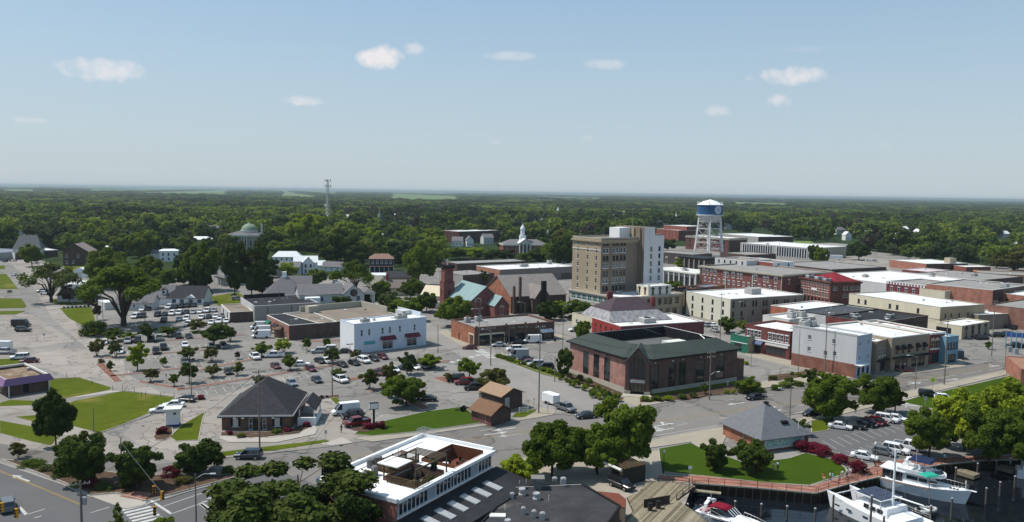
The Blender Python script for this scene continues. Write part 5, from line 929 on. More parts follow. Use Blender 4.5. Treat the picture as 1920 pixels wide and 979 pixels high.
def car_kind(k):
    if k in CARS: return CARS[k]
    S=dict(sedan=dict(L=4.7,W=.91,sh=.86,rf=1.42,st=[(-2.35,.8,.35,.72),(-2.25,.88,.25,.88),(-1.4,.91,.2,.92),(0,.91,.2,.9),(1.1,.91,.2,.86),(2.1,.86,.25,.72),(2.35,.76,.35,.6)],gh=(-1.75,-1.0,.35,1.15)),
             hatch=dict(L=4.2,W=.88,sh=.9,rf=1.48,st=[(-2.1,.8,.35,.85),(-2.0,.87,.25,.95),(0,.88,.2,.92),(1.1,.88,.2,.88),(1.9,.83,.25,.74),(2.1,.74,.35,.62)],gh=(-2.0,-1.55,.35,1.15)),
             suv=dict(L=4.8,W=.97,sh=1.05,rf=1.76,st=[(-2.4,.88,.42,1.0),(-2.3,.95,.34,1.1),(0,.97,.3,1.08),(1.2,.97,.3,1.04),(2.2,.92,.34,.94),(2.4,.84,.42,.8)],gh=(-2.32,-2.05,.55,1.2)),
             pickup=dict(L=5.6,W=1.0,sh=1.1,rf=1.85,st=[(-2.8,.95,.5,1.05),(-2.7,.98,.4,1.1),(-.8,1.0,.36,1.1),(1.3,1.0,.36,1.1),(2.6,.96,.4,1.0),(2.8,.9,.5,.9)],gh=(-.95,-.75,1.0,1.6)),
             van=dict(L=5.9,W=1.0,sh=1.3,rf=2.6,st=[(-2.95,.95,.4,1.3),(0,1.0,.3,1.3),(1.9,1.0,.3,1.25),(2.75,.95,.35,1.0),(2.95,.86,.42,.85)],gh=(-2.9,-2.85,1.3,2.3)),
             minivan=dict(L=5.0,W=.98,sh=1.05,rf=1.8,st=[(-2.5,.9,.4,1.0),(-2.4,.97,.3,1.08),(0,.98,.28,1.05),(1.3,.98,.28,1.0),(2.3,.92,.3,.84),(2.5,.82,.4,.7)],gh=(-2.42,-2.2,.85,1.75)))[k]
    b=MB();b.loft([ring_(x,hw,z0,z1) for x,hw,z0,z1 in S['st']])
    g0,g1,g2,g3=S['gh'];sh,rf,W=S['sh'] - .02,S['rf'],S['W'];tw_=W*(.78 if k not in ('van',) else .9)
    base=[(g0,-W*.95,sh),(g3,-W*.92,sh),(g3,W*.92,sh),(g0,W*.95,sh)];top=[(g1,-tw_,rf - .05),(g2,-tw_,rf - .05),(g2,tw_,rf - .05),(g1,tw_,rf - .05)]
    gl=MB();pan=MB()
    gl.loft([base,top])
    b.box(g1 - .03,g2+.03,-tw_ - .02,tw_+.02,rf - .05,rf)
    def lerp(a,c,t): return tuple(p+(q - p)*t for p,q in zip(a,c))
    def pillar(p,q,r=.045): b.tube(p,q,r,n=4)
    for s in (0,1,2,3): pillar(base[s],top[s],.05)
    for f in ((.45,) if k in ('sedan','hatch','pickup') else (.35,.68)):
        for a,c in ((0,1),(3,2)): pillar(lerp(base[a],base[c],f),lerp(top[a],top[c],f),.045)
    if k=='van':                   # panelled sides
        for s in (-1,1): b.poly([(g0,s*(W*.952),sh),(.9,s*(W*.945),sh),(.9,s*(tw_+.03),rf - .03),(g1,s*(tw_+.03),rf - .03)][::s])
        b.poly([(g0 - .02,W*.95,sh),(g0 - .02,-W*.95,sh),(g1 - .02,-tw_,rf),(g1 - .02,tw_,rf)])
    if k=='pickup': b.box(-2.7,-1.05,-.95,-.88,1.08,1.22);b.box(-2.7,-1.05,.88,.95,1.08,1.22);b.box(-2.78,-2.7,-.95,.95,1.08,1.22);gl.box(-2.68,-1.07,-.86,.86,1.09,1.12)
    for s in (-1,1): b.box(g3 - .35,g3 - .2,s*W - (0 if s > 0 else .16),s*W+(.16 if s > 0 else 0),sh - .02,sh+.12)
    wr=.33 if k in ('sedan','hatch') else .38;w=MB();w.tube((0,-.12,0),(0,.12,0),wr,n=14);rm=MB();rm.tube((0,-.135,0),(0,.135,0),wr*.62,n=10)
    xw=S['L']*.30;l=S['L']/2
    hl=MB();z=.66 if k in ('sedan','hatch') else .82;hl.box(-.12,.03,-.17,.17,-.07,.07);tl=MB();tl.box(-.03,.08,-.1,.1,-.12,.12)
    CARS[k]=(b.mesh('car_body',PAINT['white']),gl.mesh('car_windows',CGL),w.mesh('wheel',TYRE),rm.mesh('rim',RIM),hl.mesh('headlight',HL),tl.mesh('tail_light',TL),xw,wr,l,W,z);return CARS[k]
def vehicle(kind,col,p,heading,label,far=False,name=None,group=None):
    bm_,gm_,wm_,rm_,hm_,tm_,xw,wr,l,W,z=car_kind(kind)
    r=root(name or {'sedan': 'sedan_car','hatch': 'hatchback_car','suv': 'suv_car','pickup': 'pickup_truck','van': 'cargo_van','minivan': 'minivan_car'}[kind],(p[0],p[1],.03),label,{'pickup': 'truck','van': 'van'}.get(kind,'car'),heading,group)
    o=link('body',bm_,r);o.material_slots[0].link='OBJECT';o.material_slots[0].material=PAINT[col];link('window_glass',gm_,r)
    for sx in (-1,1):
        for sy in (-1,1):
            w_=link('wheel',wm_,r,(sx*xw,sy*(W - .1),wr));
            if not far: link('rim',rm_,w_)
    if not far:
        for s in (-1,1): link('headlight',hm_,r,(l - .08,s*W*.66,z));link('tail_light',tm_,r,(-l+.06,s*W*.78,z+.1))
    return r
D=math.radians
ROWS='parked'
# u, v (ground centre), kind, colour, heading in degrees, label
CL=[
 # moving or alone
 (1415,749,'sedan','black',202,'black sedan driving on the main road in front of the green-roofed bank'),
 (1099,784,'sedan','black',200,'black sedan turning at the side street mouth'),
 (466,860,'suv','blue',182,'dark navy wagon driving past the charcoal-roofed bank branch'),
 (428,924,'sedan','black',200,'black car waiting at the lower-left traffic lights'),
 (14,955,'suv','grey',125,'dark suv at the stop line in the bottom-left corner'),
 (881,655,'sedan','maroon',178,'maroon car crossing at the pharmacy corner'),
 (1060,770,'pickup','grey',-52,'dark grey pickup waiting at the side street with a white trailer'),
 (1521,780,'hatch','black',195,'black hatchback on the main road below the first street tree'),
 (1697,697,'sedan','red',185,'red sedan parked in front of the tan awning shop'),
 (1165,915,'suv','black',-50,'black suv parked on the court beside the wooden deck'),
 (27,517,'sedan','white',100,'small white car driving on the left street'),
 (348,753,'sedan','black',170,'black sedan at the head of the line by the white kiosk'),
 (325,763,'sedan','white',190,'white sedan second in the line by the white kiosk'),
 (302,773,'sedan','white',198,'white sedan at the end of the line by the white kiosk'),
 (648,777,'van','white',205,'white passenger van beside the hooded car near the pylon sign'),
 (669,798,'pickup','red',215,'dark red pickup by the pylon sign'),
 (660,784,'suv','black',205,'black suv between the white van and dark red pickup'),
 (40,613,'van','black',5,'long black van on the left concrete yard'),
 (44,622,'suv','black',8,'black suv close in front of the long black van'),
 (10,664,'pickup','silver',180,'silver pickup at the left edge'),(2,656,'van','white',180,'white van behind the silver pickup at the left edge'),
 (37,674,'suv','white',200,'white suv beside the silver pickup, left edge'),(55,680,'sedan','maroon',198,'maroon sedan beside the purple building'),
 (80,549,'suv','black',185,'black suv behind a white one beside the left street'),(86,553,'suv','white',-10,'white suv on the drive beside the left street'),
 # vans by the brick store
 (486,617,'van','white',195,'farthest of the three white vans beside the grey building'),(490,625,'van','white',193,'middle of the three white vans beside the grey building'),(490,634,'van','white',190,'nearest of the three white delivery vans'),
 (445,563,'suv','beige',15,'beige suv by the hedge behind the garage roof'),
 # big car park
 (478,673,'pickup','white',-58,'white pickup in the row by the leafy green tree'),(514,670,'pickup','white',195,'white crew-cab pickup under the light green tree'),
 (517,690,'sedan','maroon',-55,'maroon sports sedan in the middle of the big car park'),(547,722,'sedan','steelblue',-58,'blue-grey sedan parked behind the charcoal-roofed bank'),
 (594,716,'sedan','blue',-58,'dark blue-grey sedan right of the blue-grey one'),(583,695,'sedan','maroon',-55,'dark red sedan right of the green tree'),
 (565,686,'sedan','white',10,'white sedan half hidden by the green tree'),(600,680,'sedan','black',-50,'black sedan at the left of the row below the white building'),
 (612,680,'sedan','white',-50,'white car tucked beside the first black sedan'),(641,687,'sedan','black',-50,'black car in tree shade right of the tall pole'),(664,684,'sedan','black',-50,'long black car left of the white suv'),
 (683,680,'suv','white',-50,'white suv in the row below the white building'),(700,676,'sedan','black',-50,'dark sedan right of the white suv'),(718,673,'hatch','maroon',-50,'maroon compact at the right of that row'),
 (598,662,'suv','silver',190,'silver suv beside the dark bin enclosure'),(616,658,'suv','white',190,'white suv behind the pale feathery tree'),(645,662,'sedan','black',190,'dark car by the white end wall'),
 (638,716,'pickup','white',-50,'white utility pickup with rack under the small pale tree'),(704,703,'sedan','maroon',-50,'left maroon car behind the corner island tree'),(716,700,'sedan','maroon',-50,'right maroon car behind the thin bronze tree'),
 (738,697,'sedan','white',-50,'white car right of the maroon pair'),(775,692,'sedan','white',-40,'white car in deep shade right of the dark tree'),(790,690,'suv','silver',-40,'silver suv in the same shaded row'),(803,688,'sedan','black',-40,'dark car at the right end of the shaded row'),(760,694,'sedan','blue',-40,'dark blue car under the dark green tree'),
 (855,714,'suv','black',190,'black suv leftmost of the trio by the sheds'),(870,721,'suv','red',190,'dark red suv in the middle of the trio by the sheds'),(888,731,'suv','black',188,'black suv nearest the tan-roofed shed'),
 (800,752,'sedan','black',180,'black sedan under the wide tree on the raised bed'),(775,744,'sedan','silver',180,'silver car hidden behind the wide tree'),
 (428,701,'hatch','black',-60,'dark hatchback between two small trees at the front island'),
 (419,653,'suv','grey',-62,'dark suv right below the dense dark tree'),(397,652,'sedan','white',-62,'white car hidden under the dense dark tree'),(346,682,'hatch','grey',-62,'grey car behind the dark lamp-post tree'),
 (226,662,'sedan','white',-70,'white sedan parked between two left trees'),(240,643,'suv','silver',-70,'silver suv in the second row at the left'),(258,642,'suv','black',-68,'black suv behind the tall bright green tree'),
 (284,640,'suv','black',-66,'black suv left of the pale green suv'),(299,638,'suv','sage',-66,'pale green suv in the second row'),(307,655,'pickup','black',-64,'black pickup in the third row'),(293,663,'suv','black',-64,'black suv in front of the black pickup'),
 (335,634,'suv','black',-64,'black suv right of the pale green suv by a gap'),(354,634,'sedan','black',-62,'dark sedan next right of that black suv'),(347,650,'sedan','white',-62,'white and black car above the grey-green tree'),
 (318,625,'suv','silver',-64,'silver suv in shade at the back of the second row'),(196,645,'sedan','white',-70,'white car behind the bronze-leaved tree'),
 # pharmacy corner parking
 (935,650,'sedan','silver',190,'silver sedan in front of the pharmacy corner'),(964,658,'suv','white',195,'white suv in the second bay by the pharmacy'),(998,643,'van','white',190,'white passenger van at the pharmacy doors'),(972,645,'sedan','black',190,'black car in shade between silver sedan and white van'),
 (972,671,'van','silver',190,'tall pale van behind the hedge strip'),(984,676,'sedan','blue',190,'dark blue car in front of the tall pale van'),(1004,687,'suv','silver',195,'silver suv beyond the dark blue car'),(1022,692,'suv','black',190,'black suv at the near end of the hedge strip'),(990,683,'sedan','maroon',190,'maroon car squeezed between blue car and silver suv'),
 (1079,622,'suv','white',190,'white suv on the street behind the pharmacy'),(813,578,'van','white',185,'white van on the street by the church'),
 # bank right / shops
 (1381,657,'pickup','white',-5,'white pickup in front of the green shopfront'),(1355,650,'sedan','black',190,'dark car behind the bank roof corner'),(1323,612,'suv','silver',100,'silver suv left of the round street tree'),(1337,612,'sedan','white',100,'white sedan beside the silver suv'),(1340,622,'sedan','silver',100,'pale car in front of the white sedan'),(1418,600,'suv','sage',190,'pale green suv below the grey-flanked block'),
 # harbour park
 (1575,804,'sedan','white',-25,'leftmost white sedan of the upper harbour row'),(1600,803,'suv','black',-35,'black suv beside the leftmost white sedan'),(1622,799,'sedan','black',-35,'black car left of the dark red pair'),(1635,797,'hatch','red',-35,'first dark red car of the upper harbour row'),(1646,795,'hatch','red',-35,'second dark red car of the upper harbour row'),(1662,791,'suv','white',-35,'white suv in the upper harbour row'),(1680,789,'sedan','white',-35,'white sedan at the right end of the upper harbour row'),
 (1620,861,'sedan','white',-30,'white sedan leftmost of the lower harbour row'),(1658,853,'hatch','grey',-40,'charcoal hatchback in the lower harbour row'),(1680,849,'suv','white',-40,'white crossover right of the charcoal hatchback'),(1705,843,'pickup','white',-40,'white pickup in the lower harbour row'),(1735,838,'sedan','white',-40,'white car mostly hidden under the park tree'),
 (1742,744,'suv','black',-20,'black suv by the yellow crossing sign'),(1770,750,'hatch','white',-20,'white hatchback beside the black suv at the crossing'),
 (1841,637,'suv','black',10,'black suv at the drive-through bank'),(1870,632,'suv','black',170,'left black suv under the brown brick wall'),(1885,630,'suv','grey',170,'dark grey suv beside it under the brown brick wall'),(1895,617,'suv','black',100,'black suv against the brown brick wall'),(1912,616,'suv','grey',100,'grey suv at the right edge against the brown wall'),(1905,652,'pickup','black',180,'black pickup in the blue-framed lot'),(1797,671,'van','blue',70,'dark van behind the pale blue shop'),
 (1628,490,'sedan','white',0,'left white car in the far lot by the red warehouse'),(1640,490,'sedan','white',0,'right white car in the far lot by the red warehouse'),(1585,498,'sedan','black',0,'single black car in the empty far lot'),(1656,507,'sedan','black',0,'black car beside the long red warehouse'),
 (6,486,'sedan','black',100,'black car at the far-left strip, left'),(10,491,'sedan','blue',100,'blue car at the far-left strip'),(15,488,'sedan','black',100,'second black car at the far-left strip'),(24,490,'sedan','black',180,'dark car alone in front of the far-left strip'),(65,494,'sedan','black',0,'dark car right of the far-left strip'),(85,498,'sedan','white',0,'white car under the light tree at the left'),
 (330,515,'suv','silver',0,'silver suv behind the vase-shaped elm, left one'),(322,511,'sedan','white',0,'white car beyond the silver suv near the villa'),(327,520,'sedan','black',0,'black car nearest in the small lot by the villa'),
 (630,530,'sedan','white',20,'white car on the side street behind the umbrella tree'),(637,537,'suv','white',20,'white suv on the side street beside the umbrella tree'),(622,522,'sedan','silver',20,'silver car farther along the side street'),(645,545,'sedan','black',20,'dark car at the umbrella tree trunk'),(1052,520,'sedan','black',0,'black car in the lot left of the hotel'),(1060,522,'sedan','black',0,'second black car in the lot left of the hotel'),
]
for u,v,k,c,hd,lb in CL:
    p=P(u,v);vehicle(k,c,p,D(hd),lb,far=p.y > 240)
# the three packed rows beside the clinic
q=random.Random(4)
for row,(a,b,n,cols) in enumerate([((261,583),(392,573),11,'white black - - white black black black black - black'.split()),((246,597),(420,583),13,'white black - black black white white black silver white white silver -'.split()),((285,606),(425,594),10,'- black - steelblue white - white black white grey'.split()),((330,613),(432,604),7,'- white - - white white white'.split())]):
    A_=P(*a);B_=P(*b)
    for i,c in enumerate(cols):
        if c=='-': continue
        p=A_+(B_ - A_)*(i+.5)/len(cols);nth=['first','second','third','fourth','fifth','sixth','seventh','eighth','ninth','tenth','eleventh','twelfth','thirteenth'][i]
        vehicle(q.choice(['suv','sedan','suv','sedan','hatch']),c,p,D(-78+q.uniform(-3,3)),f"{c if c != 'steelblue' else 'blue-grey'} car, {nth} bay from the left in the {['back', 'second', 'third', 'front'][row]} row beside the clinic",True)
# box trailer
p=P(1033,757);t=root('box_trailer',(p.x,p.y,0),'small white enclosed trailer hitched behind the dark grey pickup','trailer',D(-52));b=MB();b.box(-2.0,1.9,-1.05,1.05,.5,2.45);b.poly([(1.9,-1.05,.5),(2.4,0,.5),(2.4,0,2.4),(1.9,-1.05,2.45)]);b.poly([(1.9,1.05,.5),(1.9,1.05,2.45),(2.4,0,2.4),(2.4,0,.5)]);b.poly([(1.9,-1.05,2.45),(2.4,0,2.4),(1.9,1.05,2.45)]);b.build('body',WHITE,t)
for sx in (-.5,.4):
    for sy in (-1.08,1.08): link('wheel',car_kind('suv')[2],t,(sx,sy,.36))
b=MB();b.tube((2.3,0,.5),(3.6,0,.5),.06);b.build('drawbar',BLACKM,t);boxpart(t,'mudguard',-1.1,1.0,1.05,1.25,.75,.85,LGREY)
p=P(1561,488);t=root('semi_trailer',(p.x,p.y,0),'white truck trailer parked in front of the dark brick annexe','trailer',D(-8));boxpart(t,'body',-7,7,-1.3,1.3,1.1,3.9,WHITE);
for x in (-5,-4,4.5): link('wheel',car_kind('suv')[2],t,(x,-1.1,.4))
# ------------------------------------------------------------------ white-roofed restaurant with roof decks (bottom centre)
RWW=mat('bright_roof_coating',(.80,.80,.79),.5,.035,.15,spots=((.66,.65,.63),.25,.66));DECKW=mat('deck_timber',(.13,.09,.05),.9,.25,2);DECKR=mat('red_deck_boards',(.17,.06,.04),.85,.15,1.5);SIDING=mat('grey_white_siding',(.36,.38,.42),.8,.05,.8)
hB=8.6
Bq=P(744,938,hB);an=math.atan2((P(928,843,hB) - Bq).y,(P(928,843,hB) - Bq).x);L=(P(928,843,hB) - Bq).length;W=(P(606,894,hB) - Bq).length
print('restaurant',L,W,math.degrees(an))
r=root('white_roof_restaurant',(Bq.x,Bq.y,0),'brick waterfront restaurant with brilliant white roof and timber roof decks','building',an);FOOT.append([(Bq.x,Bq.y)]*4)
b=MB();RBK=brick('restaurant_brick',(.36,.13,.085))
o1=wall_mesh(b,'s',W,0,hB - .4,rows([(4.4,1.5,1.7,[.45,.8],'four',WHITE),(.6,1.6,2,[.3,.7],'four',WHITE)],W),L,W,0);b.box(.001,L,.3,W,0.01,5.7)
b.build('wall',RBK,r);put_windows(r,'s',o1,L,W)
def B2(*a): m=MB();m.box(*a);return m
m=MB();m.box(.3,L - .05,.6,.78,5.7,hB - .5);m.box(.3,.5,.78,W - .1,5.7,hB - .5);m.box(L - .25,L - .05,.78,W - .1,5.7,hB - .5);m.box(.5,L - .25,W - .3,W - .1,5.7,hB - .5);m.build('upper_wall',SIDING,r)
# glazed strips in the upper wall, one pane each
for x0,n in ((1.0,7),(9.2,5),(13.5,5),(20.0,5)):
    if x0+n*.9 > L: n=int((L - x0)/.9)
    for i in range(n): m=MB();m.box(x0+i*.9,x0+i*.9+.78,.5,.58,6.1,7.9);m.build('window',GLASS,r);m=MB();m.box(x0+i*.9 - .1,x0+i*.9,.42,.596,5.9,8.05);m.build('mullion',WHITE,r)
m=MB();m.box(0,L,.35,.59,5.7,5.88);m.build('sill_band',WHITE,r)
# roof with openings left for the sunken decks
dA=(8.3,13.4,.8,6.2);dB=(17.6,L - 1.2,1.0,6.0);z=hB - .25
DX0,DX1,DY=5.2,11.6,6.4;EX0,EX1,EY=14.2,L - 2.0,6.6
m=MB()
for x0,x1,y0,y1 in ((0,DX0,.3,W),(DX0,DX1,DY,W),(DX1,EX0,.3,W),(EX0,EX1,EY,W),(EX1,L,.3,W),(DX0,DX1,.3,.9),(EX0,EX1,.3,1.0)): m.box(x0+.002,x1,y0,y1,z - .25,z)
m.build('roof',RWW,r)
m=MB();m.box(-.1,.35,0,W+.1,z - .2,hB+.1);m.box(.35,L,W - .35,W+.1,z - .2,hB+.25);m.box(L - .3,L+.08,.3,W - .35,z - .2,hB+.25);m.box(.35,L,-.15,.29,z - .3,hB - .1);m.build('parapet',WHITE,r)
m=MB()
for i in range(4):
    y=W - 1.2 - i*.01;
m.box(1.0,L*.9,W - 1.9,W - 1.75,z+.004,z+.06);m.build('roof_conduit',mat('conduit_grey',(.3,.31,.35),.7,.05,1),r)
for x0,x1,y1,fm,dz in ((DX0,DX1,DY,DECKW,1.3),(EX0,EX1,EY,DECKR,1.5)):
    zf=z - dz;m=MB();n=int((x1 - x0)/.22)
    for i in range(n): m.box(x0+i*(x1 - x0)/n,x0+(i+.93)*(x1 - x0)/n,.9,y1,zf - .06,zf)
    o=m.build('deck_boards',fm,r);o['kind']='stuff';m=MB();m.box(x0 - .1,x0,.9,y1+.1,zf - .3,z+.5);m.box(x1,x1+.1,.9,y1+.1,zf - .3,z+.5);m.box(x0,x1,y1,y1+.1,zf - .3,z+.5);m.box(x0,x1,.8,.9,zf - .3,z+.02);m.build('deck_lining',BRB if fm is DECKW else mat('rust_red_boards',(.15,.062,.035),.9,.15,1),r)
# railings, pergola frame and canopy
def rail(x0,y0,x1,y1,z,h=1.1,m_=DECKW,bal=.14):
    m=MB();d=Vector((x1 - x0,y1 - y0,0));Ln=d.length;n=max(1,int(Ln/2));a=math.atan2(d.y,d.x)
    for i in range(n+1): p=Vector((x0,y0,0))+d*i/n;m.box(p.x - .06,p.x+.06,p.y - .06,p.y+.06,z,z+h+.08)
    m.obox(((x0+x1)/2,(y0+y1)/2),a,Ln,.09,z+h - .06,z+h);m.obox(((x0+x1)/2,(y0+y1)/2),a,Ln,.06,z+.12,z+.18)
    k=int(Ln/bal)
    for i in range(k): p=Vector((x0,y0,0))+d*(i+.5)/k;m.obox((p.x,p.y),a,.05,.04,z+.18,z+h - .06)
    return m.build('railing',m_,r)
rail(DX0 - .5,.9,DX0 - .5,DY - 1,z);rail(DX0 - .5,.7,DX0+2.6,.7,z);rail(7.4,DY+.4,7.4,DY+3.6,z,1.2);rail(7.4,DY+3.6,13.6,DY+3.6,z,1.2);rail(13.6,DY+3.6,13.6,DY+.4,z,1.2);rail(7.4,DY+.4,13.6,DY+.4,z,1.2)
m=MB()
for x in (DX0,DX1+.8):
    for y in (1.0,DY): m.box(x - .08,x+.08,y - .08,y+.08,z - 1.3,z+2.3)
for y in (1.0,DY): m.box(DX0,DX1+.8,y - .08,y+.08,z+2.3,z+2.5)
for i in range(6): m.box(DX1 - 1.4+i*.45,DX1 - 1.3+i*.45,1.0,DY,z+2.5,z+2.62)
m.build('pergola',mat('pergola_timber',(.11,.085,.06),.9,.1,2),r)
boxpart(r,'raised_platform',7.45,13.55,DY+.45,DY+3.55,z+.003,z+.35,DECKW);boxpart(r,'canopy_roof',DX0 - .6,DX0+2.7,3.6,DY+.7,z+2.35,z+2.5,RWW)
for (x,y,s) in ((3.8,DY+1.8,1.1),(6.0,DY+2.3,.9),(9.5,DY+4.6,1.1),(8.1,DY+4.8,1.1)): m=MB();m.lathe([(s*.55,0),(s*.55,1.2),(s*.35,1.35),(.1,1.36)],(x,y,z),12);m.build('condenser_unit',mat('condenser_grey',(.16,.16,.17),.7,.15,2),r)
for (x,y) in ((5.3,DY+2.0),(14.5,W - 2.5)): m=MB();m.tube((x,y,z),(x,y,z+1.4),.06);m.build('vent_pipe',OFFW,r)
# corner screen on the far corner
m=MB()
for i in range(9): m.tube((L*.93+i*.28,W - .1,hB+.2),(L*.93+i*.28,W - .1,hB+1.3),.03,n=4);m.tube((L - .1,W - .1 - i*.35,hB+.2),(L - .1,W - .1 - i*.35,hB+1.3),.03,n=4)
for zz in (.5,.9,1.3): m.box(L*.93,L,W - .13,W - .07,hB+zz,hB+zz+.06);m.box(L - .13,L - .07,W - 3.1,W - .13,hB+zz,hB+zz+.06)
m.build('corner_screen',STEEL,r)
for i,(x,y) in enumerate([(8.2,DY+1.2),(9.6,DY+2.6),(11.0,DY+1.3),(12.6,DY+2.4)]): m=MB();m.lathe([(.5,0),(.5,1.0),(.3,1.15),(.1,1.16)],(x,y,z+.35),10);m.build('condenser_unit',[mat('condenser_green',(.10,.11,.09),.7,.15,2),BRB][i==3],r)
for i in range(7): p_=(DX0+.5+i*.9,1.3,z - 1.3) if i < 5 else (DX1+.2,2+i*.5 - 2,z);m=MB();m.box(-.22,.22,-.22,.22,0,.7);m.lathe([(.1,.7),(.42,1.0),(.35,1.5),(0,1.8)],n=7,m=1);o=m.build('planter',[BLACKM,mat('planter_green',(.03,.055,.015),.9,.3,4)],r);o.location=p_
# seats, tables and planters on the decks: each stands on its own
def at_local(o,x,y,z): return o.matrix_basis @ Vector((x,y,z))
def patio_set(x,y,zf,c,i):
    p=at_local(r,x,y,zf);t=root('patio_table',p,['round patio table at the shaded end of the timber roof deck','round patio table in the middle of the timber roof deck','white patio table on the red-floored roof deck','dark patio table near the parapet of the red-floored roof deck','patio table by the steps of the timber roof deck'][i],'table',an)
    m=MB();m.lathe([(.5,.70),(.52,.75),(0,.75)],n=12);m.build('tabletop',c,t);m=MB();m.lathe([(.25,0),(.05,.06),(.05,.70)],n=8);m.build('leg',BLACKM,t)
    for k in range(3):
        a=k*2.1+i;q=at_local(r,x+.95*math.cos(a),y+.95*math.sin(a),zf);s=root('patio_chair',q,f'dark patio chair on the {["left", "far", "near"][k]} side of the {["shaded-end", "middle", "white", "parapet-side", "step-side"][i]} rooftop table','chair',an+a+math.pi/2,f'chairs of rooftop table {["one", "two", "three", "four", "five"][i]}')
        m=MB();m.box(-.22,.22,-.22,.22,.42,.47);m.build('seat',BLACKM,s);m=MB();m.box(-.22,.22,-.24,-.19,.47,.9);m.build('backrest',BLACKM,s)
        for lx in (-.19,.19):
            for ly in (-.19,.19): m=MB();m.box(lx - .02,lx+.02,ly - .02,ly+.02,0,.42);m.build('leg',BLACKM,s)
for i,(x,y,zf,c) in enumerate([(6.6,3.4,z - 1.3,BLACKM),(9.2,2.6,z - 1.3,OFFW),(17.2,4.6,z - 1.5,WHITE),(19.5,3.0,z - 1.5,BLACKM),(10.4,4.8,z - 1.3,BLACKM)]):
    if x < L - 2.5: patio_set(x,y,zf,c,i)
p=at_local(r,15.5,5.2,z - 1.5);t=root('lounge_sofa',p,'crumpled white-covered lounge sofa on the red-floored roof deck','sofa',an);boxpart(t,'seat',-1,1,-.4,.4,0,.45,OFFW);boxpart(t,'backrest',-1,1,.4,.6,0,.9,OFFW);boxpart(t,'cushion',-.9,-.1,-.38,.36,.452,.6,WHITE);boxpart(t,'cushion',.1,.9,-.38,.36,.452,.6,WHITE)
# sign on the corner
t=root('restaurant_sign',P(607,893,hB+.3),'small black sign with two lines of white lettering at the restaurant roof corner','sign',math.radians(0));boxpart(t,'panel',-.3,1.7,-.06,.02,.1,1.5,BLACKM);m=MB();m.tube((.7,.1,-.4),(.7,.1,3.0),.05);m.build('post',WHITE,t);text_on(t,"Grouper's",.42,(.7,-.08,1.1),0,WHITE,ext=.01);text_on(t,"Waterfront",.32,(.7,-.08,.5),0,WHITE,ext=.01)
# black sloped skylight wing
Tp=lambda x,y,zz: at_local(r,x,y,zz)
r3=root('skylight_wing',(Bq.x,Bq.y,0),'black lean-to wing with a row of white skylights along the restaurant front','building',an);S0,S1,SD=-6,L+1.0,6.5
m=MB();m.poly([(S0,-SD,4.4),(S1,-SD,4.4),(S1,.28,5.65),(S0,.28,5.65)]);m.poly([(S0,-SD,4.4),(S0,-SD,4.1),(S1,-SD,4.1),(S1,-SD,4.4)]);m.poly([(S1,-SD,4.4),(S1,-SD,4.1),(S1,.28,5.35),(S1,.28,5.65)]);m.build('roof',RB,r3);boxpart(r3,'wall',S0+.1,S1 - .1,-SD+.1,.25,0,4.1,BRDK)
for i in range(8):
    x=S0+3.0+i*3.0
    if x > S1 - 2: break
    m=MB();y0,y1=-4.3,-1.5;k=(5.65 - 4.4)/(SD+.28);f=lambda y: 4.4+(y+SD)*k
    m.poly([(x,y0,f(y0)+.16),(x+1.3,y0,f(y0)+.16),(x+1.3,y1,f(y1)+.16),(x,y1,f(y1)+.16)]);m.poly([(x,y0,f(y0)),(x+1.3,y0,f(y0)),(x+1.3,y0,f(y0)+.16),(x,y0,f(y0)+.16)]);m.poly([(x,y1,f(y1)),(x,y0,f(y0)),(x,y0,f(y0)+.16),(x,y1,f(y1)+.16)]);m.poly([(x+1.3,y0,f(y0)),(x+1.3,y1,f(y1)),(x+1.3,y1,f(y1)+.16),(x+1.3,y0,f(y0)+.16)])
    o=m.build('skylight',mat('skylight_acrylic',(.36,.37,.38),.4,.08,1.5),r3);m=MB()
    for j in range(1,7): yy=y0+j*.4;m.box(x+.04,x+1.26,yy - .015,yy+.015,f(yy)+.161,f(yy)+.19)
    m.build('skylight_rib',WHITE,o)
# flat black roof building
q0=P(893,962,4.2);q1=P(1162,950,4.2);q2=P(1090,908,4.2);q3=P(967,914,4.2)
r4=root('black_flat_building',(0,0,0),'low building with weathered black flat roof crowded with vents, bottom centre','building');m=MB();pts=[q3,q2,q1,P(1120,1010,4.2),P(800,1090,4.2)];m.prism([(p.x,p.y) for p in pts],0,4.0);m.build('wall',BRDK,r4);m=MB();m.prism([(p.x,p.y) for p in pts],4.0,4.2);m.build('roof',RB2,r4)
m=MB()
for a,c in zip(pts,pts[1:]+pts[:1]): d=c - a;m.obox((a+c)/2,math.atan2(d.y,d.x),d.length+.2,.25,3.9,4.42)
m.build('parapet',BLACKM,r4)
for (u,v,s,hh,kind) in [(979,928,.8,1.0,'drum'),(960,934,.6,.7,'box'),(1006,936,.8,.95,'drum'),(981,964,.55,.9,'box'),(1001,970,.6,.9,'box'),(1017,974,.7,.9,'box'),(1056,910,.8,1.1,'box'),(952,985,.7,.8,'drum'),(1040,902,.7,.5,'box')]:
    p=P(u,v,4.2);m=MB();M_=mat('duct_steel',(.42,.42,.42),.5,.1,2,metal=.3)
    if kind=='drum': m.lathe([(s*.7,0),(s*.7,hh*.2),(s*.55,hh*.25),(s*.55,hh*.8),(s*.68,hh*.85),(s*.6,hh),(s*.3,hh),(0,hh*.9)],p,12)
    else: m.box(p.x - s/2,p.x+s/2,p.y - s/2,p.y+s/2,4.2,4.2+hh);m.lathe([(s*.4,hh),(s*.38,hh+.12),(.05,hh+.1)],p,10)
    m.build('roof_vent',M_,r4)
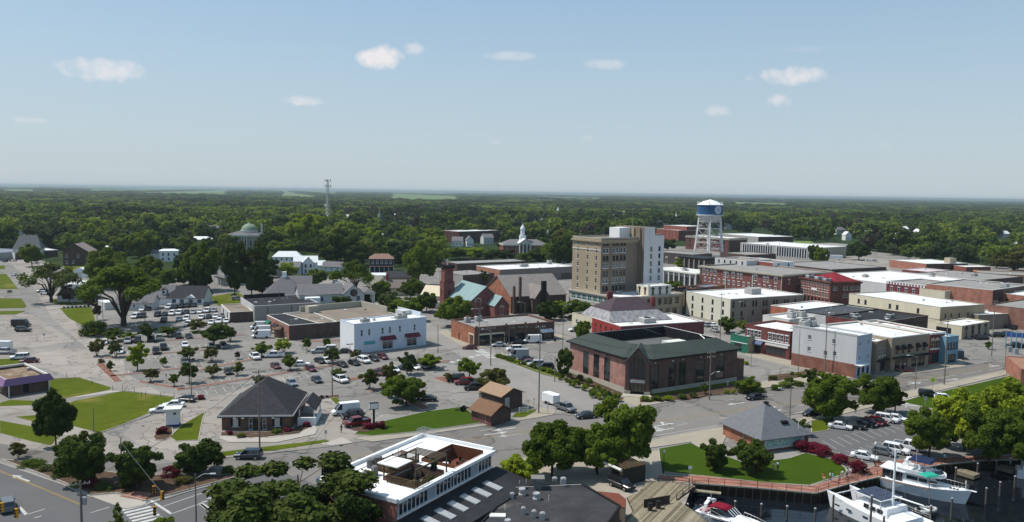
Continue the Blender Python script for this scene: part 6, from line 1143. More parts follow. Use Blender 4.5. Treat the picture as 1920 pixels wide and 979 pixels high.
p=P(1008,915,4.2);m=MB();m.box(p.x - .6,p.x+.6,p.y - .6,p.y+.6,4.2,5.4);m.box(p.x - 1.0,p.x+1.0,p.y - .9,p.y+.9,5.4,5.9);m.build('exhaust_hood',mat('hood_grey',(.2,.19,.18),.6,.15,1),r4)
p=P(933,968,4.2);m=MB();m.box(p.x - 1.1,p.x+1.1,p.y - .6,p.y+.6,4.2,4.4);m.build('skylight',OFFW,r4)
for u,v in ((947,957),(1029,940),(987,910),(974,912)): p=P(u,v,4.2);m=MB();m.tube(p,p+Vector((0,0,.9)),.05);m.build('vent_pipe',OFFW,r4)
p0,p1=P(967,914,4.6),P(1090,908,4.6);m=MB();m.tube(p0,p1,.04);m.build('conduit',OFFW,r4)
# brown lower roof and court walls
r5=root('brown_roof_annexe',(0,0,0),'low annexe with reddish-brown deck roof at the end of the black flat building','building');pts=[P(1120,921,3.2),P(1160,925,3.2),P(1174,936,3.2),P(1172,952,3.2),P(1110,936,3.2)];m=MB();m.prism([(p.x,p.y) for p in pts],0,3.0);m.build('wall',TAUPE,r5);m=MB();m.prism([(p.x,p.y) for p in pts],3.0,3.2);m.build('roof',DECKR,r5)
# ------------------------------------------------------------------ timber deck, boardwalk, railings, piles
WDK=mat('grey_dock_timber',(.25,.215,.15),.9,.2,1.6,spots=((.15,.125,.09),.35,.56),rnd=.4);WDKD=mat('dark_timber',(.06,.048,.04),.9,.2,2)
dk=[P(*p) for p in [(1213,905),(1262,905),(1303,914),(1268,940),(1296,958),(1340,995),(1340,1040),(1150,1040),(1160,985),(1188,962),(1176,935),(1200,925)]]
dr=root('wooden_deck',(0,0,0),'weathered grey timber deck beside the harbour basin','deck');xs=[p.x for p in dk];ys=[p.y for p in dk];an2=math.radians(60);ca,sa=math.cos(an2),math.sin(an2)
pp=[(p.x*ca+p.y*sa,-p.x*sa+p.y*ca) for p in dk];m=MB();y=min(q[1] for q in pp);k=0
plank_meshes=[]
while y < max(q[1] for q in pp) - .01:
    yc=y+.15;xx=[]
    for i in range(len(pp)):
        a,c=pp[i],pp[i - 1]
        if (a[1] > yc) != (c[1] > yc): xx.append(a[0]+(yc - a[1])*(c[0] - a[0])/(c[1] - a[1]))
    xx.sort()
    for a,c in zip(xx[::2],xx[1::2]):
        zz=.28+R.uniform(-.012,.012);cx,cy=((a+c)/2)*ca - yc*sa,((a+c)/2)*sa+yc*ca;m2=MB();m2.obox((0,0),an2,c - a,.27,-.05,0);o=m2.build('plank',WDK,dr);o.location=(cx,cy,zz)
    y+=.3
m=MB()
for a,c in zip(dk,dk[1:]+dk[:1]): d=c - a;m.obox((a+c)/2,math.atan2(d.y,d.x),d.length,.2,-.3,.21)
m.build('deck_frame',WDKD,dr)
def railing(pts,h,name,label,m_,gap=2.4,z0=.1,rails=(.55,1.05),cat='railing',pr=.045):
    t=root(name,(0,0,0),label,cat);m=MB()
    for a,c in zip(pts,pts[1:]):
        d=c - a;n=max(1,round(d.length/gap))
        for i in range(n+1):
            p=a+d*i/n;k=MB();k.tube((p.x,p.y,z0),(p.x,p.y,z0+h),pr,n=6);k.build('post',m_,t)
        for rz_ in rails: m.tube((a.x,a.y,z0+rz_),(c.x,c.y,z0+rz_),pr*.7,n=5)
    m.build('rail',m_,t);return t
bw=[(1228,894),(1310,893),(1420,905),(1518,913),(1590,893),(1620,884),(1650,868),(1700,862),(1850,856),(2000,852)];bo=[(1240,903),(1298,907),(1420,916),(1530,926),(1590,909),(1680,888),(1765,872),(1850,864),(2000,861)]
kerbed('boardwalk',bw+bo[::-1],BRKP,.16)
RUST=mat('brown_rail_paint',(.10,.045,.035),.6,.1,1)
off=lambda q: [P(u,v - 1,.16) for u,v in q]
railing(off(bo[1:4]),1.1,'quay_railing','brown railing along the boardwalk edge below the lawn',RUST,z0=.16);railing(off([(1534,925),(1590,908),(1680,887)]),1.1,'quay_railing','brown railing along the boardwalk behind the moored boats',RUST,z0=.16);railing(off([(1700,885),(1765,871),(1850,863)]),1.1,'quay_railing','brown railing along the boardwalk right of the motor yacht',RUST,z0=.16)
railing([P(1235,903,.3),P(1262,905,.3),P(1292,909,.3)],1.0,'deck_railing','dark timber railing at the back of the wooden deck',WDKD,z0=.28,pr=.08);railing([P(1303,914,.3),P(1268,938,.3)],1.0,'deck_railing','timber handrail along the ramp at the deck edge',WDKD,z0=.28,pr=.06);railing([P(1312,958,.3),P(1390,1000,.3)],1.0,'deck_railing','metal railing at the bottom edge in front of the red-topped boat',STEEL,z0=.28,pr=.04)
m=MB();a,c=P(1298,916,-.2),P(1352,922,-.2);d=c - a;m.obox((a+c)/2,math.atan2(d.y,d.x),d.length,1.0,-.6,-.4);t=tag(m.build('floating_dock',WDK),'narrow floating dock against the seawall','dock')
def pile(u,vt,vb,label,z0=-1.5,capc=None):
    p=P(u,vb,z0);d=PX(p)[2];h=(vb - vt)*d/F;t=root('mooring_pile',(p.x,p.y,z0),label,'post');m=MB();m.tube((0,0,-2),(0,0,h),.17,.15,9);m.build('shaft',mat('pile_timber',(.12,.10,.085),.9,.2,2),t);m=MB();m.lathe([(.2,0),(.18,.12),(0,.22)],(0,0,h),9);m.build('cap',STEEL,t)
for u,vt,vb,lb in [(1378,940,958,'pile just right of the red-topped boat'),(1427,945,968,'second pile right of the red-topped boat'),(1475,949,975,'third pile right of the red-topped boat'),(1527,953,990,'fourth pile, left of the catamaran bow'),(1791,877,905,'pile behind the motor yacht near the boardwalk'),(1832,869,893,'pile left of the small floating dock'),(1867,864,888,'pile by the dock at the right'),(1874,904,930,'pile alone in the water at the right'),(1848,915,945,'pile right of the yacht bow'),(1783,934,975,'dark pile in front of the yacht hull'),(1744,948,985,'short pile beside the dinghy'),(1656,968,1000,'pile in front of the catamaran cabin'),(1560,927,990,'dark pile at the catamaran stern'),(1631,928,1000,'tall pile in front of the catamaran'),(1289,945,960,'pile at the ramp foot'),(1902,893,915,'pile at the right edge')]:
    pile(u,vt,vb,lb)
for (a,c,lb) in (((1797,880),(1832,890),'small low dock float among the piles'),((1874,872),(1905,880),'dock platform where a person stands')):
    a=P(*a,-.6);c=P(*c,-.6);d=c - a;m=MB();m.obox((a+c)/2,math.atan2(d.y,d.x),d.length,2.2,-1.3,-.6);tag(m.build('floating_dock',WDK),lb,'dock')
# ------------------------------------------------------------------ boats
GEL=mat('white_gelcoat',(.78,.79,.80),.3,.03,.3,spec=.5);GELG=mat('grey_deck_paint',(.42,.43,.44),.6,.06,.6);CANV=mat('maroon_canvas',(.20,.012,.03),.85,.1,2);NAVY=mat('navy_canvas',(.02,.03,.07),.85,.1,2);TEALC=mat('teal_canvas',(.03,.33,.24),.8,.08,2);SOLAR=mat('solar_cells',(.045,.055,.09),.25,.15,1.2)
def hull(Lh,Bm,fb,draft=.5,n=10,stern=.85,rake=.9):
    """closed hull lofted from stern (x=0) to bow (x=Lh); freeboard rises to the bow"""
    rg=[]
    for i in range(n+1):
        t=i/n;hw=Bm/2*(stern+(1 - stern)*min(1,t*2.5))*(1 - max(0,(t - .45)/.55)**2.2*.985);f=fb*(1+.45*t*t);x=t*Lh
        rg.append([(x - rake*t*1.2,-hw*.25,-draft*(1 - t*.6)),(x - rake*t*.9,-hw*.78,-.05),(x,-hw,f),(x,-hw*.93,f+.03),(x,hw*.93,f+.03),(x,hw,f),(x - rake*t*.9,hw*.78,-.05),(x - rake*t*1.2,hw*.25,-draft*(1 - t*.6))])
    return rg
def lofted(rg,name,m_,par,smooth=False): k=MB();k.loft(rg);return k.build(name,m_,par,smooth)
def cabin(par,name,x0,x1,w0,w1,z0,z1,fr=.4,bk=.1,m_=GEL):
    k=MB();k.loft([[(x0,-w0,z0),(x1,-w1,z0),(x1,w1,z0),(x0,w0,z0)],[(x0+bk,-w0*.88,z1),(x1 - fr,-w1*.86,z1),(x1 - fr,w1*.86,z1),(x0+bk,w0*.88,z1)]]);return k.build(name,m_,par)
def wl(u,v): return P(u,v,-1.45)
# express cruiser with maroon canvas
a,c=P(1305,961,-.6),P(1425,1000,-.6);t=root('express_cruiser',(*wl(1312,968)[:2],-1.5),'white express cruiser with maroon canvas top and radar arch','boat',math.atan2((c - a).y,(c - a).x));o=lofted(hull(11,3.5,1.35),'hull',GEL,t)
k=MB();k.tube((.5,-1.72,.95),(8.5,-1.55,1.35),.05,n=5);k.tube((3,-1.78,1.1),(7,-1.7,1.25),.09,n=5,m=1);k.build('rub_rail',[STEEL,BLACKM],t)
rg=[]
for x,hw,h in ((3.0,1.25,.05),(4.2,1.4,.55),(6,1.35,.6),(8,1.0,.42),(10,.35,.1)): rg.append([(x,-hw,1.35),(x,-hw*.8,1.35+h),(x,0,1.35+h*1.15),(x,hw*.8,1.35+h),(x,hw,1.35)])
lofted(rg,'foredeck',GEL,t,True)
k=MB();k.poly([(4.9,-1.35,1.9),(6.3,-1.0,1.95),(5.2,-.95,2.75),(4.0,-1.3,2.65)]);k.poly([(6.3,-1.0,1.95),(6.3,1.0,1.95),(5.2,.95,2.75),(5.2,-.95,2.75)]);k.poly([(6.3,1.0,1.95),(4.9,1.35,1.9),(4.0,1.3,2.65),(5.2,.95,2.75)]);k.poly([(2.6,-1.45,1.5),(4.9,-1.35,1.9),(4.0,-1.3,2.65),(2.6,-1.4,2.6)]);k.build('windscreen',GLASS,t)
k=MB()
for y in (-.95,-.32,.32,.95): k.tube((6.33,y,1.95),(5.2,y,2.77),.05,n=4)
k.build('windscreen_frame',GEL,t)
rg=[]
for x,z_ in ((1.9,2.6),(2.8,2.95),(4.2,3.0),(5.2,2.78)): rg.append([(x,-1.3,z_ - .25),(x,-.8,z_),(x,.8,z_),(x,1.3,z_ - .25)])
lofted(rg,'canvas_top',CANV,t,True)
k=MB()
for s in (-1,1): k.loft([[(1.0,s*1.6,1.3),(1.5,s*1.6,1.3),(1.5,s*1.5,1.3),(1.0,s*1.5,1.3)],[(1.5,s*1.45,2.7),(1.9,s*1.45,2.7),(1.9,s*1.3,2.7),(1.5,s*1.3,2.7)]])
k.loft([[(1.45,-1.45,2.65),(1.95,-1.45,2.65),(1.95,-1.45,2.95),(1.45,-1.45,2.95)],[(1.25,0,2.95),(1.75,0,2.95),(1.75,0,3.2),(1.25,0,3.2)],[(1.45,1.45,2.65),(1.95,1.45,2.65),(1.95,1.45,2.95),(1.45,1.45,2.95)]]);k.build('radar_arch',GEL,t)
k=MB();k.lathe([(.3,0),(.3,.2),(.1,.28)],(1.5,0,3.2),10);k.tube((1.5,.6,3.2),(1.3,.8,4.2),.02);k.build('radar_dome',GEL,t);boxpart(t,'cockpit_seat',.6,1.6,-1.1,1.1,1.36,1.7,mat('rose_vinyl',(.45,.18,.2),.6,.05,1));boxpart(t,'swim_platform',-.8,0,-1.4,1.4,.3,.45,GEL)
k=MB()
for i in range(8):
    x=6.5+i*.62;y=1.45*(1 - max(0,(x/11 - .45)/.55)**2.2)+.1;k.tube((x,y,1.55),(x+.1,y,2.2),.02,n=4);k.tube((x,-y,1.55),(x+.1,-y,2.2),.02,n=4)
    if i: k.tube((px_,py_,2.2),(x+.1,y,2.2),.025,n=4);k.tube((px_,-py_,2.2),(x+.1,-y,2.2),.025,n=4)
    px_,py_=x+.1,y
k.build('bow_rail',STEEL,t)
# sailing catamaran seen from its bow quarter
a,c=P(1568,935,-.5),P(1720,1000,-.5);hd=math.atan2((c - a).y,(c - a).x);t=root('sailing_catamaran',(*wl(1722,1006)[:2],-1.5),'white cruising catamaran with solar roof and bare mast','boat',hd+math.pi)
for s in (-1,1): rg=hull(14.5,1.9,1.7,n=10,stern=.8);rg=[[(x,y+s*2.6,z_) for x,y,z_ in q] for q in rg];lofted(rg,'hull',GEL,t)
for s in (-1,1):
    for x in (2.5,6,9,11.2): boxpart(t,'port_light',x,x+.9,s*3.5 - .02 if s > 0 else -3.53,s*3.53 if s > 0 else -3.48,1.0,1.25,GLASS)
boxpart(t,'bridge_deck',.6,10.8,-1.8,1.8,.9,1.74,GELG)
cabin(t,'saloon',3.6,10.2,2.5,2.0,1.75,3.1,1.6,.1)
for s in (-1,1):
    for x in (4.4,5.6,6.8): k=MB();k.loft([[(x,s*2.42,2.1),(x+.9,s*2.38,2.1),(x+.9,s*2.30,2.75),(x,s*2.34,2.75)][::s],[(x,s*2.5,2.1),(x+.9,s*2.46,2.1),(x+.9,s*2.38,2.75),(x,s*2.42,2.75)][::s]]);k.build('side_window',GLASS,t)
for i in range(4): k=MB();y0=-1.7+i*.88;k.poly([(9.9,y0,2.05),(9.9,y0+.75,2.05),(8.95,y0+.72,2.95),(8.95,y0+.03,2.95)]);o=k.build('front_window',GLASS,t);o.location=(.14,0,.06)
boxpart(t,'hardtop',4.7,9.5,-2.4,2.4,3.9,4.02,GEL)
for i in range(3):
    for j in range(2): boxpart(t,'solar_panel',4.85+i*1.55,6.32+i*1.55,-2.25+j*2.3,-.05+j*2.3,4.03,4.08,SOLAR)
k=MB()
for x in (4.9,7.1,9.3):
    for y in (-2.2,2.2): k.tube((x,y,1.74),(x,y,3.9),.05,n=5)
k.build('hardtop_post',GEL,t)
k=MB();k.tube((4.5,0,1.7),(4.5,0,11.8),.18,.14,8);k.build('mast',GEL,t);k=MB();k.tube((4.4,0,4.6),(-.6,0,4.9),.13,.1,7);k.build('boom',GEL,t)
k=MB()
for y in (-3.3,3.3): k.tube((4.2,y,1.8),(4.5,0,11.2),.02,n=4)
k.tube((13.6,0,1.6),(4.5,0,11.4),.025,n=4);k.build('rigging',STEEL,t)
k=MB();k.tube((13.2,-2.5,2.2),(13.2,2.5,2.2),.1,n=6);k.build('cross_beam',GEL,t)
k=MB()
for s in (-1,1):
    for i in range(9): x=.6+i*1.5;k.tube((x,s*3.35,1.75),(x,s*3.35,2.45),.018,n=4)
    k.tube((.6,s*3.35,2.45),(12.6,s*3.3,2.5),.018,n=4);k.tube((.6,s*3.35,2.1),(12.6,s*3.3,2.15),.014,n=4)
k.build('lifeline',STEEL,t)
cabin(t,'cockpit_coaming',.8,3.4,2.3,2.3,1.75,2.3,.1,.1)
# teal bimini and dinghy on the near float
dg=P(1738,962,-1.3);dh=math.radians(10);t=root('inflatable_dinghy',(dg.x,dg.y,-1.3),'grey inflatable dinghy with outboard beside the catamaran','boat',math.radians(20));k=MB();path=[(-1.6,-.7),(-.5,-.78),(.7,-.72),(1.4,-.4),(1.75,0),(1.4,.4),(.7,.72),(-.5,.78),(-1.6,.7)]
for p0,p1 in zip(path,path[1:]): k.tube((*p0,.55),(*p1,.55),.24,n=8)
k.build('tube',mat('hypalon_grey',(.42,.42,.4),.6,.06,2),t);boxpart(t,'floor',-1.5,1.2,-.6,.6,.3,.36,GELG);boxpart(t,'thwart',-.3,.1,-.62,.62,.55,.62,WHITE);k=MB();k.box(-2.0,-1.6,-.2,.2,.5,1.15);k.box(-1.9,-1.75,-.08,.08,-.2,.5);k.build('outboard',BLACKM,t)
# motor yacht
a,c=P(1648,905,-.4),P(1815,940,.4);hd=math.atan2((c - a).y,(c - a).x);w0_=wl(1652,905);t=root('motor_yacht',(w0_.x,w0_.y,-1.5),'large white motor yacht with navy flybridge canopy','boat',math.atan2((wl(1818,947) - w0_).y,(wl(1818,947) - w0_).x));Ly=(wl(1818,947) - w0_).length;print('yacht',Ly)
Ly=max(14,min(18,Ly));lofted(hull(Ly,4.6,1.7,n=14,stern=.9),'hull',GEL,t)
k=MB();k.tube((.2,-2.25,1.4),(Ly*.6,-2.3,1.8),.06,n=5);k.tube((.2,2.25,1.4),(Ly*.6,2.3,1.8),.06,n=5);k.build('rub_rail',mat('teak',(.25,.13,.06),.6,.1,1),t)
cabin(t,'saloon',1.2,Ly*.62,1.85,1.6,1.75,3.4,1.3,.2)
for s in (-1,1):
    for x,wd in ((4.6,1.7),(6.5,1.3),(8.0,1.3)): k=MB();k.box(x,x+wd,s*1.70 - .06,s*1.70+.06,2.5,3.1);k.build('saloon_window',GLASS,t)
    for i in range(3): boxpart(t,'deck_hatch',Ly*.78+i*.5,Ly*.78+i*.5+.3,s*.7 - .2,s*.7+.2,2.35,2.42,BLACKM)
boxpart(t,'aft_enclosure',.7,3.9,-1.8,1.8,1.8,3.35,mat('smoked_vinyl',(.05,.05,.055),.3,.1,1))
boxpart(t,'aft_hardtop',.3,4.4,-2.1,2.1,3.42,3.58,GEL)
rg=[]
for x,hw in ((3.0,1.9),(5,2.0),(8,1.8),(9.6,1.1),(10.1,.3)): rg.append([(x,-hw,3.5),(x,-hw*1.02,4.15),(x,-hw*.9,4.15),(x,-hw*.85,3.65),(x,hw*.85,3.65),(x,hw*.9,4.15),(x,hw*1.02,4.15),(x,hw,3.5)])
lofted(rg,'flybridge',GEL,t);k=MB();k.poly([(9.0,-1.3,4.1),(9.9,0,4.15),(9.5,0,4.7),(8.6,-1.2,4.6)]);k.poly([(9.9,0,4.15),(9.0,1.3,4.1),(8.6,1.2,4.6),(9.5,0,4.7)]);k.build('windscreen',GLASS,t)
k=MB();k.loft([[(4.6,-1.9,5.7),(8.2,-1.85,5.7),(8.2,1.85,5.7),(4.6,1.9,5.7)],[(4.8,-1.5,5.95),(8.0,-1.4,5.95),(8.0,1.4,5.95),(4.8,1.5,5.95)]]);k.build('navy_canopy',NAVY,t);k=MB()
for x in (4.8,8.0):
    for y in (-1.75,1.75): k.tube((x,y,4.1),(x,y,5.7),.03,n=4)
k.build('canopy_pole',STEEL,t);k=MB()
for s in (-1,1): k.loft([[(3.0,s*1.75,3.55),(3.8,s*1.75,3.55),(3.8,s*1.6,3.55),(3.0,s*1.6,3.55)],[(4.0,s*1.3,5.3),(4.5,s*1.3,5.3),(4.5,s*1.1,5.3),(4.0,s*1.1,5.3)]])
k.box(3.95,4.55,-1.35,1.35,5.25,5.45);k.build('radar_arch',GEL,t);k=MB();k.lathe([(.35,0),(.35,.2),(.1,.3)],(4.2,0,5.45),10);k.tube((4.1,1,5.4),(3.7,1,8.6),.02);k.tube((6,-1.9,4.1),(6,-1.9,8.0),.02);k.build('radar_dome',GEL,t)
boxpart(t,'helm_console',7.2,7.9,-.6,.6,3.66,4.6,GEL);boxpart(t,'helm_seat',6.2,6.7,-.5,.5,3.66,4.3,WHITE);k=MB();n=10
for i in range(n):
    x=Ly*.58+i*Ly*.42/n;y=2.25*(1 - max(0,(x/Ly - .45)/.55)**2.2*.985) - .05;zz=1.7*(1+.45*(x/Ly)**2);k.tube((x,y,zz),(x+.1,y,zz+.75),.02,n=4);k.tube((x,-y,zz),(x+.1,-y,zz+.75),.02,n=4)
    if i: k.tube((a_,b_,c_),(x+.1,y,zz+.75),.025,n=4);k.tube((a_,-b_,c_),(x+.1,-y,zz+.75),.025,n=4)
    a_,b_,c_=x+.1,y,zz+.75
k.build('bow_rail',STEEL,t);yo=t;boxpart(t,'anchor_pulpit',Ly - .4,Ly+.7,-.2,.2,2.4,2.5,GEL)
k=MB();k.box(-.02,.9,-1.9,1.9,1.74,1.8);k.build('aft_deck',mat('teak',(.25,.13,.06)),t)
# boat cut by the right edge
w1=wl(1905,892);t=root('white_cabin_boat',(w1.x,w1.y,-1.5),'white cabin boat cut off by the right edge of the view','boat',math.radians(-25));lofted(hull(10,3.6,1.6),'hull',GEL,t);cabin(t,'cabin',.8,6,1.5,1.3,1.65,3.3,1.1,.1);k=MB();k.box(1.4,4.6,-1.5,1.5,2.2,2.8);k.build('cabin_window',GLASS,t)
k=MB();k.lathe([(1.6,0),(1.4,.5),(.8,.8),(0,.9)],(3,0,3.3),12);k.build('canopy_top',GEL,t)
w1=P(1694,925,0);t=root('davit_canopy',(*wl(1742,950)[:2],-1.5),'small teal sunshade on a pole above the catamaran stern','canopy',math.radians(15));k=MB();k.tube((0,0,.5),(-.3,0,5.4),.06,n=6);k.build('pole',STEEL,t);k=MB();k.loft([[(-1.7,-1,5.3),(.9,-1,5.3),(.9,1,5.3),(-1.7,1,5.3)],[(-1.5,-.8,5.5),(.7,-.8,5.5),(.7,.8,5.5),(-1.5,.8,5.5)]]);k.build('shade',TEALC,t)
# ------------------------------------------------------------------ poles and lamps
PG=mat('grey_pole',(.19,.17,.15),.9,.12,3)
def pole(u,vb,vt,label,arms=1,r0=.17,lamp=None,name='utility_pole',trans=False,m_=PG,ah=1.2,an_=.5,cat='pole',lampdir=1,reach=2.4):
    p=P(u,vb);h=HT(u,vt,vb);t=root(name,(p.x,p.y,0),label,cat,an_);k=MB();k.tube((0,0,0),(0,0,h),r0,r0*.6,8);k.build('shaft',m_,t)
    for i in range(arms):
        z_=h - .5 - i*1.0;k=MB();k.box(-ah,ah,-.2,-.08,z_,z_+.13);k.build('crossarm',m_,t)
        for x in (-ah+.1,-ah*.45,ah*.45,ah - .1): k=MB();k.lathe([(.04,0),(.07,.08),(.05,.16),(.07,.22),(0,.28)],(x,-.14,z_+.13),6);k.build('insulator',STEEL,t)
    if trans: k=MB();k.lathe([(.28,0),(.3,.1),(.3,.9),(.2,1.05),(0,1.1)],(.45,0,h - 3.4),10);k.build('transformer',STEEL,t)
    if lamp:
        z_=h*lamp if lamp < 1 else h - .15;k=MB();s=lampdir;k.tube((0,0,z_ - .5),(s*reach*.5,0,z_+.15),.05,n=5);k.tube((s*reach*.5,0,z_+.15),(s*reach,0,z_+.15),.05,n=5);k.build('lamp_arm',STEEL,t);k=MB();k.box(s*reach - .35,s*reach+.4,-.14,.14,z_+.05,z_+.22);k.build('lamp_head',mat('lamp_head_grey',(.55,.55,.54),.5,.05,1),t)
    return t,h
POLES={}
for key,a in {
 'A': (487,843,690,'tall utility pole in front of the charcoal-roofed bank branch',2,.16,.82),'B': (623,742,672,'utility pole at the strip bed behind the bank branch',1,.15,None),'C': (1010,775,608,'tall wooden utility pole at the side street corner',1,.17,None),'D': (1330,750,657,'double-armed utility pole in front of the green-roofed bank',2,.17,.55),
 'E': (920,686,612,'utility pole with lamp left of the hedge strip',1,.15,.93),'F': (898,652,576,'utility pole with lamp and transformer at the pharmacy corner',1,.15,.97),'G': (1546,700,580,'bare tall pole behind the first street tree',0,.15,None),'H': (1770,722,594,'tall leaning pole beyond the shops',1,.17,None),'I': (1859,668,562,'tall pole by the far traffic lights',1,.16,None),
 'J': (1496,706,616,'slim pole against the white corner building',0,.1,None),'K': (1350,640,549,'pole behind the green-roofed bank',1,.14,None),'L': (954,674,608,'pole in front of the pharmacy doors',0,.12,None),'M': (821,662,608,'pole with lamp at the white building corner',0,.13,.97),'N': (1040,716,666,'short wooden pole left of the columnar evergreen',0,.14,None),
 'O': (154,1010,898,'utility pole with transformer at the bottom-left crossing',1,.2,None),'P': (229,915,818,'slim wooden pole holding the signal cable',0,.13,None),'Q': (176,810,763,'short wooden pole on the lawn edge',0,.1,None),'R': (1480,800,725,'slim light pole behind the visitor centre',0,.13,.97),'S': (1716,731,665,'street lamp beside the crosswalk',0,.1,1),'T': (1884,688,648,'street lamp at the right end of the main road',0,.1,1),
 'U': (368,985,886,'tall silver-grey signal lamp pole at the lower-left crossing',0,.13,1),'V': (475,615,560,'lamp pole left of the three white vans',0,.12,None),'W': (524,588,545,'pole in front of the long grey building',0,.12,None),'X': (272,608,566,'shoebox lamp post in the clinic car park',0,.1,None),'Y': (193,598,555,'pole by the white side shed',0,.1,None),'Z': (136,575,520,'pole under the left sparse tree',0,.12,None),
 'AA': (1055,655,570,'curved street lamp behind the pharmacy',0,.11,1),'AB': (984,612,566,'small street lamp behind the pharmacy roof',0,.1,1),'AC': (649,571,545,'slim pole on the side street behind the columned house',0,.1,None),'AD': (1592,582,562,'lamp beyond the black-roofed block',0,.08,1),'AE': (359,748,672,'twin-headed car-park lamp post by the red shrubs',0,.11,None),'AF': (1626,702,660,'short lamp post with banner at the white corner building',0,.09,None),
 'AG': (1398,640,565,'curved street lamp before the grey-flanked block',0,.1,1),'AH': (1462,715,690,'dark short post with globe on the corner bed',0,.09,None),'AI': (1408,690,655,'slim post on the street island',0,.07,None),'AJ': (656,676,645,'dark shoebox lamp before the white two-storey building',0,.09,None),'AK': (1642,492,467,'floodlight pole at the far lot, leftmost',1,.12,None),'AL': (1714,488,465,'second floodlight pole beyond the red warehouse',1,.12,None),'AM': (1749,487,470,'third floodlight pole beyond the red warehouse',1,.12,None),'AN': (1772,487,472,'fourth pole beyond the red warehouse',0,.12,None),'AO': (1801,490,469,'fifth pole beyond the red warehouse',1,.12,None),'AP': (1838,508,480,'pole at the right end of the red warehouse',1,.12,None),'AQ': (1207,430,402,'tall flood pole behind the hotel',0,.15,None),'AR': (409,354.9,338,'distant guyed mast on the horizon',0,.9,None),'AS': (1576,508,490,'branched lamp pole in the empty far lot',1,.12,None),'AT':(1688,700,672,'slim sign post at the shops',0,.06,None)}.items():
    POLES[key]=(P(a[0],a[1]),)+pole(*a[:3],a[3],a[4],a[5],a[6],lampdir=-1 if key in 'EFSTMAB' or key in ('AB','AG','R') else 1,name='street_lamp' if 'lamp' in a[3] and not a[4] else 'utility_pole',trans=key in 'FO',an_=.45 if key not in ('S','T','R','E','U','AB','AG') else .1)
for key in ('X','AJ','AE'): b0,t,h=POLES[key];k=MB();k.box(-.9,-.2,-.2,.2,h - .1,h+.12);k.box(.2,.9,-.2,.2,h - .1,h+.12);k.box(-.2,.2,-.05,.05,h - .06,h+.02);k.build('lamp_head',BLACKM,t)
def wire(a,c,sag,label,r_=.022):
    k=MB();pr=None
    for i in range(13):
        s=i/12;p=a+(c - a)*s - Vector((0,0,sag*4*s*(1 - s)))
        if pr: k.tube(pr,p,r_,n=3,cap=False)
        pr=p
    return k
def ptop(kk,dz=-.3): b0,t,h=POLES[kk];return Vector((b0.x,b0.y,h+dz))
for a,c,s,lb in [('A','C',2.0,'power cables running from the bank-branch pole to the side street corner pole'),('C','D',2.0,'power cables from the side street corner pole to the green-roofed bank pole'),('D','G',2.0,'power cables from the green-roofed bank pole to the pole behind the street tree'),('O','A',1.5,'power cables from the bottom-left pole to the bank-branch pole'),('G','H',2,'power cables past the shops'),('H','I',2,'power cables toward the far traffic lights'),('F','E',.8,'cable between the two pharmacy corner poles'),('E','C',1.2,'cable down the side street'),('A','B',1,'cable over the bank-branch roof')]:
    k=MB()
    for j,o_ in enumerate((-.8,.8)):
        v=Vector((0,o_,0));kk=wire(ptop(a)+v,ptop(c)+v,s,'');i0=len(k.v);k.v+=kk.v;k.f+=[tuple(i0+i for i in f) for f in kk.f];k.m+=kk.m
    tag(k.build('power_cable',BLACKM),lb,'cable')
# signal cable with hanging traffic lights
YEL=mat('signal_yellow',(.62,.30,.03),.5,.08,1);pA=ptop('P',-.6);pB=P(304,930,6.0)
def signal(p,label,rz=.3):
    t=root('traffic_light',p,label,'traffic light',rz);k=MB();k.box(-.2,.2,-.15,.15,-.62,.62);k.build('housing',YEL,t)
    for i,m_ in enumerate((TL,YEL,mat('signal_green',(.02,.2,.1),.4,.05,1))): k=MB();k.tube((0,-.16,.4 - i*.4),(0,-.3,.4 - i*.4),.15,n=8);k.build('visor',BLACKM,t);k=MB();k.tube((0,-.15,.4 - i*.4),(0,-.17,.4 - i*.4),.12,n=8);k.build('lens',m_,t)
    k=MB();k.tube((0,0,.62),(0,0,.95),.03);k.build('hanger',BLACKM,t)
for (u,v,z_,lb,rz) in ((289,919,5.2,'left traffic light hanging over the lower-left crossing',.4),(304,929,5.2,'right traffic light hanging over the lower-left crossing',1.2),(290,958,5.4,'nearest traffic light above the zebra crossing',.4),(31,962,5.4,'traffic light beside the dark suv in the bottom-left corner',-.6),(4,951,5.4,'traffic light at the left edge in front of the dark suv',-.6)):
    signal(P(u,v,z_),lb,rz)
k=wire(pA,P(305,925,6.1),.15,'');tag(k.build('signal_cable',STEEL),'span cable holding the traffic lights over the crossing','cable');k=wire(P(305,925,6.1),ptop('U',-2),.3,'');tag(k.build('signal_cable',STEEL),'span cable from the traffic lights to the silver signal pole','cable')
